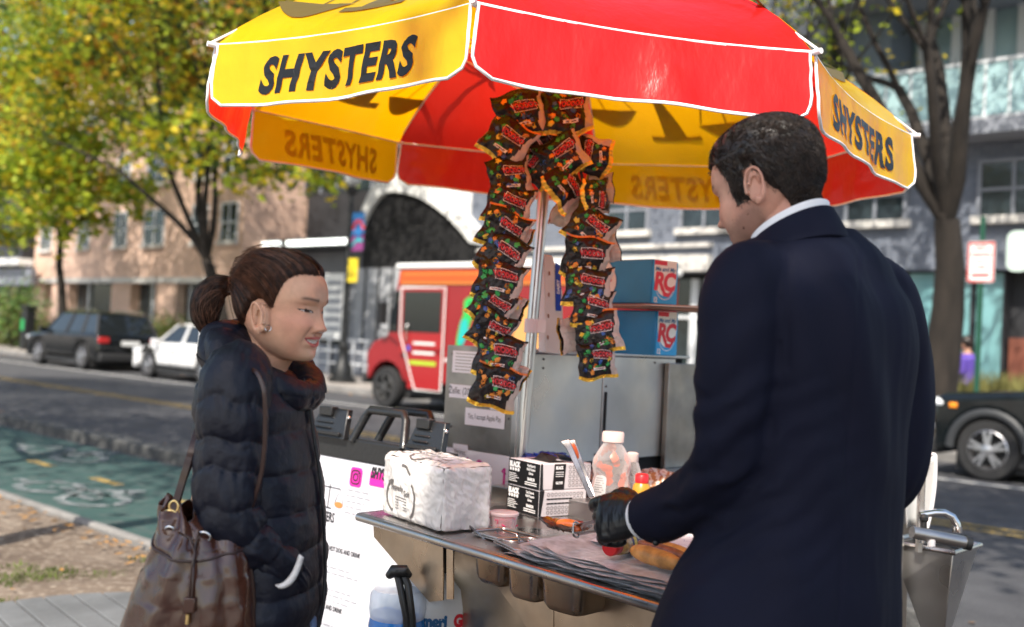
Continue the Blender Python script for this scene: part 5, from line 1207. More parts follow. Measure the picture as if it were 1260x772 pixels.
# --- black glove boxes
M_gb = mat('glove_box_black', (.010, .010, .011), .35, coat=.2); M_gw = mat('glove_box_white', (.60, .56, .58), .45); M_wt = mat('print_white', (.75, .75, .75), .4)
def glove_box(px, py, d, z, label, top):
    c = at(px, py, d); c.z = z; t = thing('glove_box', label, 'glove box', c, group='two boxes of black gloves on the counter')
    # visible corner at (px,py): left face runs to the far left, right face to the right
    c = on_z(662, 637, ZC + .001); uL = (on_z(624, 626, ZC + .001) - c); Ll = uL.length; uL.normalize(); uR = V((-uL.y, uL.x, 0)); uR = uR if uR.x > 0 else -uR; c.z = z
    H = .076; Lr = min([k / 1000 for k in range(60, 300)], key=lambda k: abs(proj(c + uR * k)[0] - (720 if not top else 726)))
    mb = MB(); mb.box6(c, uL * Ll, uR * Lr, V((0, 0, H))); mb.build('box', M_gw, t, bevel=.002)
    nl, nr_ = -uR, -uL
    f = lambda x, y: c + uL * (Ll - x) + V((0, 0, y)) + nl * .0012; f2 = lambda x, y: f(x, y) + nl * .0008
    r1 = lambda x, y: c + uR * x + V((0, 0, y)) + nr_ * .0012
    mb = MB(); art(mb, tri_poly([(.0, .001), (Ll, .001), (Ll, H - .001), (0, H - .001)]), f, 0)
    art(mb, text2d('BLACK', .021, .0016, .82), f2, 1, off=(.034, H - .015)); 
    for k in range(4): art(mb, tri_poly(circ(.0052, 12)), f2, 1, off=(.012 + k * .0135, H - .030))
    for k in range(5): art(mb, stroke([(.004, H - .043 - k * .0055), (.04 + .008 * ((k * 7) % 3), H - .043 - k * .0055)], .0018), f2, 1)
    for k, (tx, sz) in enumerate((('Vinyl Exam &', .0105), ('Multi Purpose', .0105), ('Gloves', .0105))): art(mb, text2d(tx, sz, .0003, .72), f2, 1, off=(Ll * .73, H - .012 - k * .0105))
    art(mb, text2d('SAARCN', .0115, .0006, .8), f2, 1, off=(Ll * .74, H - .050)); 
    for k in range(2): art(mb, stroke([(Ll * .55, H - .060 - k * .006), (Ll * .92, H - .060 - k * .006)], .0026), f2, 1)
    r2 = lambda x, y: r1(x, y) + nr_ * .0008
    if top:
        art(mb, tri_poly([(0, .001), (.012, .001), (.008, H), (0, H)]), r1, 0); art(mb, tri_poly([(.045, .001), (.088, .001), (.092, H - .001), (.05, H - .001)]), r1, 0)
        art(mb, text2d('BLACK', .012, .001, .7), r2, 1, off=(.069, H - .012)); art(mb, text2d('GLOVES', .010, .0006, .7), r2, 1, off=(.069, .02))
        for k in range(3): art(mb, stroke([(.055, H - .025 - k * .006), (.084, H - .025 - k * .006)], .002), r2, 1)
        x0 = .1
    else:
        art(mb, tri_poly([(0, .001), (.008, .001), (.018, H), (0, H)]), r1, 0); x0 = .025
    for row in range(5):
        for k in range(11):
            x = x0 + .008 + k * .0135
            if x > Lr - .01: break
            yy = H - .012 - row * .013
            if row in (1, 2) and k < 7 and not top:
                art(mb, tri_poly(rrect(.0125, .004)), r1, 0, off=(x, yy))
            else: art(mb, ring2d(.0045, .0012, 0, 0, 10), r1, 0, off=(x, yy))
    mb.build('print', [M_gb, M_wt], t)
    if top:
        mb = MB(); o = c + V((0, 0, H)) + uL * .02 + uR * .05
        mb.add([o, o + uL * .09, o + uL * .085 + uR * .03 + V((0, 0, .022)), o + uL * .01 + uR * .035 + V((0, 0, .014))], [(0, 1, 2, 3)])
        mb.add([o + uR * .10, o + uR * .10 + uL * .09, o + uR * .07 + uL * .08 + V((0, 0, .018)), o + uR * .065 + uL * .02 + V((0, 0, .02))], [(0, 1, 2, 3)]); mb.build('open_flap', M_gb, t, solid=.001)
        mb = MB(); mb.box6(c + V((0, 0, H + .0006)) + uL * .018 + uR * .045, uL * .10, uR * .06, V((0, 0, .001))); mb.build('opening', M_black, t)
    return t
glove_box(676, 641, 3.0, ZC + .001, 'black and white glove box with flat top, under the open one', False)
glove_box(674, 609, 3.0, ZC + .0785, 'open black and white glove box stacked on the other one', True)
# --- bottles
def bottle(name, label, c, prof, m, parts, squash=1.0, yaw=0, cat='bottle'):
    t = thing(name, label, cat, c); R = Matrix.Rotation(yaw, 3, 'Z') @ Matrix.Diagonal((1, squash, 1))
    mb = MB(); mb.lathe(prof, c, 32, R); mb.build('body', m, t, smooth=50)
    for nm, pr, mm in parts: mb = MB(); mb.lathe(pr, c, 28, R); mb.build(nm, mm, t, smooth=45)
    return t
ZD = 1.001
M_pet = thin_clear('clear_bottle_plastic', (.95, .88, .85), .86, .08); M_capw = mat('cap_dusty_pink', (.62, .48, .44), .45); M_res = mat('ketchup_residue', (.50, .09, .02), .3, coat=.4)
kc = at(751, 611, 3.05); kc.z = ZD
kp = [(.048, 0), (.056, .006), (.057, .05), (.050, .083), (.057, .108), (.054, .130), (.037, .160), (.029, .172), (.027, .182)]
kb = bottle('ketchup_bottle', 'nearly empty clear squeeze bottle with ketchup smears and a pale cap', kc, kp, M_pet,
       [('cap', [(.029, .178), (.032, .180), (.032, .204), (.029, .209), (.0, .210)], M_capw)], .72, PHI - .9)
mb = MB(); rd = random.Random(8)
def kr(z): return interp([(b, a) for a, b in kp], z)[0]
for _ in range(26):
    a0, z0 = rd.uniform(0, 6.28), rd.uniform(.02, .165); pts = [(rd.uniform(.5, 1.1) * .012 * cos(2 * pi * k / 10), rd.uniform(.5, 1.1) * .016 * sin(2 * pi * k / 10)) for k in range(10)]
    Rk = Matrix.Rotation(PHI - .9, 3, 'Z') @ Matrix.Diagonal((1, .72, 1))
    art(mb, tri_poly(pts, .006), lambda x, y: kc + Rk @ V(((kr(z0 + y) - .0016) * cos(a0 + x / .04), (kr(z0 + y) - .0016) * sin(a0 + x / .04), z0 + y)))
mb.build('ketchup_smear', M_res, kb)
Rk = Matrix.Rotation(PHI - .9, 3, 'Z') @ Matrix.Diagonal((1, .72, 1)); mb = MB()
lab_ = lambda x, y: kc + Rk @ V(((kr(y + .055) + .001) * cos(4.05 + x / .043), (kr(y + .055) + .001) * sin(4.05 + x / .043), y + .055))
art(mb, tri_poly(rrect(.034, .062, .012), .006), lab_, 0)
lab2 = lambda x, y: kc + Rk @ V(((kr(y + .055) + .0016) * cos(4.05 + x / .043), (kr(y + .055) + .0016) * sin(4.05 + x / .043), y + .055))
for k in range(7): art(mb, stroke([(-.012, .022 - k * .0065), (-.002, .022 - k * .0065), (.008 + .002 * (k % 3), .022 - k * .0065)], .0016), lab2, 1)
mb.build('label', [mat('clear_label', (.55, .52, .50), .4), M_gr], kb)
sc_ = at(776, 607, 3.12); sc_.z = ZD
bottle('squeeze_bottle', 'smaller clear squeeze bottle with a pale cap behind the ketchup bottle', sc_, [(.026, 0), (.029, .005), (.029, .09), (.02, .115), (.016, .122)], M_pet, [('cap', [(.018, .118), (.0195, .12), (.0195, .142), (.012, .146), (.0, .147)], M_capw)], .8, .4)
mc = at(789, 610, 3.0); mc.z = ZD
M_must = mat('mustard_plastic', (.52, .26, .02), .35, coat=.3, var=.15, vscale=20); M_rcap = mat('red_cap', (.52, .012, .015), .4, coat=.3)
bottle('mustard_bottle', 'upright brown mustard bottle with a red cap behind the gloved hand', mc, [(.024, 0), (.027, .005), (.027, .05), (.024, .065), (.016, .076)], M_must, [('cap', [(.017, .072), (.0195, .074), (.0195, .094), (.015, .099), (.0, .10)], M_rcap)])
# bread bag and blue bag under the doors
def lump(name, label, cat, c, sc3, m, seed, R=None, am=.12, extra=None):
    t = thing(name, label, cat, c)
    def fn(u, v):
        a, b = 2 * pi * u, pi * (v - .5) * .995; d = V((cos(a) * cos(b), sin(a) * cos(b), sin(b))); r = 1 + am * fbm((d.x * 2 + seed, d.y * 2, d.z * 2), 1.5, 4) * 1.6
        p = V((d.x * sc3[0], d.y * sc3[1], d.z * sc3[2])) * r; return c + (R @ p if R else p)
    mb = MB(); mb.grid(fn, 40, 24, True); mb.build(extra or 'body', m, t, smooth=180); return t
bgc = at(810, 575, 3.35); bgc.z = 1.035
def striped(name, c1, c2, sc):
    m = mat(name, c1, .25, coat=.6, bump=.5, bscale=30); nt = m.node_tree; N = nt.nodes; L = nt.links; tc = N.new('ShaderNodeTexCoord'); wv = N.new('ShaderNodeTexWave'); wv.inputs['Scale'].default_value = sc; wv.inputs['Distortion'].default_value = 6; wv.inputs['Detail Scale'].default_value = 3
    L.new(tc.outputs['Object'], wv.inputs['Vector']); r = N.new('ShaderNodeValToRGB'); r.color_ramp.elements[0].color = (*c1, 1); r.color_ramp.elements[1].color = (*c2, 1); r.color_ramp.elements[0].position = .4; r.color_ramp.elements[1].position = .75
    L.new(wv.outputs['Fac'], r.inputs[0]); L.new(r.outputs[0], N['Principled BSDF'].inputs['Base Color']); return m
lump('bread_bag', 'striped plastic bread bag pushed under the steel doors', 'bread bag', bgc, (.075, .09, .04), striped('bread_bag_film', (.42, .20, .09), (.72, .62, .52), 14), 4, extra='bag')
lump('blue_bag', 'crumpled blue plastic bag under the steel doors by the pole', 'plastic bag', at(677, 566, 3.32), (.075, .05, .022), mat('blue_film', (.01, .04, .35), .2, coat=.7, bump=.6, bscale=30), 6, am=.3, extra='bag')
lump('clear_bag', 'clouded clear plastic bag beside the ketchup bottle', 'plastic bag', at(724, 590, 3.3), (.05, .06, .028), mat('cloudy_film', (.30, .25, .26), .2, coat=.8, bump=.7, bscale=26), 9, am=.3, extra='bag')
M_dk = mat('worn_utensil_steel', (.30, .27, .27), .25, metal=1, var=.3, vscale=30)
# tongs standing in the middle with something orange at the tip
tg = thing('upright_tongs', 'steel tongs with greasy orange tips leaning up behind the glove boxes', 'tongs', at(727, 612, 2.95))
mb = MB()
for da, dd in ((0, 0), (7, .03)):
    pts = [at(728 + da * .2, 612, 2.92), at(716 + da * .6, 586, 2.93 + dd), at(701 + da, 552, 2.94 + dd), at(695 + da, 542, 2.95 + dd)]
    rings = [[p + V((w_, 0, w_ * .3)) + V((0, tt, 0)) for w_, tt in ((-hw, 0), (hw, 0), (hw, .004), (-hw, .004))] for p, hw in zip(pts, (.008, .007, .0085, .012))]
    mb.loft(rings)
mb.build('arms', M_dk, tg, bevel=.0015)
mb = MB(); mb.sphere(at(708, 556, 2.97), .016, 14, 8, (.5, .4, 1.7), Matrix.Rotation(-.4, 3, 'Y')); mb.build('sauce', M_res, tg, smooth=180)
# utensils : knife, fork and ladle on the counter
kn = thing('knife', 'short steel knife resting on the counter behind the pans with its handle raised', 'knife', at(600, 665, 2.72))
mb = MB(); mb.tube([at(578, 648, 2.76), at(588, 657, 2.72), at(596, 664, 2.70)], [.004, .0055, .004], 8, flat=.4); mb.build('handle', M_dk, kn, smooth=60)
mb = MB(); mb.tube([at(580, 665, 2.70), at(597, 667, 2.69), at(608, 672, 2.67)], [.003, .006, .004], 8, flat=.3); mb.build('blade', M_dk, kn, smooth=60)
for k, (x0, y0, x1, y1, nm, lb) in enumerate(((600, 655, 650, 672, 'pan_lid', 'steel pan lid lying open on the counter beside the onion tub'), (622, 668, 672, 685, 'pan_lid', 'steel pan lid with a wire handle at the front edge of the counter'))):
    c = (on_z(x0, y0, ZC) + on_z(x1, y1, ZC)) / 2; c.z = ZC + .004 + k * .003; t = thing(nm, lb, 'pan lid', c, group='steel pan lids on the counter')
    u = (AX * 1.0 - NS * (.12 + .3 * k)).normalized(); v = V((-u.y, u.x, 0)); mb = MB(); mb.prism(rrect(.17 if not k else .15, .12, .02), c, u, v, V((0, 0, .003))); mb.build('plate', M_st, t, bevel=.001)
    mb = MB(); ps = [c + u * x + v * y + V((0, 0, .006)) for x, y in rrect(.16 if not k else .14, .11, .02)]; mb.tube(ps + [ps[0]], .0032, 6); mb.build('rolled_edge', M_st, t, smooth=60)
    mb = MB(); mb.tube([c - u * .04 + V((0, 0, .005)), c - u * .038 + V((0, 0, .014)), c + u * .038 + V((0, 0, .014)), c + u * .04 + V((0, 0, .005))], .0028, 6); mb.build('handle', M_dk, t, smooth=60)
# hot dog in a foil boat behind the hand
hf = at(696, 636, 2.80); hf.z = 1.0
fb2 = thing('foil_wrap', 'crumpled clear wrap holding an orange sausage left of the tongs', 'foil wrap', hf)
def foilf(u, v):
    a = 2 * pi * u; r = .02 + .045 * v; return hf + (AX * cos(a) * 1.3 + NS * sin(a) * .7) * r + V((0, 0, -.035 + .022 * v * v + .006 * fbm((cos(a) * 3, sin(a) * 3, v * 2), 1.4)))
mb = MB(); mb.grid(foilf, 48, 8, True); mb.build('wrap', M_dk, fb2, smooth=60)
mb = MB(); mb.sphere(hf + V((.01, 0, -.02)), .03, 20, 12, (1.3, .55, .5), Matrix.Rotation(-.5, 3, 'Z')); mb.build('sausage', mat('orange_sausage', (.55, .13, .03), .3, coat=.5, var=.3, vscale=60), fb2, smooth=180)
# --- stack of foil sheets and newspaper with patterned deli paper
SC_ = thing('foil_sheet_stack', 'stack of crinkled foil sheets along the front edge of the counter', 'foil sheets', C(-1.45, 1.95, ZC))
M_foil = mat('crinkled_foil', (.60, .61, .63), .35, metal=.25, bump=.6, bscale=45, var=.25, vscale=40, bdist=.004)
for k in range(9):
    rd = random.Random(k + 60); ja, jn = rd.uniform(-.03, .03), rd.uniform(-.014, .014)
    def ff(u, v, k=k, ja=ja, jn=jn):
        a = lerp(-1.70 + .012 * k + ja * (1 - u), -1.06, u); n = F(a) + .004 + jn + lerp(0, .30, v) + .006 * sin(u * 16 + k * 2)
        z = ZC + .003 + k * .0042 + (.0018 * sin(u * 20 + k * 1.7) + .0015 * fbm((u * 9, v * 6, k), 1.5)) + (.014 * (1 - u * 9) * (k / 9) if u < .11 else 0)
        e = max(0, 1 - v * 8); z -= .003 * e * (k / 9)
        return C(a, n, z)
    mb = MB(); mb.grid(ff, 70, 20); mb.build('sheet', M_foil, SC_, smooth=180)
zf = ZC + .045
dp = thing('deli_paper', 'white deli paper with a faint purple line pattern on the foil sheets', 'deli paper', C(-1.4, 2.05, zf))
def dpf(x, y): return C(-1.34 + x, 2.09 + y - .12 * x, zf + .003 * fbm((x * 8, y * 8, 0), 1.2) + .02 * max(0, y - .04) )
mb = MB(); mb.grid(lambda u, v: dpf(-.27 + .50 * u, -.13 + .30 * v), 40, 24); mb.build('sheet', mat('deli_white', (.78, .78, .80), .6), dp, smooth=180)
mb = MB(); dl = lambda x, y: dpf(x, y) + V((0, 0, .0012))
for i in range(15):
    for j in range(6):
        x, y = -.25 + i * .032 + (j % 2) * .016, -.11 + j * .045
        for a0 in (0, pi / 3, 2 * pi / 3): art(mb, stroke([(x + .017 * cos(a0), y + .017 * sin(a0)), (x + .017 * cos(a0 + pi / 3), y + .017 * sin(a0 + pi / 3))], .0013), dl)
mb.build('line_pattern', mat('purple_line', (.40, .36, .55), .6), dp)
# --- mustard bottle lying down and hot dog in a bun
lb_ = at(752, 686, 2.33); ax = (at(800, 680, 2.48) - at(752, 686, 2.33)); ax.z = 0; ax.normalize(); lb_.z = zf + .022
Rl = V((0, 0, 1)).rotation_difference(ax).to_matrix() @ Matrix.Diagonal((1, 1, 1))
ly = thing('relish_bottle', 'mustard seed bottle with a red cap lying on the deli paper', 'bottle', lb_)
mb = MB(); mb.lathe([(.012, .018), (.0215, .027), (.0235, .045), (.0235, .10), (.021, .112), (.0, .113)], lb_, 28, Rl); mb.build('body', mat('grainy_mustard', (.42, .28, .11), .25, var=.5, vscale=90, coat=.6), ly, smooth=50)
mb = MB(); mb.lathe([(.0, -.012), (.0175, -.0115), (.0195, -.008), (.0195, .018), (.017, .021), (.012, .021)], lb_, 28, Rl); mb.build('cap', M_rcap, ly, smooth=50)
mb = MB(); mb.lathe([(.0240, .055), (.0240, .098)], lb_, 28, Rl); mb.build('label', mat('label_purple', (.10, .05, .14), .4, var=.8, vscale=50), ly, smooth=60)
mb = MB(); mb.lathe([(.0243, .062), (.0243, .074)], lb_, 28, Rl); mb.build('label_band', mat('label_yellow', (.65, .45, .04), .4), ly, smooth=60)
M_bun = mat('toasted_bun', (.58, .27, .07), .5, var=.45, vscale=22, bump=.3, bscale=80, coat=.25); M_crumb = mat('bun_crumb', (.70, .50, .27), .8); M_ssg = mat('grilled_sausage', (.28, .10, .055), .4, var=.4, vscale=60, bump=.3, bscale=120, coat=.3)
hb = at(814, 692, 2.27); hb.z = zf + .018; hx = (AX * .95 - NS * .28 + V((0, 0, 0))).normalized(); hy = V((-hx.y, hx.x, 0))
def loaf(mb, c, r, L_, R_, zs=1.0, n=26, seed=0):
    rings = []
    for k in range(n + 1):
        t = k / n; x = (t - .5) * L_; q = r * (max(0, 1 - abs(2 * t - 1) ** 3.2)) ** .5 + .0006
        rings.append([c + R_[0] * x + R_[1] * (q * cos(2 * pi * j / 20)) + R_[2] * (q * zs * sin(2 * pi * j / 20)) + V((0, 0, 1)) * .0012 * fbm((x * 50, j * .5, seed), 1) for j in range(20)])
    mb.loft(rings)
Rr = (hx, hy, V((0, 0, 1)))
hd = thing('hot_dog', 'grilled sausage in a toasted bun on the deli paper', 'hot dog', hb)
mb = MB(); loaf(mb, hb - hy * .017, .0215, .165, Rr, .85, seed=1); mb.build('bun_half', M_bun, hd, smooth=180)
mb = MB(); loaf(mb, hb + hy * .021 + V((0, 0, .008)), .021, .165, Rr, .95, seed=2); mb.build('bun_half', M_bun, hd, smooth=180)
mb = MB(); loaf(mb, hb + hy * .002 + V((0, 0, -.004)), .016, .15, Rr, .5); mb.build('bun_crumb', M_crumb, hd, smooth=180)
mb = MB(); loaf(mb, hb + hy * .001 + V((0, 0, .014)), .0115, .172, Rr, seed=4); mb.build('sausage', M_ssg, hd, smooth=180)

# =================================================================== SIGN BOARD LEFT OF THE CART
NB = 2.20
def bq(px, py): return pn2(px, py, NB)
sb = thing('sandwich_board', 'white menu board in a black plastic frame with clip handles left of the cart', 'sign board', C(-2.66, NB + .05, 0))
def bcol(px): return cart_an(pn2(px, 600, NB))[0]
aL, aR = -3.02, bcol(556); zT = 1.075
M_bp = mat('black_sign_plastic', (.014, .015, .016), .38, bump=.15, bscale=60, coat=.15)
BT = .10
def bface(x, z, off=0): return C(x, NB + BT * (z - zT) * -1 * -1 - off, z)
M_board_w = mat('board_white', (.56, .56, .60), .5)
mb = MB(); mb.add([bface(aL + .03, .12), bface(aR - .03, .12), bface(aR - .03, zT - .03), bface(aL + .03, zT - .03)], [(0, 1, 2, 3)]); mb.build('panel', M_board_w, sb)
for nm, seg_ in (('frame_rail', ((aL, zT), (aR, zT))), ('frame_rail', ((aL, .1), (aR, .1))), ('frame_side', ((aL, .02), (aL, zT))), ('frame_side', ((aR, .02), (aR, zT)))):
    mb = MB(); a, b = bface(seg_[0][0], seg_[0][1], -.012), bface(seg_[1][0], seg_[1][1], -.012); d = b - a
    w_ = AX * .055 if nm == 'frame_side' else V((0, 0, .075)); mb.box6(a - w_ / 2 - NS * .02, d, w_, NS * .035); mb.build(nm, M_bp, sb, bevel=.008)
mb = MB()
mb.box6(C(aL, NB + .30, .02), AX * (aR - aL), NS * .02, V((0, -.0, 1.02)) - NS * .22); mb.build('rear_panel', M_bp, sb, bevel=.005)
# clips and handle on the top rail
def clip(px0, px1):
    a0, a1 = bcol(px0), bcol(px1); mb = MB(); zt = zT + .03
    mb.prism([(0, 0), (a1 - a0, 0), ((a1 - a0) * .88, .095), ((a1 - a0) * .16, .095)], C(a0, NB - .03, zt), AX, V((0, 0, 1)) + NS * .35, NS * .022)
    mb.box6(C(a0 + (a1 - a0) * .2, NB - .045, zt + .07) + NS * .03, AX * (a1 - a0) * .35, NS * .03, V((0, 0, .03))); mb.box6(C(a0 + .012, NB - .037, zt + .01), AX * (a1 - a0 - .03), NS * .01, V((0, 0, .012)))
    for k in range(3): mb.box6(C(a0 + .03, NB - .028 + .009 * k, zt + .03 + .016 * k), AX * (a1 - a0 - .05) * .6, NS * .006, V((0, 0, .006)))
    o = mb.build('clip', M_bp, sb, bevel=.005)
    mb = MB(); mb.sphere(C(a1 - .012, NB - .0, zt + .07), .007, 10, 6); mb.build('screw', M_chr, o, smooth=180)
clip(383, 428); clip(503, 549)
for dn in (0, .09):
    a0, a1 = bcol(433 + dn * 60), bcol(497 + dn * 60); mb = MB(); z0 = zT + .028; h = .105
    mb.tube([C(a0, NB + dn - .01, z0), C(a0 + .028, NB + dn + .02, z0 + h * .8), C(a0 + .045, NB + dn + .025, z0 + h), C(a1 - .045, NB + dn + .025, z0 + h), C(a1 - .028, NB + dn + .02, z0 + h * .8), C(a1, NB + dn - .01, z0)], .014, 10); mb.build('handle', M_bp, sb, smooth=60)
# printing on the board
um_ = AX; fB = lambda x, z: bface(x, z, .002); mb = MB()
def bpx(px, py):
    p = bq(px, py); a, n = cart_an(p); return a, p.z
def btext(px, py, s, size, mi, bold=.0, sx=.8, left=True, shear=0):
    a, z = bpx(px, py); sh = text2d(s, size, bold, sx, shear, 1.05, center=False)
    h = size * .36; art(mb, sh, fB, mi, off=(a, z - 0))
PMATS = [M_txt, mat('magenta_badge', (.60, .02, .30), .5), M_txt, mat('orange_pan', (.55, .20, .06), .5), mat('print_grey', (.30, .30, .33), .6)]
a, z = bpx(441, 587); art(mb, tri_poly(rrect(.060, .062, .012)), fB, 1, off=(a, z)); 
fB2 = lambda x, z: bface(x, z, .0035); art(mb, ring2d(.011, .005, 0, 0, 16), fB2, 2, off=(a, z)); art(mb, [*[stroke(rrect(.042, .042, .012) + [rrect(.042, .042, .012)[0]], .0045)]][0], fB2, 2, off=(a, z)); art(mb, tri_poly(circ(.003, 8)), fB2, 2, off=(a + .013, z + .013))
a1_, z1_ = bpx(468, 590); art(mb, tri_poly(rrect(.125, .045, .006)), fB, 1, off=(a1_ + .022, z1_)); 
sh = text2d('SHYSTERS', .046, .0028, .62, .15, 1.1, center=False); art(mb, sh, fB2, 0, off=(a1_ - .036, z1_))
btext(390, 636, 'SHYSTERS', .044, 0, .0012, .62); a, z = bpx(410, 612)
art(mb, stroke([(-.05, .035), (.055, .035)], .003), fB, 0, off=(a, z)); art(mb, stroke([(0, .045), (0, -.03)], .004), fB, 0, off=(a, z)); art(mb, stroke([(-.02, -.032), (.02, -.032)], .004), fB, 0, off=(a, z))
for dx in (-.05, .055):
    art(mb, stroke([(dx - .022, -.012), (dx, .035), (dx + .022, -.012)], .0022), fB, 0, off=(a, z)); art(mb, tri_poly([(dx + x, -.016 + y) for x, y in circ(.022, 14, .45)]), fB, 3, off=(a, z))
rd = random.Random(5)
def para(px, py, n, ww, dz=.017, w=.0045, mi=0):
    a, z = bpx(px, py); mb = MB()
    for k in range(n):
        x = a; L_ = ww * rd.uniform(.7, 1)
        while x < a + L_: d = rd.uniform(.012, .035); art(mb, stroke([(x, z - k * dz), (min(x + d, a + L_), z - k * dz)], w), fB, mi); x += d + .007
    mb.build('paragraph', PMATS, sb)
para(432, 602, 5, .13, .018, .003, 4)
mb.build('logo_and_badge', PMATS, sb); mb = MB()
hd_ = (('CORRECT HOT DOG AND DRINK', 401, 672), ('HOT DOG AND DRINK', 401, 700), ('TOPPINGS, AND DRINK', 400, 735))
btext(398, 671, 'CORRECT HOT DOG AND DRINK', .021, 0, .0006, .7); para(398, 690, 2, .28, .017, .0032, 4); para(398, 716, 3, .28, .017, .0032, 4)
mb.build('menu_text', PMATS, sb); mb = MB(); btext(398, 741, 'TOPPINGS, AND DRINK', .021, 0, .0006, .7); para(398, 758, 6, .27, .017, .0032, 4)
mb.build('menu_text', PMATS, sb)
# --- propane tank hanging under the left overhang with bungee straps and a blue can
pt = at(530, 800, 3.02); pt.z = 0
pr = thing('propane_tank', 'white propane tank with blue and red lettering under the counter overhang', 'gas tank', V((pt.x, pt.y, .42)))
cP = V((pt.x, pt.y, .42)); mb = MB(); mb.lathe([(.10, 0), (.12, .01), (.12, .05), (.145, .08), (.152, .13), (.152, .30), (.14, .35), (.09, .385), (.03, .40)], cP, 36); mb.build('cylinder', mat('tank_white', (.66, .66, .66), .35, coat=.3), pr, smooth=50)
mb = MB(); mb.lathe([(.085, .38), (.095, .39), (.095, .47), (.088, .475), (.088, .39)], cP, 24); mb.lathe([(.018, .39), (.018, .45), (.03, .455), (.03, .47), (.0, .472)], cP, 14); mb.build('collar', M_bp, pr, smooth=50)
mb = MB(); th0 = atan2(-cP.y + 0, -cP.x + 0) + .28
def tk(x, y, o=.002): return cP + V(((.152 + o) * cos(th0 + x / .152), (.152 + o) * sin(th0 + x / .152), .27 + y))
art(mb, text2d('Ameri', .045, .003, .8, cut=.02), tk, 0, off=(-.05, 0)); art(mb, text2d('Gas', .045, .003, .8, cut=.02), tk, 1, off=(.045, 0)); mb.build('lettering', [M_cn, M_cr], pr)
bc = at(487, 790, 2.86); bc.z = .50; bj = thing('blue_jug', 'bright blue plastic jug with a clear top hanging beside the tank', 'jug', bc)
mb = MB(); mb.lathe([(.06, 0), (.074, .01), (.077, .18), (.072, .21)], bc, 28); mb.build('body', mat('jug_blue', (.01, .16, .50), .25, coat=.6), bj, smooth=50)
mb = MB(); mb.lathe([(.0735, .20), (.0770, .225), (.075, .262), (.066, .275), (.0, .277)], bc, 28); mb.build('clear_top', thin_clear('jug_clear', (.85, .9, .95), .7), bj, smooth=50)
mb = MB(); cbox(mb, -2.31, -1.98, 2.0, 2.48, .39, .415); mb.build('tank_shelf', M_st2, cart, bevel=.003)
bs = thing('bungee_straps', 'black hooked bungee straps hanging under the counter overhang', 'straps', at(487, 706, 2.84))
for k, (a, b, c) in enumerate(((488, 492, 500), (495, 502, 507))):
    mb = MB(); mb.tube([at(a, 705, 2.80), at(b, 720, 2.78), at(c, 760, 2.78), at(c + 3, 860, 2.80)], .010, 8); mb.build('strap', M_bp, bs, smooth=60)
mb = MB(); mb.tube([at(478, 709, 2.8), at(484, 703, 2.79), at(498, 703, 2.79), at(504, 709, 2.8)], [.010, .017, .017, .009], 10); mb.build('hook', M_bp, bs, smooth=60)
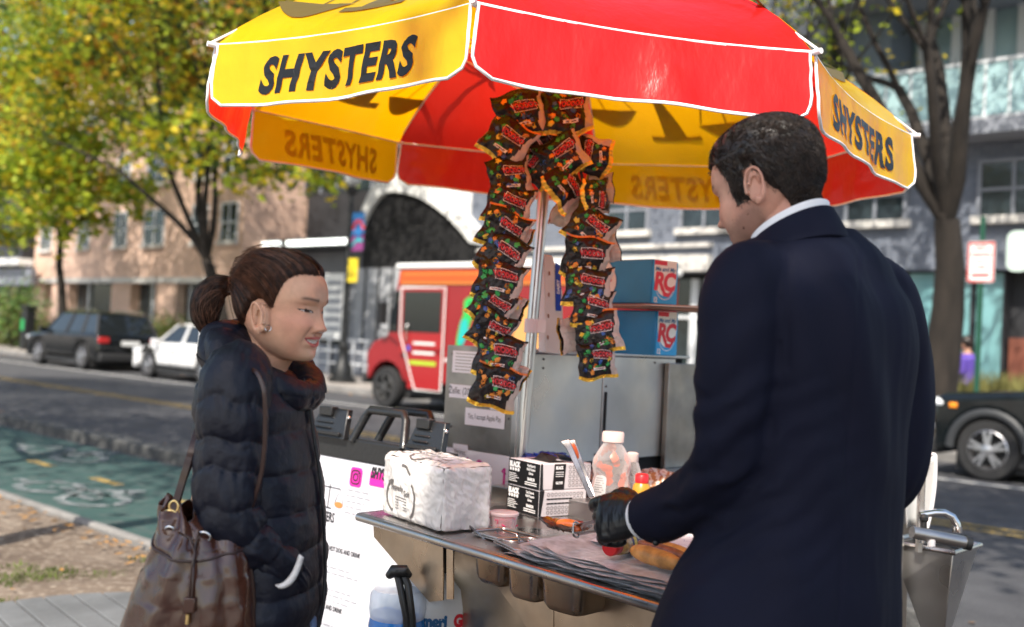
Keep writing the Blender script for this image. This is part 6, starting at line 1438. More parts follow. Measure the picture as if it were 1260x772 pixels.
# =================================================================== PEOPLE
def head_build(O, R, prm):
    """skull + neck + ears as one remeshed surface in head space (x forward, y left, z up), then placed by O,R"""
    mb = MB(); T = prm['slices']; n = 96; rings = []; s = prm.get('s', 1)
    zs = [T[0][0] + (T[-1][0] - T[0][0]) * k / 110 for k in range(111)]
    sm = crom([t for t in T], 8)
    def row(z):
        for a, b in zip(sm, sm[1:]):
            if min(a[0], b[0]) <= z <= max(a[0], b[0]) and a[0] != b[0]:
                t = (z - a[0]) / (b[0] - a[0]); return [lerp(p, q, t) for p, q in zip(a, b)]
        return list(sm[-1])
    for z in zs:
        _, xf, xb, w, sq = row(z); xc = lerp(xb, xf, .45); ring = []
        for j in range(n):
            th = 2 * pi * j / n; c, s_ = cos(th), sin(th); e = sq if c > 0 else 2.15
            k = (abs(c) ** e + abs(s_) ** e) ** (-1 / e); rx = (xf - xc) if c > 0 else (xc - xb)
            ring.append(V((xc + rx * c * k, w * s_ * k, z)))
        rings.append(ring)
    mb.loft(rings)
    for a in prm['neck']: mb.tube([p for p, r in a], [r for p, r in a], 28)
    for sg in (-1, 1):                                        # ears
        ex, ey, ez, es = prm['ear']; er = []
        c0 = V((ex, sg * ey, ez)); out = V((-.35, sg * .94, 0)).normalized(); fwd = V((.94, sg * .35, 0)); fwd = (fwd - out * fwd.dot(out)).normalized(); upv_ = V((-.12, 0, 1)).normalized()
        def E(a, r, o): return c0 + fwd * (cos(a) * .0165 * r * es) + upv_ * (sin(a) * .029 * r * es + (-.003 if sin(a) < 0 else .002)) + out * o
        pts = [E(a, 1 if a > -pi * .5 else .8, .0125 + .006 * sin(max(0, a - .2))) for a in [radians(q) for q in range(-20, 291, 15)]]
        mb.tube(pts, [.0030 if i < len(pts) - 6 else .0042 for i in range(len(pts))], 8)
        mb.loft([[E(2 * pi * j / 20, .95, -.008) for j in range(20)], [E(2 * pi * j / 20, .93, .0040) for j in range(20)]] if sg > 0 else [[E(-2 * pi * j / 20, .95, -.008) for j in range(20)], [E(-2 * pi * j / 20, .93, .0040) for j in range(20)]])
        mb.tube([E(radians(q), .58, .0085) for q in range(0, 200, 20)], .0022, 8)
        mb.sphere(E(radians(265), .78, .007), .0062, 12, 8); mb.sphere(E(radians(-15), .95, .008), .0045, 10, 6)
    for m_ in prm.get('extra', ()): m_(mb)
    out, nr = remesh(mb, prm.get('vox', .0017), 5, .5)
    nv = []
    for p, q in zip(out.v, nr):
        x, y, z = p.x / s, p.y / s, p.z / s; d = V((0, 0, 0))
        if x > .02 and q.x > -.1 and abs(y) < .07 and -.12 < z < .09:
            ay = abs(y); fx = 0; N = prm['nose']
            hz = 0
            if N['base'] < z < N['top']:
                t = (N['top'] - z) / (N['top'] - N['tip'])
                hz = N['h'] * (max(0, t) ** 1.25 if t < 1 else max(0, 1 - ((N['tip'] - z) / (N['tip'] - N['base'])) ** 2.2))
            sg_ = lerp(.0055, .0095, sstep(N['top'], N['tip'], z)) if N['top'] != N['tip'] else .008
            fx += hz * gs(ay, sg_)
            fx += .0075 * gs(ay - .0135, .0052) * gs(z - (N['tip'] - .004), .0058)            # wings
            fx -= .003 * gs(ay - .0075, .003) * gs(z - (N['base'] + .001), .0022)            # nostrils
            fx -= .0095 * gs(ay - .030, .0125) * gs(z + .001, .0095)                         # sockets
            fx += .0070 * gs(ay - .031, .0088) * gs(z + .002, .0068)                         # lid over eyeball
            fx += .0035 * gs(ay - .028, .016) * gs(z - .0165, .006)                          # brow
            fx -= .0016 * gs(ay - .031, .012) * gs(z - .0075, .0016)                         # lid crease
            fx += .0062 * gs(ay - .036, .015) * gs(z + .034, .013)                           # cheek
            fx -= .0042 * gs(ay - (.024 + (-.035 - z) * .25), .0035) * sstep(-.075, -.05, z) * (1 - sstep(-.04, -.03, z))   # nasolabial
            zm = prm['mouth'] + prm['smile'] * 7.0 * ay * ay; mw = prm['mw']; ml = max(0, 1 - (ay / mw) ** 2.2)
            fx += .0050 * ml * gs(z - (zm + .0062), .0034) + .0056 * ml * gs(z - (zm - .0078), .0040)
            fx -= .0050 * max(0, 1 - (ay / mw) ** 4) * gs(z - zm, .0030)
            fx -= .002 * gs(ay, .0035) * gs(z - (zm + .013), .004)
            fx += .0055 * gs(ay, .015) * gs(z - prm['chin'], .010)
            fx -= .0030 * gs(ay, .018) * gs(z - (prm['chin'] + .0165), .005)
            d.x = fx * s
        nv.append(p + d)
    loc = [V(p) for p in nv]; out.v = [O + R @ p for p in nv]
    return out, loc
def skin_cols(loc, prm):
    cols = []; s = prm.get('s', 1); base = V(prm['skin'])
    for p in loc:
        x, y, z = p.x / s, p.y / s, p.z / s; ay = abs(y); c = base.copy()
        nz = noise.noise(V((x, y, z)) * 45) * .05 + noise.noise(V((x, y, z)) * 160) * .03; c = c * (1 + nz); b2 = noise.noise(V((x * 26 + 4, y * 26, z * 26))); c = V((c.x * (1 + .05 * b2), c.y * (1 - .07 * b2), c.z * (1 - .08 * b2)))
        if x > .02:
            f = gs(ay - .040, .018) * gs(z + .03, .016) * .45 + gs(ay, .008) * gs(z + .036, .010) * .4
            c = c.lerp(V(prm['blush']), f)
            zm = prm['mouth'] + prm['smile'] * 7.0 * ay * ay; mw = prm['mw']
            if ay < mw * 1.02:
                k = (1 - (ay / mw) ** 2)
                up_, lo = zm + .0105 * max(0, k) ** .6 + .001, zm - .0125 * max(0, k) ** .6
                if lo < z < up_: c = c.lerp(V(prm['lip']), .85 * sstep(0, .0016, min(z - lo, up_ - z)))
                op = prm['open'] * max(0, 1 - (ay / (mw * .86)) ** 2)
                if abs(z - (zm + .0005)) < op + .0006: c = V((.10, .02, .02))
                if abs(z - (zm + .0008)) < op - .0001 and ay < mw * .8:
                    c = V((.74, .68, .60)) * (.55 if (ay % .0075) < .0008 else 1)
            # eyes
            dy = ay - .031
            top = .0024 * max(0, 1 - (dy / .0145) ** 2) - .001 + .08 * dy; bot = -.0018 * max(0, 1 - (dy / .0145) ** 2) - .001 + .08 * dy
            ze = z + .0025
            if abs(dy) < .0145:
                if bot < ze < top: c = V((.55, .50, .47)) if abs(dy - .001) > .0058 else V((.015, .008, .006))
                if top - .0004 <= ze < top + .0018: c = V((.02, .012, .010))
                elif bot - .0009 < ze <= bot: c = c.lerp(V((.10, .05, .04)), .6)
            elif dy >= .0145 and dy < .018 and abs(ze - (.0008 + .3 * (dy - .0145))) < .0009: c = V((.03, .02, .015))
            zb = .0185 + .10 * (ay - .012) - 9.0 * max(0, ay - .036) ** 2 * 1.2
            if .012 < ay < .053:
                f = gs(z - zb, .0022 if ay > .02 else .0026) * sstep(.012, .018, ay) * (1 - sstep(.044, .054, ay))
                c = c.lerp(V(prm['brow']), min(1, f * prm.get('browk', .95)))
            if gs(ay - .0078, .0026) * gs(z - (prm['nose']['base'] + .0025), .0018) > .45 : c = c * .35
        if prm.get('stubble'):
            f = sstep(-.045, -.075, z) * (1 if x > -.02 else 0) * sstep(-.02, .0, x) + gs(ay - .07, .02) * gs(x - .01, .018) * sstep(-.03, -.06, z)
            nf = .5 + .5 * noise.noise(V((x, y, z)) * 420)
            c = c.lerp(V(prm['stubble']), min(.6, f * .55 * (.6 + nf)))
        for (mx_, mz, mr) in prm.get('moles', ()):
            if (x - mx_) ** 2 + (z - mz) ** 2 < mr * mr: c = V((.10, .03, .02))
        cols.append((max(0, c.x), max(0, c.y), max(0, c.z)))
    return cols
M_skin = mat('skin', (1, 1, 1), .40, attr=True, sss=.12, var=.10, vscale=38, bump=.22, bscale=420, bdist=.002, spec=.45)
def hair_mat(name, c1, c2, rough=.32):
    m = mat(name, c1, rough, col2=c2, vscale=70, spec=.5, aniso=.6); return m
def strand(mb, pts, r, n=3):
    mb.tube(pts, r, n, cap=False)
def surf_fn(mbv, mbf, cen):
    bvh = BVHTree.FromPolygons([tuple(p) for p in mbv], mbf)
    def fn(d):
        hit = bvh.ray_cast(cen + d * .30, -d, .30); return hit
    return fn, bvh

# ------------------------------------------------------------------ THE WOMAN
DW = 2.11; WO = at(346.5, 376, DW)
psi = radians(18); pit = radians(5)
RWz = Matrix.Rotation(-psi, 3, 'Z'); RW = RWz @ Matrix.Rotation(pit, 3, 'Y')
wprm = dict(slices=[(-.1045, .062, .022, .020, 2.0), (-.102, .072, .006, .030, 2.0), (-.094, .079, -.012, .042, 2.1), (-.082, .0815, -.028, .053, 2.2), (-.066, .0830, -.045, .0615, 2.3), (-.050, .0845, -.062, .0665, 2.35), (-.032, .0850, -.076, .0695, 2.35), (-.014, .0855, -.088, .0705, 2.3), (.004, .0860, -.094, .0730, 2.3), (.020, .0905, -.097, .0745, 2.25), (.036, .0905, -.098, .0745, 2.2), (.052, .0860, -.096, .0725, 2.15), (.068, .0760, -.089, .0670, 2.1), (.082, .0600, -.076, .0570, 2.05), (.093, .0380, -.056, .0420, 2.0), (.0995, .0120, -.032, .0240, 2.0), (.1015, -.004, -.015, .010, 2.0)],
    neck=[[(V((-.018, 0, -.03)), .040), (V((-.022, 0, -.08)), .046), (V((-.035, 0, -.13)), .050), (V((-.055, 0, -.20)), .062)], [(V((.02, 0, -.07)), .030), (V((-.005, 0, -.10)), .040), (V((-.03, 0, -.15)), .045)]],
    ear=(.006, .0755, -.027, .90), nose=dict(top=.004, tip=-.0335, base=-.0455, h=.0185), mouth=-.0625, smile=1.0, mw=.0285, open=.0042, chin=-.0925, skin=(.66, .36, .235), blush=(.68, .28, .19), lip=(.52, .10, .10), brow=(.05, .03, .022), browk=.85, vox=.0016)
WB, wloc = head_build(WO, RW, wprm); wcol = skin_cols(wloc, wprm)
wm = thing('person', 'smiling woman with a dark ponytail in a navy puffer jacket, hands in pockets', 'person', (WO.x - .05, WO.y, 0))
# torso core and legs belong to the same body (hidden under the clothes)
hb_v, hb_f = list(WB.v), list(WB.f); nb = len(WB.v)
core = MB(); cx = WO - V((.05, 0, 0))
def ell(c, a, b, n=20, rot=0): return [V(c) + V((cos(2 * pi * j / n + 0) * a * cos(rot) - sin(2 * pi * j / n) * b * sin(rot), cos(2 * pi * j / n) * a * sin(rot) + sin(2 * pi * j / n) * b * cos(rot), 0)) for j in range(n)]
core.loft([ell((WO.x - .05, DW, z), a, b) for z, a, b in ((.85, .10, .15), (1.0, .10, .13), (1.2, .10, .15), (1.3, .09, .14), (1.36, .05, .06))])
for yy in (-.075, .075): core.loft([ell((WO.x - .05, DW + yy, z), a, b) for z, a, b in ((.05, .035, .035), (.1, .04, .04), (.45, .05, .05), (.86, .085, .075))])
body = MB(); body.v = WB.v + core.v; body.f = WB.f + [tuple(nb + i for i in f) for f in core.f]; body.m = [0] * len(body.f)
body.build('body', M_skin, wm, smooth=180, attr=wcol + [wprm['skin']] * len(core.v))
# --- hair, combed back to a low ponytail
M_hairw = hair_mat('dark_brown_hair', (.012, .006, .005), (.045, .020, .013), .30); M_hairw2 = hair_mat('brown_hair_streaks', (.06, .028, .017), (.19, .085, .05), .28)
hc = WO + RW @ V((-.005, 0, .01)); srf, bvw = surf_fn(hb_v, hb_f, hc)
def dirw(az, el): return RW @ V((cos(radians(az)) * cos(radians(el)), sin(radians(az)) * cos(radians(el)), sin(radians(el))))
tieL = V((-.103, 0, .022)); tie = WO + RW @ tieL; tdir = (tie - hc).normalized()
# hairline (azimuth from the face centre, elevation): both sides, from the centre of the forehead round to the nape
HL = [(0, 37), (18, 38), (34, 38), (47, 35), (56, 29), (62, 19), (66, 7), (69, -5), (71, -12), (73, -9), (76, -3), (84, 0), (94, -1), (103, -8), (111, -20), (122, -36), (150, -44), (180, -48)]
def hl(t):
    k = t * (len(HL) - 1); i = min(int(k), len(HL) - 2); f = k - i; return lerp(HL[i][0], HL[i + 1][0], f), lerp(HL[i][1], HL[i + 1][1], f)
def slerp(a, b, t):
    o = math.acos(max(-1, min(1, a.dot(b)))); 
    if o < 1e-4: return a
    return (a * sin((1 - t) * o) + b * sin(t * o)) / sin(o)
def hpath(side, t, n, lift=.006, jit=0, rnd=None, t0=0, ho=0):
    az, el = hl(t); d0 = dirw(side * az, el)
    if ho: d0 = slerp(d0, dirw(side * 35, -10), ho)
    mid = dirw(side * (95 + 25 * t) * (1 - .25 * (t < .2)), 62 * (1 - t) ** .9 + 4); out = []
    for k in range(n):
        s = t0 + (1 - t0) * k / (n - 1)
        d = slerp(slerp(d0, mid, s), slerp(mid, tdir, s), s).normalized()
        h = srf(d)
        p = h[0] if h[0] is not None else hc + d * .09
        l = lift * min(1, s * 9 + .12) + .007 * sin(pi * min(1, s * 1.05)) * (1 - t) ** 1.2 + jit * (.5 + .5 * sin(pi * s))
        out.append(p + d * l)
    if n > 3: out[-1] = tie.lerp(out[-1], .25)
    return out
mb = MB()
for side in (-1, 1):
    P = [hpath(side, i / 90, 26, .0045) for i in range(91)]
    mb.grid(lambda u, v: P[int(round(u * 90))][int(round(v * 25))], 91, 26)
hair = mb.build('hair', M_hairw, wm, smooth=180)
mb = MB(); rd = random.Random(12)
for k in range(5200):
    side = -1 if k % 4 else 1; t = rd.random() ** 1.0; n = 15; t0 = 0 if rd.random() < .45 else rd.uniform(0, .6)
    ps = hpath(side, t, n, .0052 + rd.random() * .0022, rd.gauss(0, .0004), t0=t0, ho=abs(rd.gauss(0, .035)) if t0 == 0 and t < .62 else 0)
    clump = noise.noise(V((t * 55, side, 0))); 
    for q in range(n): ps[q] = ps[q] + (ps[q] - hc).normalized() * (.0018 * clump * min(1, q / 3) + .0006 * noise.noise(V((t * 180, q * .6, 3))))
    mb.mi = 1 if noise.noise(V((t * 34, side * 3, 7))) + rd.uniform(-.18, .18) > .16 else 0
    strand(mb, ps, [.00022] + [.00042] * (n - 2) + [.00035])
mb.build('hair_strands', [M_hairw, M_hairw2], hair, smooth=180)
mb = MB()
for k in range(320):                                           # loose baby hairs along the hairline, neck and crown
    t = rd.choice((rd.uniform(.25, .7), rd.uniform(0, .95))); ps = hpath(-1, t, 8, .009, rd.uniform(0, .004))[:6]
    q = [ps[0] + V((rd.gauss(0, .002), 0, rd.gauss(0, .002)))] + [p + V((0, 0, 1)) * rd.uniform(.0, .008) * (i / 6) + (p - hc).normalized() * .003 for i, p in enumerate(ps[1:])]
    strand(mb, q, .00022)
for k in range(0):
    a = at(rd.uniform(334, 341), rd.uniform(384, 396), DW - .068); b = a + V((rd.uniform(-.004, .010), -.002, -.022)); strand(mb, [a, a.lerp(b, .5) + V((.002, -.003, 0)), b], .00025)
mb.build('loose_hairs', M_hairw2, hair)
# ponytail
mb = MB(); pt_c = [tie, at(276, 352, DW), at(263, 358, DW + .0), at(254, 374, DW), at(253, 393, DW), at(258, 417, DW)]; pr_ = [.010, .018, .024, .026, .022, .006]
pcs = crom([tuple(p) + (r,) for p, r in zip(pt_c, pr_)], 5)
def pt_strand(a, rr_, j):
    out = []
    for i, q in enumerate(pcs):
        c = V(q[:3]); r = q[3] * rr_; t = (V(pcs[min(i + 1, len(pcs) - 1)][:3]) - V(pcs[max(i - 1, 0)][:3])).normalized()
        u = t.cross(V((0, 1, 0))).normalized(); w = V((0, 1, 0)); out.append(c + (u * cos(a + .25 * sin(i * .3 + j)) + w * sin(a + .25 * sin(i * .3 + j))) * r + V((0, 0, .001 * noise.noise(V((j * 3, i * .5, 0))))))
    return out
mb.tube([V(q[:3]) for q in pcs], [q[3] * .86 for q in pcs], 20); 
for k in range(1500):
    ps = pt_strand(rd.uniform(0, 2 * pi), rd.uniform(.8, 1.06) if k % 6 else rd.uniform(1.0, 1.25), rd.random() * 20); cut = rd.randint(0, 5) if k % 3 else 0
    mb.mi = 1 if rd.random() < .35 else 0; strand(mb, ps[: len(ps) - cut] + ([ps[-1] + V((rd.gauss(0, .006), rd.gauss(0, .004), rd.uniform(-.022, 0)))] if not cut else []), .00045)
mb.build('ponytail', [M_hairw, M_hairw2], hair, smooth=180)
mb = MB(); mb.tube([tie + RW @ V((-.004, 0, .012)), tie + RW @ V((-.004, -.011, 0)), tie + RW @ V((-.004, 0, -.012)), tie + RW @ V((-.004, .011, 0)), tie + RW @ V((-.004, 0, .012))], .0042, 8)
mb.build('hair_tie', mat('brown_hair_tie', (.14, .05, .03), .6), hair, smooth=180)
mb = MB(); e0 = at(330, 404, DW - .082); mb.tube([e0 + V((.006 * cos(a), -.001 * 1, .006 * sin(a))) for a in [2 * pi * k / 12 for k in range(13)]], .0006, 5); mb.build('earring', M_chr, wm)

# --- puffer jacket
M_puf = mat('navy_nylon', (.0045, .0058, .0145), .50, bump=.5, bscale=70, bdist=.004, spec=.45, var=.12, vscale=8, detail=6)
M_seam = mat('jacket_zip', (.02, .02, .022), .5)
def wrow(py, pxb, pxf, A, dc=0.0): return (py, pxb, pxf, A, dc)
FWv = V((cos(radians(4)), -sin(radians(4)), 0)); LWv = V((-FWv.y, FWv.x, 0))
TR = [(446, 268, 336, .085), (456, 260, 354, .12), (472, 252, 370, .16), (500, 250, 378, .178), (540, 249, 384, .18), (580, 250, 390, .178), (620, 253, 394, .178), (660, 258, 396, .18), (700, 266, 397, .185), (740, 272, 395, .19), (768, 278, 389, .19), (786, 282, 382, .185)]
def tor_pt(u, s):                                               # u around, s in rows
    r = interp([(i,) + t for i, t in enumerate(TR)], s); py, xb, xf, A = r
    a, b = at(xb, py, DW), at(xf, py, DW); c = (a + b) / 2; B = (b - a).length / 2; th = 2 * pi * u; e = 2.4
    cc, ss = cos(th), sin(th); k = (abs(cc) ** e + abs(ss) ** e) ** (-1 / e)
    hem = 0
    if s > 8.5: hem = -.045 * (.5 - .5 * cc) * (s - 8.5) / 2.5 * -1
    return c + FWv * (B * cc * k) + LWv * (A * ss * k) + V((0, 0, hem)), (FWv * cc + LWv * ss).normalized(), py
def puff(ph): return abs(sin(pi * ph)) ** .42
mb = MB(); NU, NV = 150, 210
def tfn(u, v):
    s = v * (len(TR) - 1); p, n, py = tor_pt(u, s); ph = (py - 432) / 47.0 + .06 * sin(u * 14) + .2 * (1 - abs(cos(pi * u)))
    k = puff(ph); f = ph % 1; edgef = 1 - k
    wr = .0032 * fbm((u * 42, ph * 1.7, 1.0), 1.0, 4) * (.35 + edgef * 1.3) + .004 * fbm((u * 7, ph * 1.2, 4), 1.0, 3)
    fr = .004 if abs((u + .5) % 1 - .5) < .012 else 0          # zip line at the very front
    return p + n * (.0075 * k + wr - .008 - fr)
mb.grid(tfn, NU, NV, True); b0 = len(mb.v)
jk = mb.build('jacket', M_puf, wm, smooth=180)
mb = MB(); zp = []
for i in range(60):
    s = 1.6 + i / 59 * 9.2; p, n, py = tor_pt(0.012, s); zp.append(p + n * .004)
mb.tube(zp, .0035, 6); mb.build('zip', M_seam, jk, smooth=60)
def sleeve(path, name, parent, seam=.066, ph0=0, flip=1, wrk=1.0, shr=None):
    cs = crom([tuple(p) + (r,) for p, r in path], 14); L_ = [0]
    for a, b in zip(cs, cs[1:]): L_.append(L_[-1] + (V(a[:3]) - V(b[:3])).length)
    tot = L_[-1]; NVs = int(tot / .0032); pts = []; k = 0
    def samp(l):
        for i in range(len(L_) - 1):
            if L_[i] <= l <= L_[i + 1]:
                t = (l - L_[i]) / max(1e-9, L_[i + 1] - L_[i]); return [lerp(a, b, t) for a, b in zip(cs[i], cs[i + 1])]
        return list(cs[-1])
    C_ = [samp(tot * j / NVs) for j in range(NVs + 1)]; rings = []; up = V((0, -1, 0)); n = 100
    for j in range(NVs + 1):
        c = V(C_[j][:3]); r = C_[j][3]; j0, j1 = max(0, j - 6), min(NVs, j + 6); t = (V(C_[j1][:3]) - V(C_[j0][:3])).normalized()
        a = (up - t * up.dot(t)).normalized(); b = t.cross(a); ring = []; l = tot * j / NVs
        for q in range(n):
            th = 2 * pi * q / n; ph = (l + .006 * sin(th * 2 + 1) + .004 * sin(th * 5)) / seam + ph0; kf = puff(ph)
            wr = .0034 * fbm((th * 5.2, ph * 1.8, ph0 + 2), 1.0, 4) * (.4 + (1 - kf) * 1.4) + .004 * fbm((th * 1.2, ph * 1.1, 9 + ph0), 1.0, 3)
            cr = 0
            if shr: 
                for (l0, th0, am, wd) in shr: cr -= am * gs(l - l0 - .012 * sin(th * 3), wd) * max(0, cos(th - th0)) 
            ring.append(c + (a * cos(th) + b * sin(th)) * (r - .009 + .0080 * kf + wr * wrk + cr))
        rings.append(ring)
    mb = MB(); mb.loft(rings); return mb.build(name, M_puf, parent, smooth=180)
dn_ = DW - .165
armW = [(at(300, 448, dn_ + .07), .048), (at(292, 462, dn_ + .02), .066), (at(287, 500, dn_), .068), (at(284, 550, dn_), .0665), (at(281, 600, dn_ - .01), .065), (at(282, 632, dn_ - .01), .062), (at(298, 662, dn_ + .005), .058), (at(326, 682, dn_ + .03), .050), (at(352, 703, dn_ + .055), .040), (at(366, 716, dn_ + .09), .03)]
sleeve(armW, 'sleeve', jk, .062, .2, shr=[(.26, 3.4, .010, .010), (.29, 3.0, .009, .008), (.235, 2.8, .007, .008)])
armF = [(V((p.x, 2 * DW - p.y, p.z)), r) for p, r in armW]; sleeve(armF, 'sleeve', jk, .062, .5)
# hood bunched round the neck
def hoodp(u, v, off=0):                                        # u round the neck (0 front), v round the section
    a = 2 * pi * u; bk = .5 - .5 * cos(a); sd = abs(sin(a))
    x = lerp(.062, -.088, bk); y = .088 * sin(a) * (1 + .18 * bk); z = lerp(-.176, -.088, bk ** 1.05) - .008 * sd
    c = WO + RWz @ V((x, y, z)); rr_ = lerp(.019, .050, bk ** .7) + .010 * sd * (bk ** .5); rh = lerp(.024, .054, bk ** .8) + .010 * sd
    o = (RWz @ V((cos(a) * .9, sin(a), 0))).normalized(); o = (RWz @ V((.075 * cos(a) * 1.1, .088 * sin(a), 0))).normalized()
    b = 2 * pi * v; lean = V((0, 0, 1)) + o * (.05 + .25 * bk); lean.normalize()
    ph = u * 9.0 + .35 * sin(b) + .15 * sin(b * 2 + u * 9); k = puff(ph)
    wr = .005 * fbm((u * 30, v * 7, 2), 1.0, 4) * (1.3 - k) + .007 * fbm((u * 6, v * 3, 8), 1.0, 3)
    k2 = 1 if off == 0 else 1
    rim = -.004 * (gs(((v - .22 + .5) % 1) - .5, .018))
    return c + o * (cos(b) * (rr_ + wr + .006 * k)) + lean * (sin(b) * (rh + wr + .006 * k)) + o * rim
mb = MB(); mb.grid(lambda u, v: hoodp(u, v), 220, 73, True); mb.build('hood', M_puf, jk, smooth=180)
mb = MB(); mb.tube([at(374, 466, DW - .035), at(375, 482, DW - .04), at(377, 492, DW - .038), at(372, 496, DW - .038)], .0016, 5); mb.build('drawcord', M_seam, jk)
mb = MB()
mb.grid(lambda u, v: at(lerp(341, 371, u) + 3 * sin(u * pi) + 2.5 * (v - .5) * 2, lerp(722, 684, u ** 1.35) + 5 * (v - .5) * (1.2 - abs(u - .5)) + 5 * sin(u * pi), dn_ - .024 - .004 * sin(v * pi)), 24, 6)
mb.build('pocket_lining', mat('white_fleece', (.72, .70, .68), .8, bump=.4, bscale=90), jk, smooth=180, solid=.003)
# jeans and shoes
M_jean = mat('light_denim', (.16, .26, .44), .8, var=.25, vscale=30, bump=.3, bscale=160)
mb = MB(); JC = at(330, 780, DW); jx = JC.x
mb.loft([ell((jx, DW, z), a, b, 28) for z, a, b in ((.74, .105, .14), (.80, .10, .14), (.90, .09, .13), (.96, .07, .11))])
for yy in (-.088, .088): mb.loft([ell((jx + dx, DW + yy, z), a, b, 24) for z, a, b, dx in ((.06, .055, .055, -.01), (.14, .055, .055, -.01), (.45, .066, .06, .01), (.62, .078, .072, .005), (.78, .084, .075, 0))])
out, nr = remesh(mb, .008, 6); out.v = [p + n * .003 * fbm(tuple(p * 22), 1.0, 3) for p, n in zip(out.v, nr)]; out.build('jeans', M_jean, wm, smooth=180)
def shoe(par, c, yaw, m, L_=.26):
    mb = MB(); R_ = Matrix.Rotation(yaw, 3, 'Z'); rings = []
    for k in range(13):
        t = k / 12; x = -.08 + L_ * t; w = .042 * (sin(pi * min(1, t * .9 + .12))) ** .5 + .002; h = lerp(.085, .045, sstep(.25, .75, t)) * (1 if t < .93 else .7)
        rings.append([c + R_ @ V((x, w * cos(a), max(0, h * (.5 + .5 * sin(a)) * 1.0))) for a in [2 * pi * j / 16 for j in range(16)]])
    mb.loft(rings); return mb.build('shoe', m, par, smooth=60)
for yy in (-.088, .088): shoe(wm, V((jx - .005, DW + yy, 0.06)), -psi, M_paper)

# --- the brown leather bucket bag
M_lea = mat('brown_patent_leather', (.065, .022, .012), .22, coat=.5, var=.2, vscale=6, bump=.10, bscale=7, bdist=.02, spec=.6)
M_brass = mat('brass', (.75, .55, .25), .22, metal=1); M_lead = mat('dark_brown_leather', (.035, .013, .009), .35, coat=.3)
DB = 1.93; bag = thing('shoulder_bag', 'glossy brown leather drawstring bag hanging from the shoulder of the woman', 'handbag', at(232, 830, DB))
BR = [(628, 203, 262, .022), (640, 200, 285, .040), (655, 197, 300, .055), (672, 192, 306, .066), (700, 181, 311, .076), (735, 167, 313, .083), (772, 154, 313, .088), (810, 143, 311, .09), (845, 140, 305, .085), (856, 150, 295, .07)]
def bagp(u, s, off=0):
    py, x0, x1, T_ = interp([(i,) + t for i, t in enumerate(BR)], s); a, b = at(x0, py, DB), at(x1, py, DB); c = (a + b) / 2; A = (b - a).length / 2; th = 2 * pi * u; e = 2.7
    cc, ss = cos(th), sin(th); k = (abs(cc) ** e + abs(ss) ** e) ** (-1 / e); top = max(0, 1 - s / 3.2)
    pl_ = .011 * top * sin(th * 7 + 1.2 * sin(th)) + .006 * top * sin(th * 13); fold = .0035 * fbm((cc * 2.2, ss * 2.2, s * .8), 1.2, 3) + .010 * gs(cc + .35 + (s - 5) * .06, .10) * (ss < 0) - .008 * gs(cc - .45 - .04 * s, .08) * (ss < 0)
    zz = .012 * top * sin(th * 7 + 2) + .018 * top * cc * -1
    return c + V((cc * k * A, 0, zz)) + V((0, ss * k * T_, 0)) + V((cc, ss, 0)).normalized() * (pl_ + fold + off)
mb = MB(); mb.grid(lambda u, v: bagp(u, v * (len(BR) - 1)), 130, 110, True); mb.add([bagp(j / 30, len(BR) - 1) for j in range(30)], [tuple(range(30))]); mb.build('body', M_lea, bag, smooth=180, solid=.003)
mb = MB(); mb.tube([bagp(.5 + .5 * u / 30, 2.0 + 1.35 * sin(pi * u / 30), .0025) for u in range(31)], .0028, 6); mb.tube([bagp(.985, 3.0 + 6 * k / 20, .002) for k in range(21)], .003, 6); mb.build('piping', M_lead, bag, smooth=60)
mb = MB(); fz = DB - .085
for pts in ([(221, 656), (233, 662), (240, 680), (236, 700), (233, 735), (231, 748)], [(245, 655), (240, 672), (238, 700), (236, 735), (234, 748)]): mb.tube([at(x, y, fz + (.02 if i < 2 else -.005)) for i, (x, y) in enumerate(pts)], .0022, 6)
mb.build('drawstring', M_lead, bag, smooth=60)
mb = MB(); mb.box(at(233, 745, fz - .007), (.020, .008, .026)); mb.build('drawstring_slider', M_lea, bag, bevel=.002)
mb = MB(); mb.tube([at(231.5, 756, fz - .006), at(230.5, 768, fz - .006)], .0042, 10); mb.build('drawstring_tip', M_brass, bag, smooth=60)
for (cx_, cy_, r, dd) in ((209, 652, .0075, -.045), (251, 661, .0115, -.055)):
    mb = MB(); c = at(cx_, cy_, DB + dd); mb.tube([c + V((r * cos(a), -.003 * sin(a), r * .8 * sin(a))) for a in [2 * pi * k / 16 for k in range(17)]], .0028, 8); mb.build('grommet', M_chr, bag, smooth=60)
mb = MB(); c = at(210, 634, DB - .02); mb.tube([c + V((.013 * cos(a), -.004 * sin(a), .009 * sin(a))) for a in [2 * pi * k / 16 for k in range(14)]], .003, 8)
c = at(214, 624, DB - .02); mb.tube([c + V((.008 * cos(a), 0, .011 * sin(a))) for a in [2 * pi * k / 16 for k in range(17)]], .0028, 8); mb.build('buckle', M_brass, bag, smooth=60)
def strap(pts, w=.013, th=.003, name='strap'):
    cs = crom([tuple(p) for p in pts], 8); rings = []
    for i, q in enumerate(cs):
        q = V(q[:3]); t = (V(cs[min(i + 1, len(cs) - 1)][:3]) - V(cs[max(0, i - 1)][:3])).normalized(); s_ = V((0, 1, 0)).cross(t).normalized(); o = t.cross(s_)
        rings.append([q + s_ * x + o * y for x, y in ((-w / 2, -th), (w / 2, -th), (w / 2, th), (-w / 2, th))])
    mb = MB(); mb.loft(rings); return mb.build(name, M_lead, bag, bevel=.001)
strap([at(206, 655, DB - .01), at(212, 632, DB - .02), at(222, 600, DB - .01), at(234, 560, DB), at(243, 530, DB + .04), at(252, 500, DB + .10)])
strap([at(210, 655, DB + .01), at(217, 625, DB - .0), at(226, 592, DB + .01), at(238, 560, DB + .02), at(246, 530, DB + .06)], .010)
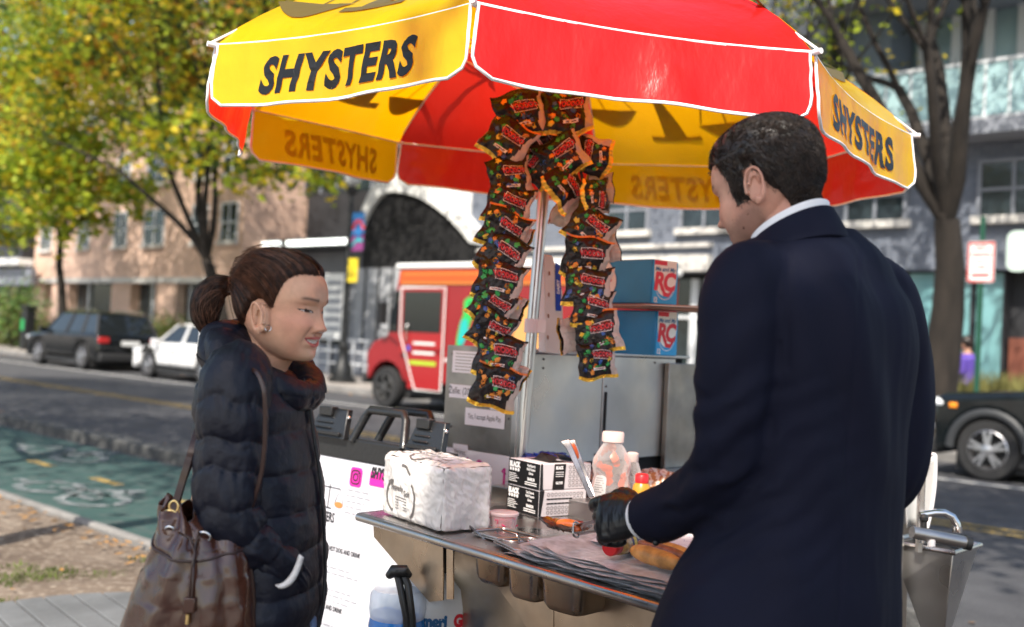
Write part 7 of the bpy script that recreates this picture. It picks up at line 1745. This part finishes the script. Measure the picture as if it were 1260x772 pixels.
strap([at(296, 452, DB + .03), at(314, 457, DB - .02), at(323, 474, DB - .035), at(326, 495, DB - .038), at(326, 540, DB - .035), at(322, 580, DB - .028), at(313, 614, DB - .02), at(300, 650, DB - .0)], .0075)
mb = MB(); mb.box(at(319, 590, DB - .034), (.004, .004, .03)); 

# ------------------------------------------------------------------ THE MAN
DM = 1.86; FM = V((-.72, .694, 0)).normalized(); LM = V((-FM.y, FM.x, 0))
RMz = Matrix(((FM.x, LM.x, 0), (FM.y, LM.y, 0), (0, 0, 1))); 
sM = 1.07; RM = RMz @ Matrix.Rotation(radians(19), 3, 'Y')
MO = at(931, 230, 1.88) - RM @ V((-.020 * sM, .073 * sM, -.022 * sM))
CN = MO - FM * .052; CN.z = at(1000, 268, CN.y).z
def nk(mb):
    a = RM.inverted() @ (V((CN.x, CN.y, CN.z - .01)) - MO); b = RM.inverted() @ (V((CN.x, CN.y, CN.z - .07)) - FM * .01 - MO)
    mb.tube([V((-.030, 0, -.02)), V((-.034, 0, -.07)), a.lerp(V((-.034, 0, -.07)), .45), a, b], [.050, .052, .055, .059, .064], 28)
    mb.tube([V((-.01, 0, -.06)), a.lerp(V((0, 0, -.06)), .5) + V((.02, 0, 0)), a + V((.012, 0, 0))], [.050, .054, .054], 24)
mprm = dict(s=sM, slices=[tuple([q[0] * sM * 1.02, q[1] * sM, q[2] * sM * 1.03, q[3] * sM * 1.03, q[4]]) for q in wprm['slices']], neck=[], extra=[nk], ear=(-.020 * sM, .076 * sM, -.022 * sM, .98), nose=dict(top=.006, tip=-.034, base=-.047, h=.024), mouth=-.065, smile=.1, mw=.026, open=.0002, chin=-.095, skin=(.55, .285, .205), blush=(.52, .22, .16), lip=(.42, .17, .14), brow=(.02, .012, .01), browk=1.4, stubble=(.16, .09, .07), moles=((.030, -.075, .0022), (.012, -.058, .0016), (.045, -.055, .0013)), vox=.0018)
MBd, mloc = head_build(MO, RM, mprm); mcol = skin_cols(mloc, mprm)
mn = thing('person', 'dark haired man in a navy suit seen from behind working at the cart', 'person', (.60, DM, 0))
def bp(px, py, d): return at(px, py, d)
core = MB(); mc0 = at(1010, 430, DM + .04)
core.loft([ell((mc0.x, mc0.y, z), a, b, 20, atan2(FM.y, FM.x)) for z, a, b in ((.90, .10, .15), (1.1, .10, .14), (1.35, .10, .16), (1.48, .08, .14), (1.56, .05, .06))])
for sg in (-.09, .09): core.loft([ell((mc0.x + LM.x * sg, mc0.y + LM.y * sg, z), a, a) for z, a in ((.05, .04), (.1, .045), (.5, .055), (.92, .085))])
nb = len(MBd.v); body = MB(); body.v = MBd.v + core.v; body.f = MBd.f + [tuple(nb + i for i in f) for f in core.f]; body.m = [0] * len(body.f)
body.build('body', M_skin, mn, smooth=180, attr=mcol + [mprm['skin']] * len(core.v))
# --- short hair
M_hairm = hair_mat('black_short_hair', (.010, .0075, .006), (.032, .021, .016), .36); M_hairm2 = hair_mat('short_hair_light', (.035, .022, .016), (.08, .052, .038), .4)
def inhair(p):                                                  # head space, unscaled
    x, y, z = p.x / sM, abs(p.y) / sM, p.z / sM
    if x > .052: front = .060
    elif x > .020: front = lerp(-.010, .060, sstep(.020, .060, x) ** .7) if y > .045 else .058
    elif x > -.006: front = -.030 if y > .05 else .05
    elif x > -.045: front = lerp(.018, -.030, sstep(-.022, -.045, x))
    else: front = lerp(-.030, -.076, sstep(-.045, -.060, x)) - .010 * (1 - min(1, y / .05))
    if -.005 < x < .026 and y > .05: front = -.034
    return z - front
mbc = MB(); hv = {}; rd = random.Random(4); cand = []
nrm = vnormals(MBd)
for i, p in enumerate(mloc):
    k = inhair(p)
    if k > -.010 and p.x > -.2: cand.append((i, k))
hset = {i: k for i, k in cand if not (abs(mloc[i].y) > .0785 * sM and -.055 < mloc[i].x / sM < .008 and mloc[i].z / sM < .012 and mloc[i].z / sM > -.055)}
idx = {}; vs = []
for i, k in hset.items():
    if k < -.004: continue
    th = .0085 * sstep(-.004, .022, k) * (.55 + .45 * sstep(-.06, .02, mloc[i].z)) + .0006; zz = mloc[i].z / sM
    th += .006 * sstep(.02, .09, zz) + .0018 * fbm(tuple(mloc[i] * 60), 1, 3)
    idx[i] = len(vs); vs.append(MBd.v[i] + nrm[i] * th)
fs = [tuple(idx[i] for i in f) for f in MBd.f if all(i in idx for i in f)]
mb = MB(); mb.add(vs, fs); cap = mb.build('hair', M_hairm, mn, smooth=180)
mb = MB(); keys = list(hset.keys())
for k in range(26000):
    i = rd.choice(keys); q = mloc[i]; kk = hset[i]; n = nrm[i]; w = MBd.v[i] + n * (.0075 * sstep(-.004, .022, kk) + .004 * sstep(.02, .09, q.z / sM))
    if kk < .006 and rd.random() < (.5 if kk > -.003 else .86): continue
    mb.mi = 1 if rd.random() < .22 else 0
    back = RM @ V((-.6 if q.z > 0 else -.15, .25 * (1 if q.y > 0 else -1) * (1 if q.x > -.03 else 0), -.9 if q.z < .05 else -.1)); back = back + V((rd.gauss(0, .28), rd.gauss(0, .28), rd.gauss(0, .28)))
    t = (back - n * back.dot(n)).normalized(); L_ = rd.uniform(.006, .013) * (1 if q.z > -.01 else .6)
    mb.tube([w - n * .002, w + n * L_ * .28 + t * L_ * .5, w + n * L_ * .42 + t * L_], [.00050, .00045, .00014], 3, cap=False)
mb.build('hair_strands', [M_hairm, M_hairm2], cap, smooth=180)
# eyebrow tufts
# --- shirt collar
M_shirt = mat('white_shirt', (.78, .78, .80), .6)
def ring_pt(th, rf, rl, zf, zb, dz=0):          # th = 0 at the back of the neck
    k = .5 + .5 * cos(th); return V((CN.x, CN.y, 0)) - FM * (rf * cos(th)) + LM * (rl * sin(th)) + V((0, 0, lerp(zf, zb, k) + dz))
ZB, ZF = CN.z + .028, CN.z - .052
mb = MB(); rings = []
for k in range(61):
    th = lerp(-2.75, 2.75, k / 60); rings.append([ring_pt(th, .0655, .0655, ZF, ZB), ring_pt(th, .069, .069, ZF, ZB, .0005), ring_pt(th, .078, .078, ZF, ZB, -.045), ring_pt(th, .072, .072, ZF, ZB, -.045)])
mb.loft(rings); sh_ = mb.build('shirt_collar', M_shirt, mn, smooth=50, bevel=.0012)
# --- jacket: torso and both sleeves in one cloth surface
M_suit = mat('navy_suit_cloth', (.0044, .0055, .0165), .78, bump=.25, bscale=420, bdist=.001, spec=.22, var=.12, vscale=6)
MR = [(284, 1004, .070, .070), (292, 1002, .100, .085), (304, 1000, .150, .105), (320, 999, .190, .120), (345, 1000, .205, .130), (375, 1003, .222, .145), (430, 1008, .222, .150), (520, 1003, .212, .146), (600, 996, .208, .146), (660, 984, .220, .155), (720, 968, .243, .175), (790, 952, .268, .19), (850, 946, .275, .198)]
mb = MB(); rings = []
for r in crom(MR, 4):
    py, px, A, B = r; c = at(px, py, DM + .06 + .03 * max(0, 1 - (py - 300) / 80)); k2 = []
    for j in range(56):
        th = 2 * pi * j / 56; cc, ss = cos(th), sin(th); e = 2.25; k = (abs(cc) ** e + abs(ss) ** e) ** (-1 / e); k2.append(c + FM * (B * cc * k) + LM * (A * ss * k) + V((0, 0, .035 * (abs(ss) < .4) * (cc < 0) * 0)))
    rings.append(k2[::-1])
mb.loft(rings)
def limb(mb, pts, n=28):
    cs = crom([tuple(p) + (r,) for p, r in pts], 6); mb.tube([V(q[:3]) for q in cs], [q[3] for q in cs], n)
aL_ = [(at(945, 332, 1.84), .055), (at(918, 346, 1.795), .066), (at(910, 385, 1.78), .069), (at(906, 450, 1.775), .066), (at(902, 520, 1.785), .062), (at(893, 575, 1.81), .060), (at(868, 603, 1.87), .058), (at(834, 621, 1.95), .054), (at(810, 632, 2.00), .052), (at(797, 637, 2.03), .051)]
aR_ = [(at(1035, 330, 1.98), .055), (at(1074, 356, 2.0), .066), (at(1091, 400, 2.0), .068), (at(1104, 460, 2.03), .066), (at(1106, 530, 2.02), .064), (at(1098, 585, 2.04), .062), (at(1070, 600, 2.12), .056), (at(1030, 606, 2.2), .05), (at(1000, 610, 2.26), .045)]
limb(mb, aL_); limb(mb, aR_)
out, nr = remesh(mb, .0058, 5, .6)
elbow = at(880, 585, 1.80); arm_ax = (at(906, 430, 1.775) - at(898, 560, 1.80)).normalized(); apit = at(955, 420, 1.80); cenb = at(1030, 400, 1.80)
v2 = []
for p, n in zip(out.v, nr):
    x, y = proj(p); f = 0
    lat = (p - mc0).dot(LM)
    f += .007 * fbm(tuple(V((p.x * 5 + p.y * 5, p.y * 1.5, p.z * 1.6))), 1.4, 3)
    # crease lines of the sleeve (drag lines towards the elbow bend)
    da = (p - elbow).length; w_ = gs(da, .11)
    f += w_ * .0075 * sin((x * .9 + y * 1.6) / 10.5 + 3.5 * fbm(tuple(p * 7), 1)) * (.4 + .9 * abs(fbm(tuple(p * 9), 1))) 
    if x < 960: f += .0032 * gs(y - 420, 75) * sin((y + x * .55) / 13.0 + 1.5 * fbm(tuple(p * 5), 1)) * gs(x - 905, 45)
    # drape folds from the right shoulder blade down the back
    if x > 960: f += .0065 * sin((x - 1010 - (y - 300) * .22) / 13.0) * gs(x - 1065, 55) * sstep(300, 360, y) * (1 - sstep(560, 700, y))
    f += .0045 * sin((x - (y - 600) * .1) / 21.0) * sstep(600, 680, y)
    # armhole seam
    sx_ = 958 - .10 * (y - 330) + .0012 * (y - 380) ** 2 * -1; f -= .0035 * gs(x - (972 - .02 * (y - 300)), 2.2) * (300 < y < 455)
    f -= .0022 * gs(x - (1058 - .05 * (y - 300)), 1.8) * (y > 305)                       # centre back seam
    v2.append(p + n * f)
out.v = v2; jm = out.build('jacket', M_suit, mn, smooth=180)
# jacket collar
mb = MB(); rings = []
for k in range(61):
    th = lerp(-2.3, 2.3, k / 60); b_ = abs(th) / 2.3; dz = -.014 - .012 * b_ ** 2
    rings.append([ring_pt(th, .073, .073, ZF, ZB, dz), ring_pt(th, .078, .078, ZF, ZB, dz + .002), ring_pt(th, .086, .088, ZF, ZB, dz - .010), ring_pt(th, .102, .112, ZF, ZB, dz - .040), ring_pt(th, .104, .120, ZF, ZB, dz - .052), ring_pt(th, .080, .080, ZF, ZB, dz - .070)])
mb.loft(rings); mb.build('collar', M_suit, jm, smooth=60)
mb = MB(); wp = at(794, 637, 2.035); wd = (at(745, 640, 2.14) - at(828, 623, 1.96)).normalized(); mb.tube([wp - wd * .01, wp + wd * .007], [.043, .042], 28); mb.build('shirt_cuff', M_shirt, jm, smooth=60)
for k in range(4): mb = MB(); mb.sphere(at(811 + 7.5 * k - 4, 668 - 4.2 * k, 1.985 - .004 * k), .0065, 12, 8, (1, .6, 1)); mb.build('cuff_button', M_bp, jm, smooth=180)
# trousers and shoes
mb = MB(); pc_ = at(962, 772, DM + .06)
mb.loft([ell((pc_.x, pc_.y, z), a, b, 28, atan2(FM.y, FM.x)) for z, a, b in ((.80, .13, .18), (.86, .13, .185), (.98, .12, .175))])
for sg in (-.095, .095): mb.loft([ell((pc_.x + LM.x * sg, pc_.y + LM.y * sg, z), a, a * .95, 24) for z, a in ((.03, .10), (.12, .085), (.5, .09), (.72, .10), (.86, .10))])
out, nr = remesh(mb, .009, 6); out.v = [p + n * .004 * fbm(tuple(V((p.x * 12, p.y * 12, p.z * 3))), 1.0, 3) for p, n in zip(out.v, nr)]; out.build('trousers', M_suit, mn, smooth=180)
for sg in (-.095, .095): shoe(mn, V((pc_.x + LM.x * sg, pc_.y + LM.y * sg, .06)) + FM * .03, atan2(FM.y, FM.x), M_blackm, .29)
# --- gloved hand closed round a pair of tongs
M_glove = mat('black_nitrile', (.009, .010, .012), .30, bump=.25, bscale=45, bdist=.004, spec=.55)
Wr = at(790, 634, 2.04); Kn = at(741, 638, 2.09); h = (Kn - Wr).normalized(); dn = V((-.15, -.88, .42)); dn = (dn - h * dn.dot(h)).normalized(); lt = h.cross(dn).normalized()
if lt.z > 0: lt = -lt                                         # towards the little finger: down
mb = MB(); HL_ = .094
rings = []
for t, wl, td in ((-.25, .034, .029), (0, .035, .028), (.25, .041, .028), (.55, .048, .027), (.85, .050, .025), (1.0, .046, .019)):
    c = Wr + h * (HL_ * t) - dn * .002; rings.append([c + lt * (wl * cos(2 * pi * j / 20)) + dn * (td * sin(2 * pi * j / 20)) for j in range(20)])
mb.loft(rings)
for k, (off, l, a1, a2, a3) in enumerate(((-.036, .98, 22, 62, 100), (-.012, 1.06, 45, 108, 162), (.012, 1.0, 55, 122, 178), (.035, .84, 62, 128, 185))):
    p = Wr + h * (HL_ * (.94 if k not in (0, 3) else .88)) + lt * off; pts = [p - h * .02, p]; q = p
    for L_, a in zip((.040 * l, .027 * l, .021 * l), (a1, a2, a3)): q = q + (h * cos(radians(a)) - dn * sin(radians(a))) * L_; pts.append(q)
    cs = crom([tuple(x) + (r,) for x, r in zip(pts, (.0142, .0135, .0122, .0112, .0096))], 4); mb.tube([V(c[:3]) for c in cs], [c[3] for c in cs], 12); mb.sphere(V(cs[-1][:3]), cs[-1][3] * .95, 10, 8)
p0 = Wr + h * .02 - lt * .028 - dn * .006; tp = [p0, p0 + h * .022 - lt * .020 - dn * .004, p0 + h * .050 - lt * .024 - dn * .012, p0 + h * .074 - lt * .014 - dn * .020]
cs = crom([tuple(x) + (r,) for x, r in zip(tp, (.016, .0145, .0120, .0098))], 4); mb.tube([V(c[:3]) for c in cs], [c[3] for c in cs], 12); mb.sphere(V(cs[-1][:3]), .0094, 10, 8)
out, nr = remesh(mb, .0024, 3, .5); out.v = [p + n * .0011 * fbm(tuple(V((p.dot(h) * 90, p.dot(lt) * 25, p.dot(dn) * 30))), 1.0, 3) for p, n in zip(out.v, nr)]
out.build('gloved_hand', M_glove, mn, smooth=180)
mb = MB(); mb.tube([Wr - h * .012, Wr - h * .006], [.034, .034], 24); mb.build('glove_cuff', M_glove, mn, smooth=60)
th_ = thing('held_tongs', 'steel tongs gripped in the black gloved hand', 'tongs', at(720, 650, 2.15))
g0_ = Wr + h * .085 - dn * .030; tip = at(709, 652, 2.20)
for sd in (-1, 1):
    mb = MB(); w_ = lt * .012 * sd; rings = []
    for t, hw in ((-.6, .006), (0, .007), (.6, .008), (1.0, .011)):
        c = g0_.lerp(tip, t) + w_ * (1 - .3 * t); rings.append([c + dn * hw, c + dn * hw + lt * .0015, c - dn * hw + lt * .0015, c - dn * hw])
    mb.loft(rings); mb.build('arm', M_st, th_, bevel=.0006)
mb = MB(); c = tip; ps = [c + lt * x + dn * y for x, y in rrect(.030, .022, .007)]; mb.tube(ps + [ps[0]], .0024, 8); mb.build('end_loop', M_st, th_, smooth=60)
mb = MB(); mb.sphere(tip + h * -.004, .009, 14, 8, (1.0, .7, .8)); mb.build('food_scrap', M_res, th_, smooth=180)
# --- distant passer-by
dp_ = at(1190, 430, 1); PD = 19.6; B = S(SX(1190, PD), PD, .12); pb = thing('person', 'distant person in a purple top carrying a white bag by the teal glass', 'person', B)
mb = MB(); mb.tube([B + V((0, 0, .95)), B + V((0, 0, 1.15)), B + V((0, 0, 1.42)), B + V((0, 0, 1.52))], [.15, .15, .19, .08], 14); mb.sphere(B + V((0, 0, 1.68)) + TS * .05, .105, 16, 12, (1, 1, 1.2))
mb.tube([B + V((0, 0, 1.5)), B + V((0, 0, 1.62))], .055, 10)
for sg in (-1, 1):
    mb.tube([B + V((0, 0, .98)) + NS * .09 * sg, B + V((0, 0, .5)) + NS * .09 * sg + TS * .1 * sg, B + NS * .09 * sg + TS * .12 * sg], [.09, .07, .045], 10)
    mb.tube([B + V((0, 0, 1.42)) + NS * .2 * sg, B + V((0, 0, 1.15)) + NS * .22 * sg, B + V((0, 0, 1.1)) + NS * .2 * sg + TS * .25], [.055, .045, .035], 8)
out, nr = remesh(mb, .02, 3); cl = []
for p in out.v:
    z = (p - B).z; cl.append((.45, .25, .17) if z > 1.5 else (.10, .06, .32) if z > .95 else (.02, .022, .035))
out.build('body', M_skin, pb, smooth=180, attr=cl)
mb = MB(); mb.sphere(B + V((0, 0, 1.71)) + TS * .02, .112, 16, 12, (1, 1, 1.15)); mb.build('hair', M_hairm, pb, smooth=180)
pbag = MB(); pbag.box(B + V((0, 0, 1.0)) + TS * .36 + NS * -.2, (.3, .14, .34)); tag(pbag.build('shopping_bag', M_wht, bevel=.04), 'white bag carried by the distant person in purple', 'bag')
# =================================================================== LIGHT AND CAMERA
sc = bpy.context.scene
EL, AZ = radians(48), V((-.32, -.95, 0)).normalized()          # direction towards the sun, over the viewer's shoulder
to_sun = V((AZ.x * cos(EL), AZ.y * cos(EL), sin(EL)))
w = bpy.data.worlds.new('World'); sc.world = w; w.use_nodes = True; nt = w.node_tree
bg = nt.nodes['Background']; sky = nt.nodes.new('ShaderNodeTexSky'); sky.sky_type = 'NISHITA'; sky.sun_disc = False
sky.sun_elevation = EL; sky.sun_rotation = atan2(to_sun.x, to_sun.y); sky.air_density = 1.0; sky.dust_density = 2.0; sky.ozone_density = .6
nt.links.new(sky.outputs[0], bg.inputs[0]); bg.inputs[1].default_value = .12
sl = bpy.data.lights.new('sun', 'SUN'); sl.energy = 3.8; sl.angle = radians(.5); sl.color = (1, .93, .82)
so = bpy.data.objects.new('sun', sl); COL.objects.link(so); so.rotation_euler = to_sun.to_track_quat('Z', 'Y').to_euler(); so.location = (0, -5, 12)
cd = bpy.data.cameras.new('camera'); co = bpy.data.objects.new('camera', cd); COL.objects.link(co); sc.camera = co
cd.sensor_fit = 'HORIZONTAL'; cd.sensor_width = 36; cd.lens = 36 * FPX / 1260; cd.clip_end = 1000; cd.clip_start = .05
fw = V((0, cos(PITCH), sin(PITCH))); upv = V((0, -sin(PITCH), cos(PITCH))); rt = V((1, 0, 0))
# image-right and image-up expressed in the world (inverse of ray())
ir = (rt * cos(ROLL) + upv * sin(ROLL)); iu = (-rt * sin(ROLL) + upv * cos(ROLL))
co.matrix_world = Matrix(((ir.x, iu.x, -fw.x, CAM.x), (ir.y, iu.y, -fw.y, CAM.y), (ir.z, iu.z, -fw.z, CAM.z), (0, 0, 0, 1)))
cd.dof.use_dof = True; cd.dof.focus_distance = 2.5; cd.dof.aperture_fstop = 2.5
sc.view_settings.view_transform = 'Standard'; sc.view_settings.look = 'None'; sc.view_settings.gamma = 1; sc.view_settings.exposure = 1.1
sc.cycles.max_bounces = 8; sc.cycles.transparent_max_bounces = 12
try: sc.cycles.use_denoising = True
except Exception: pass
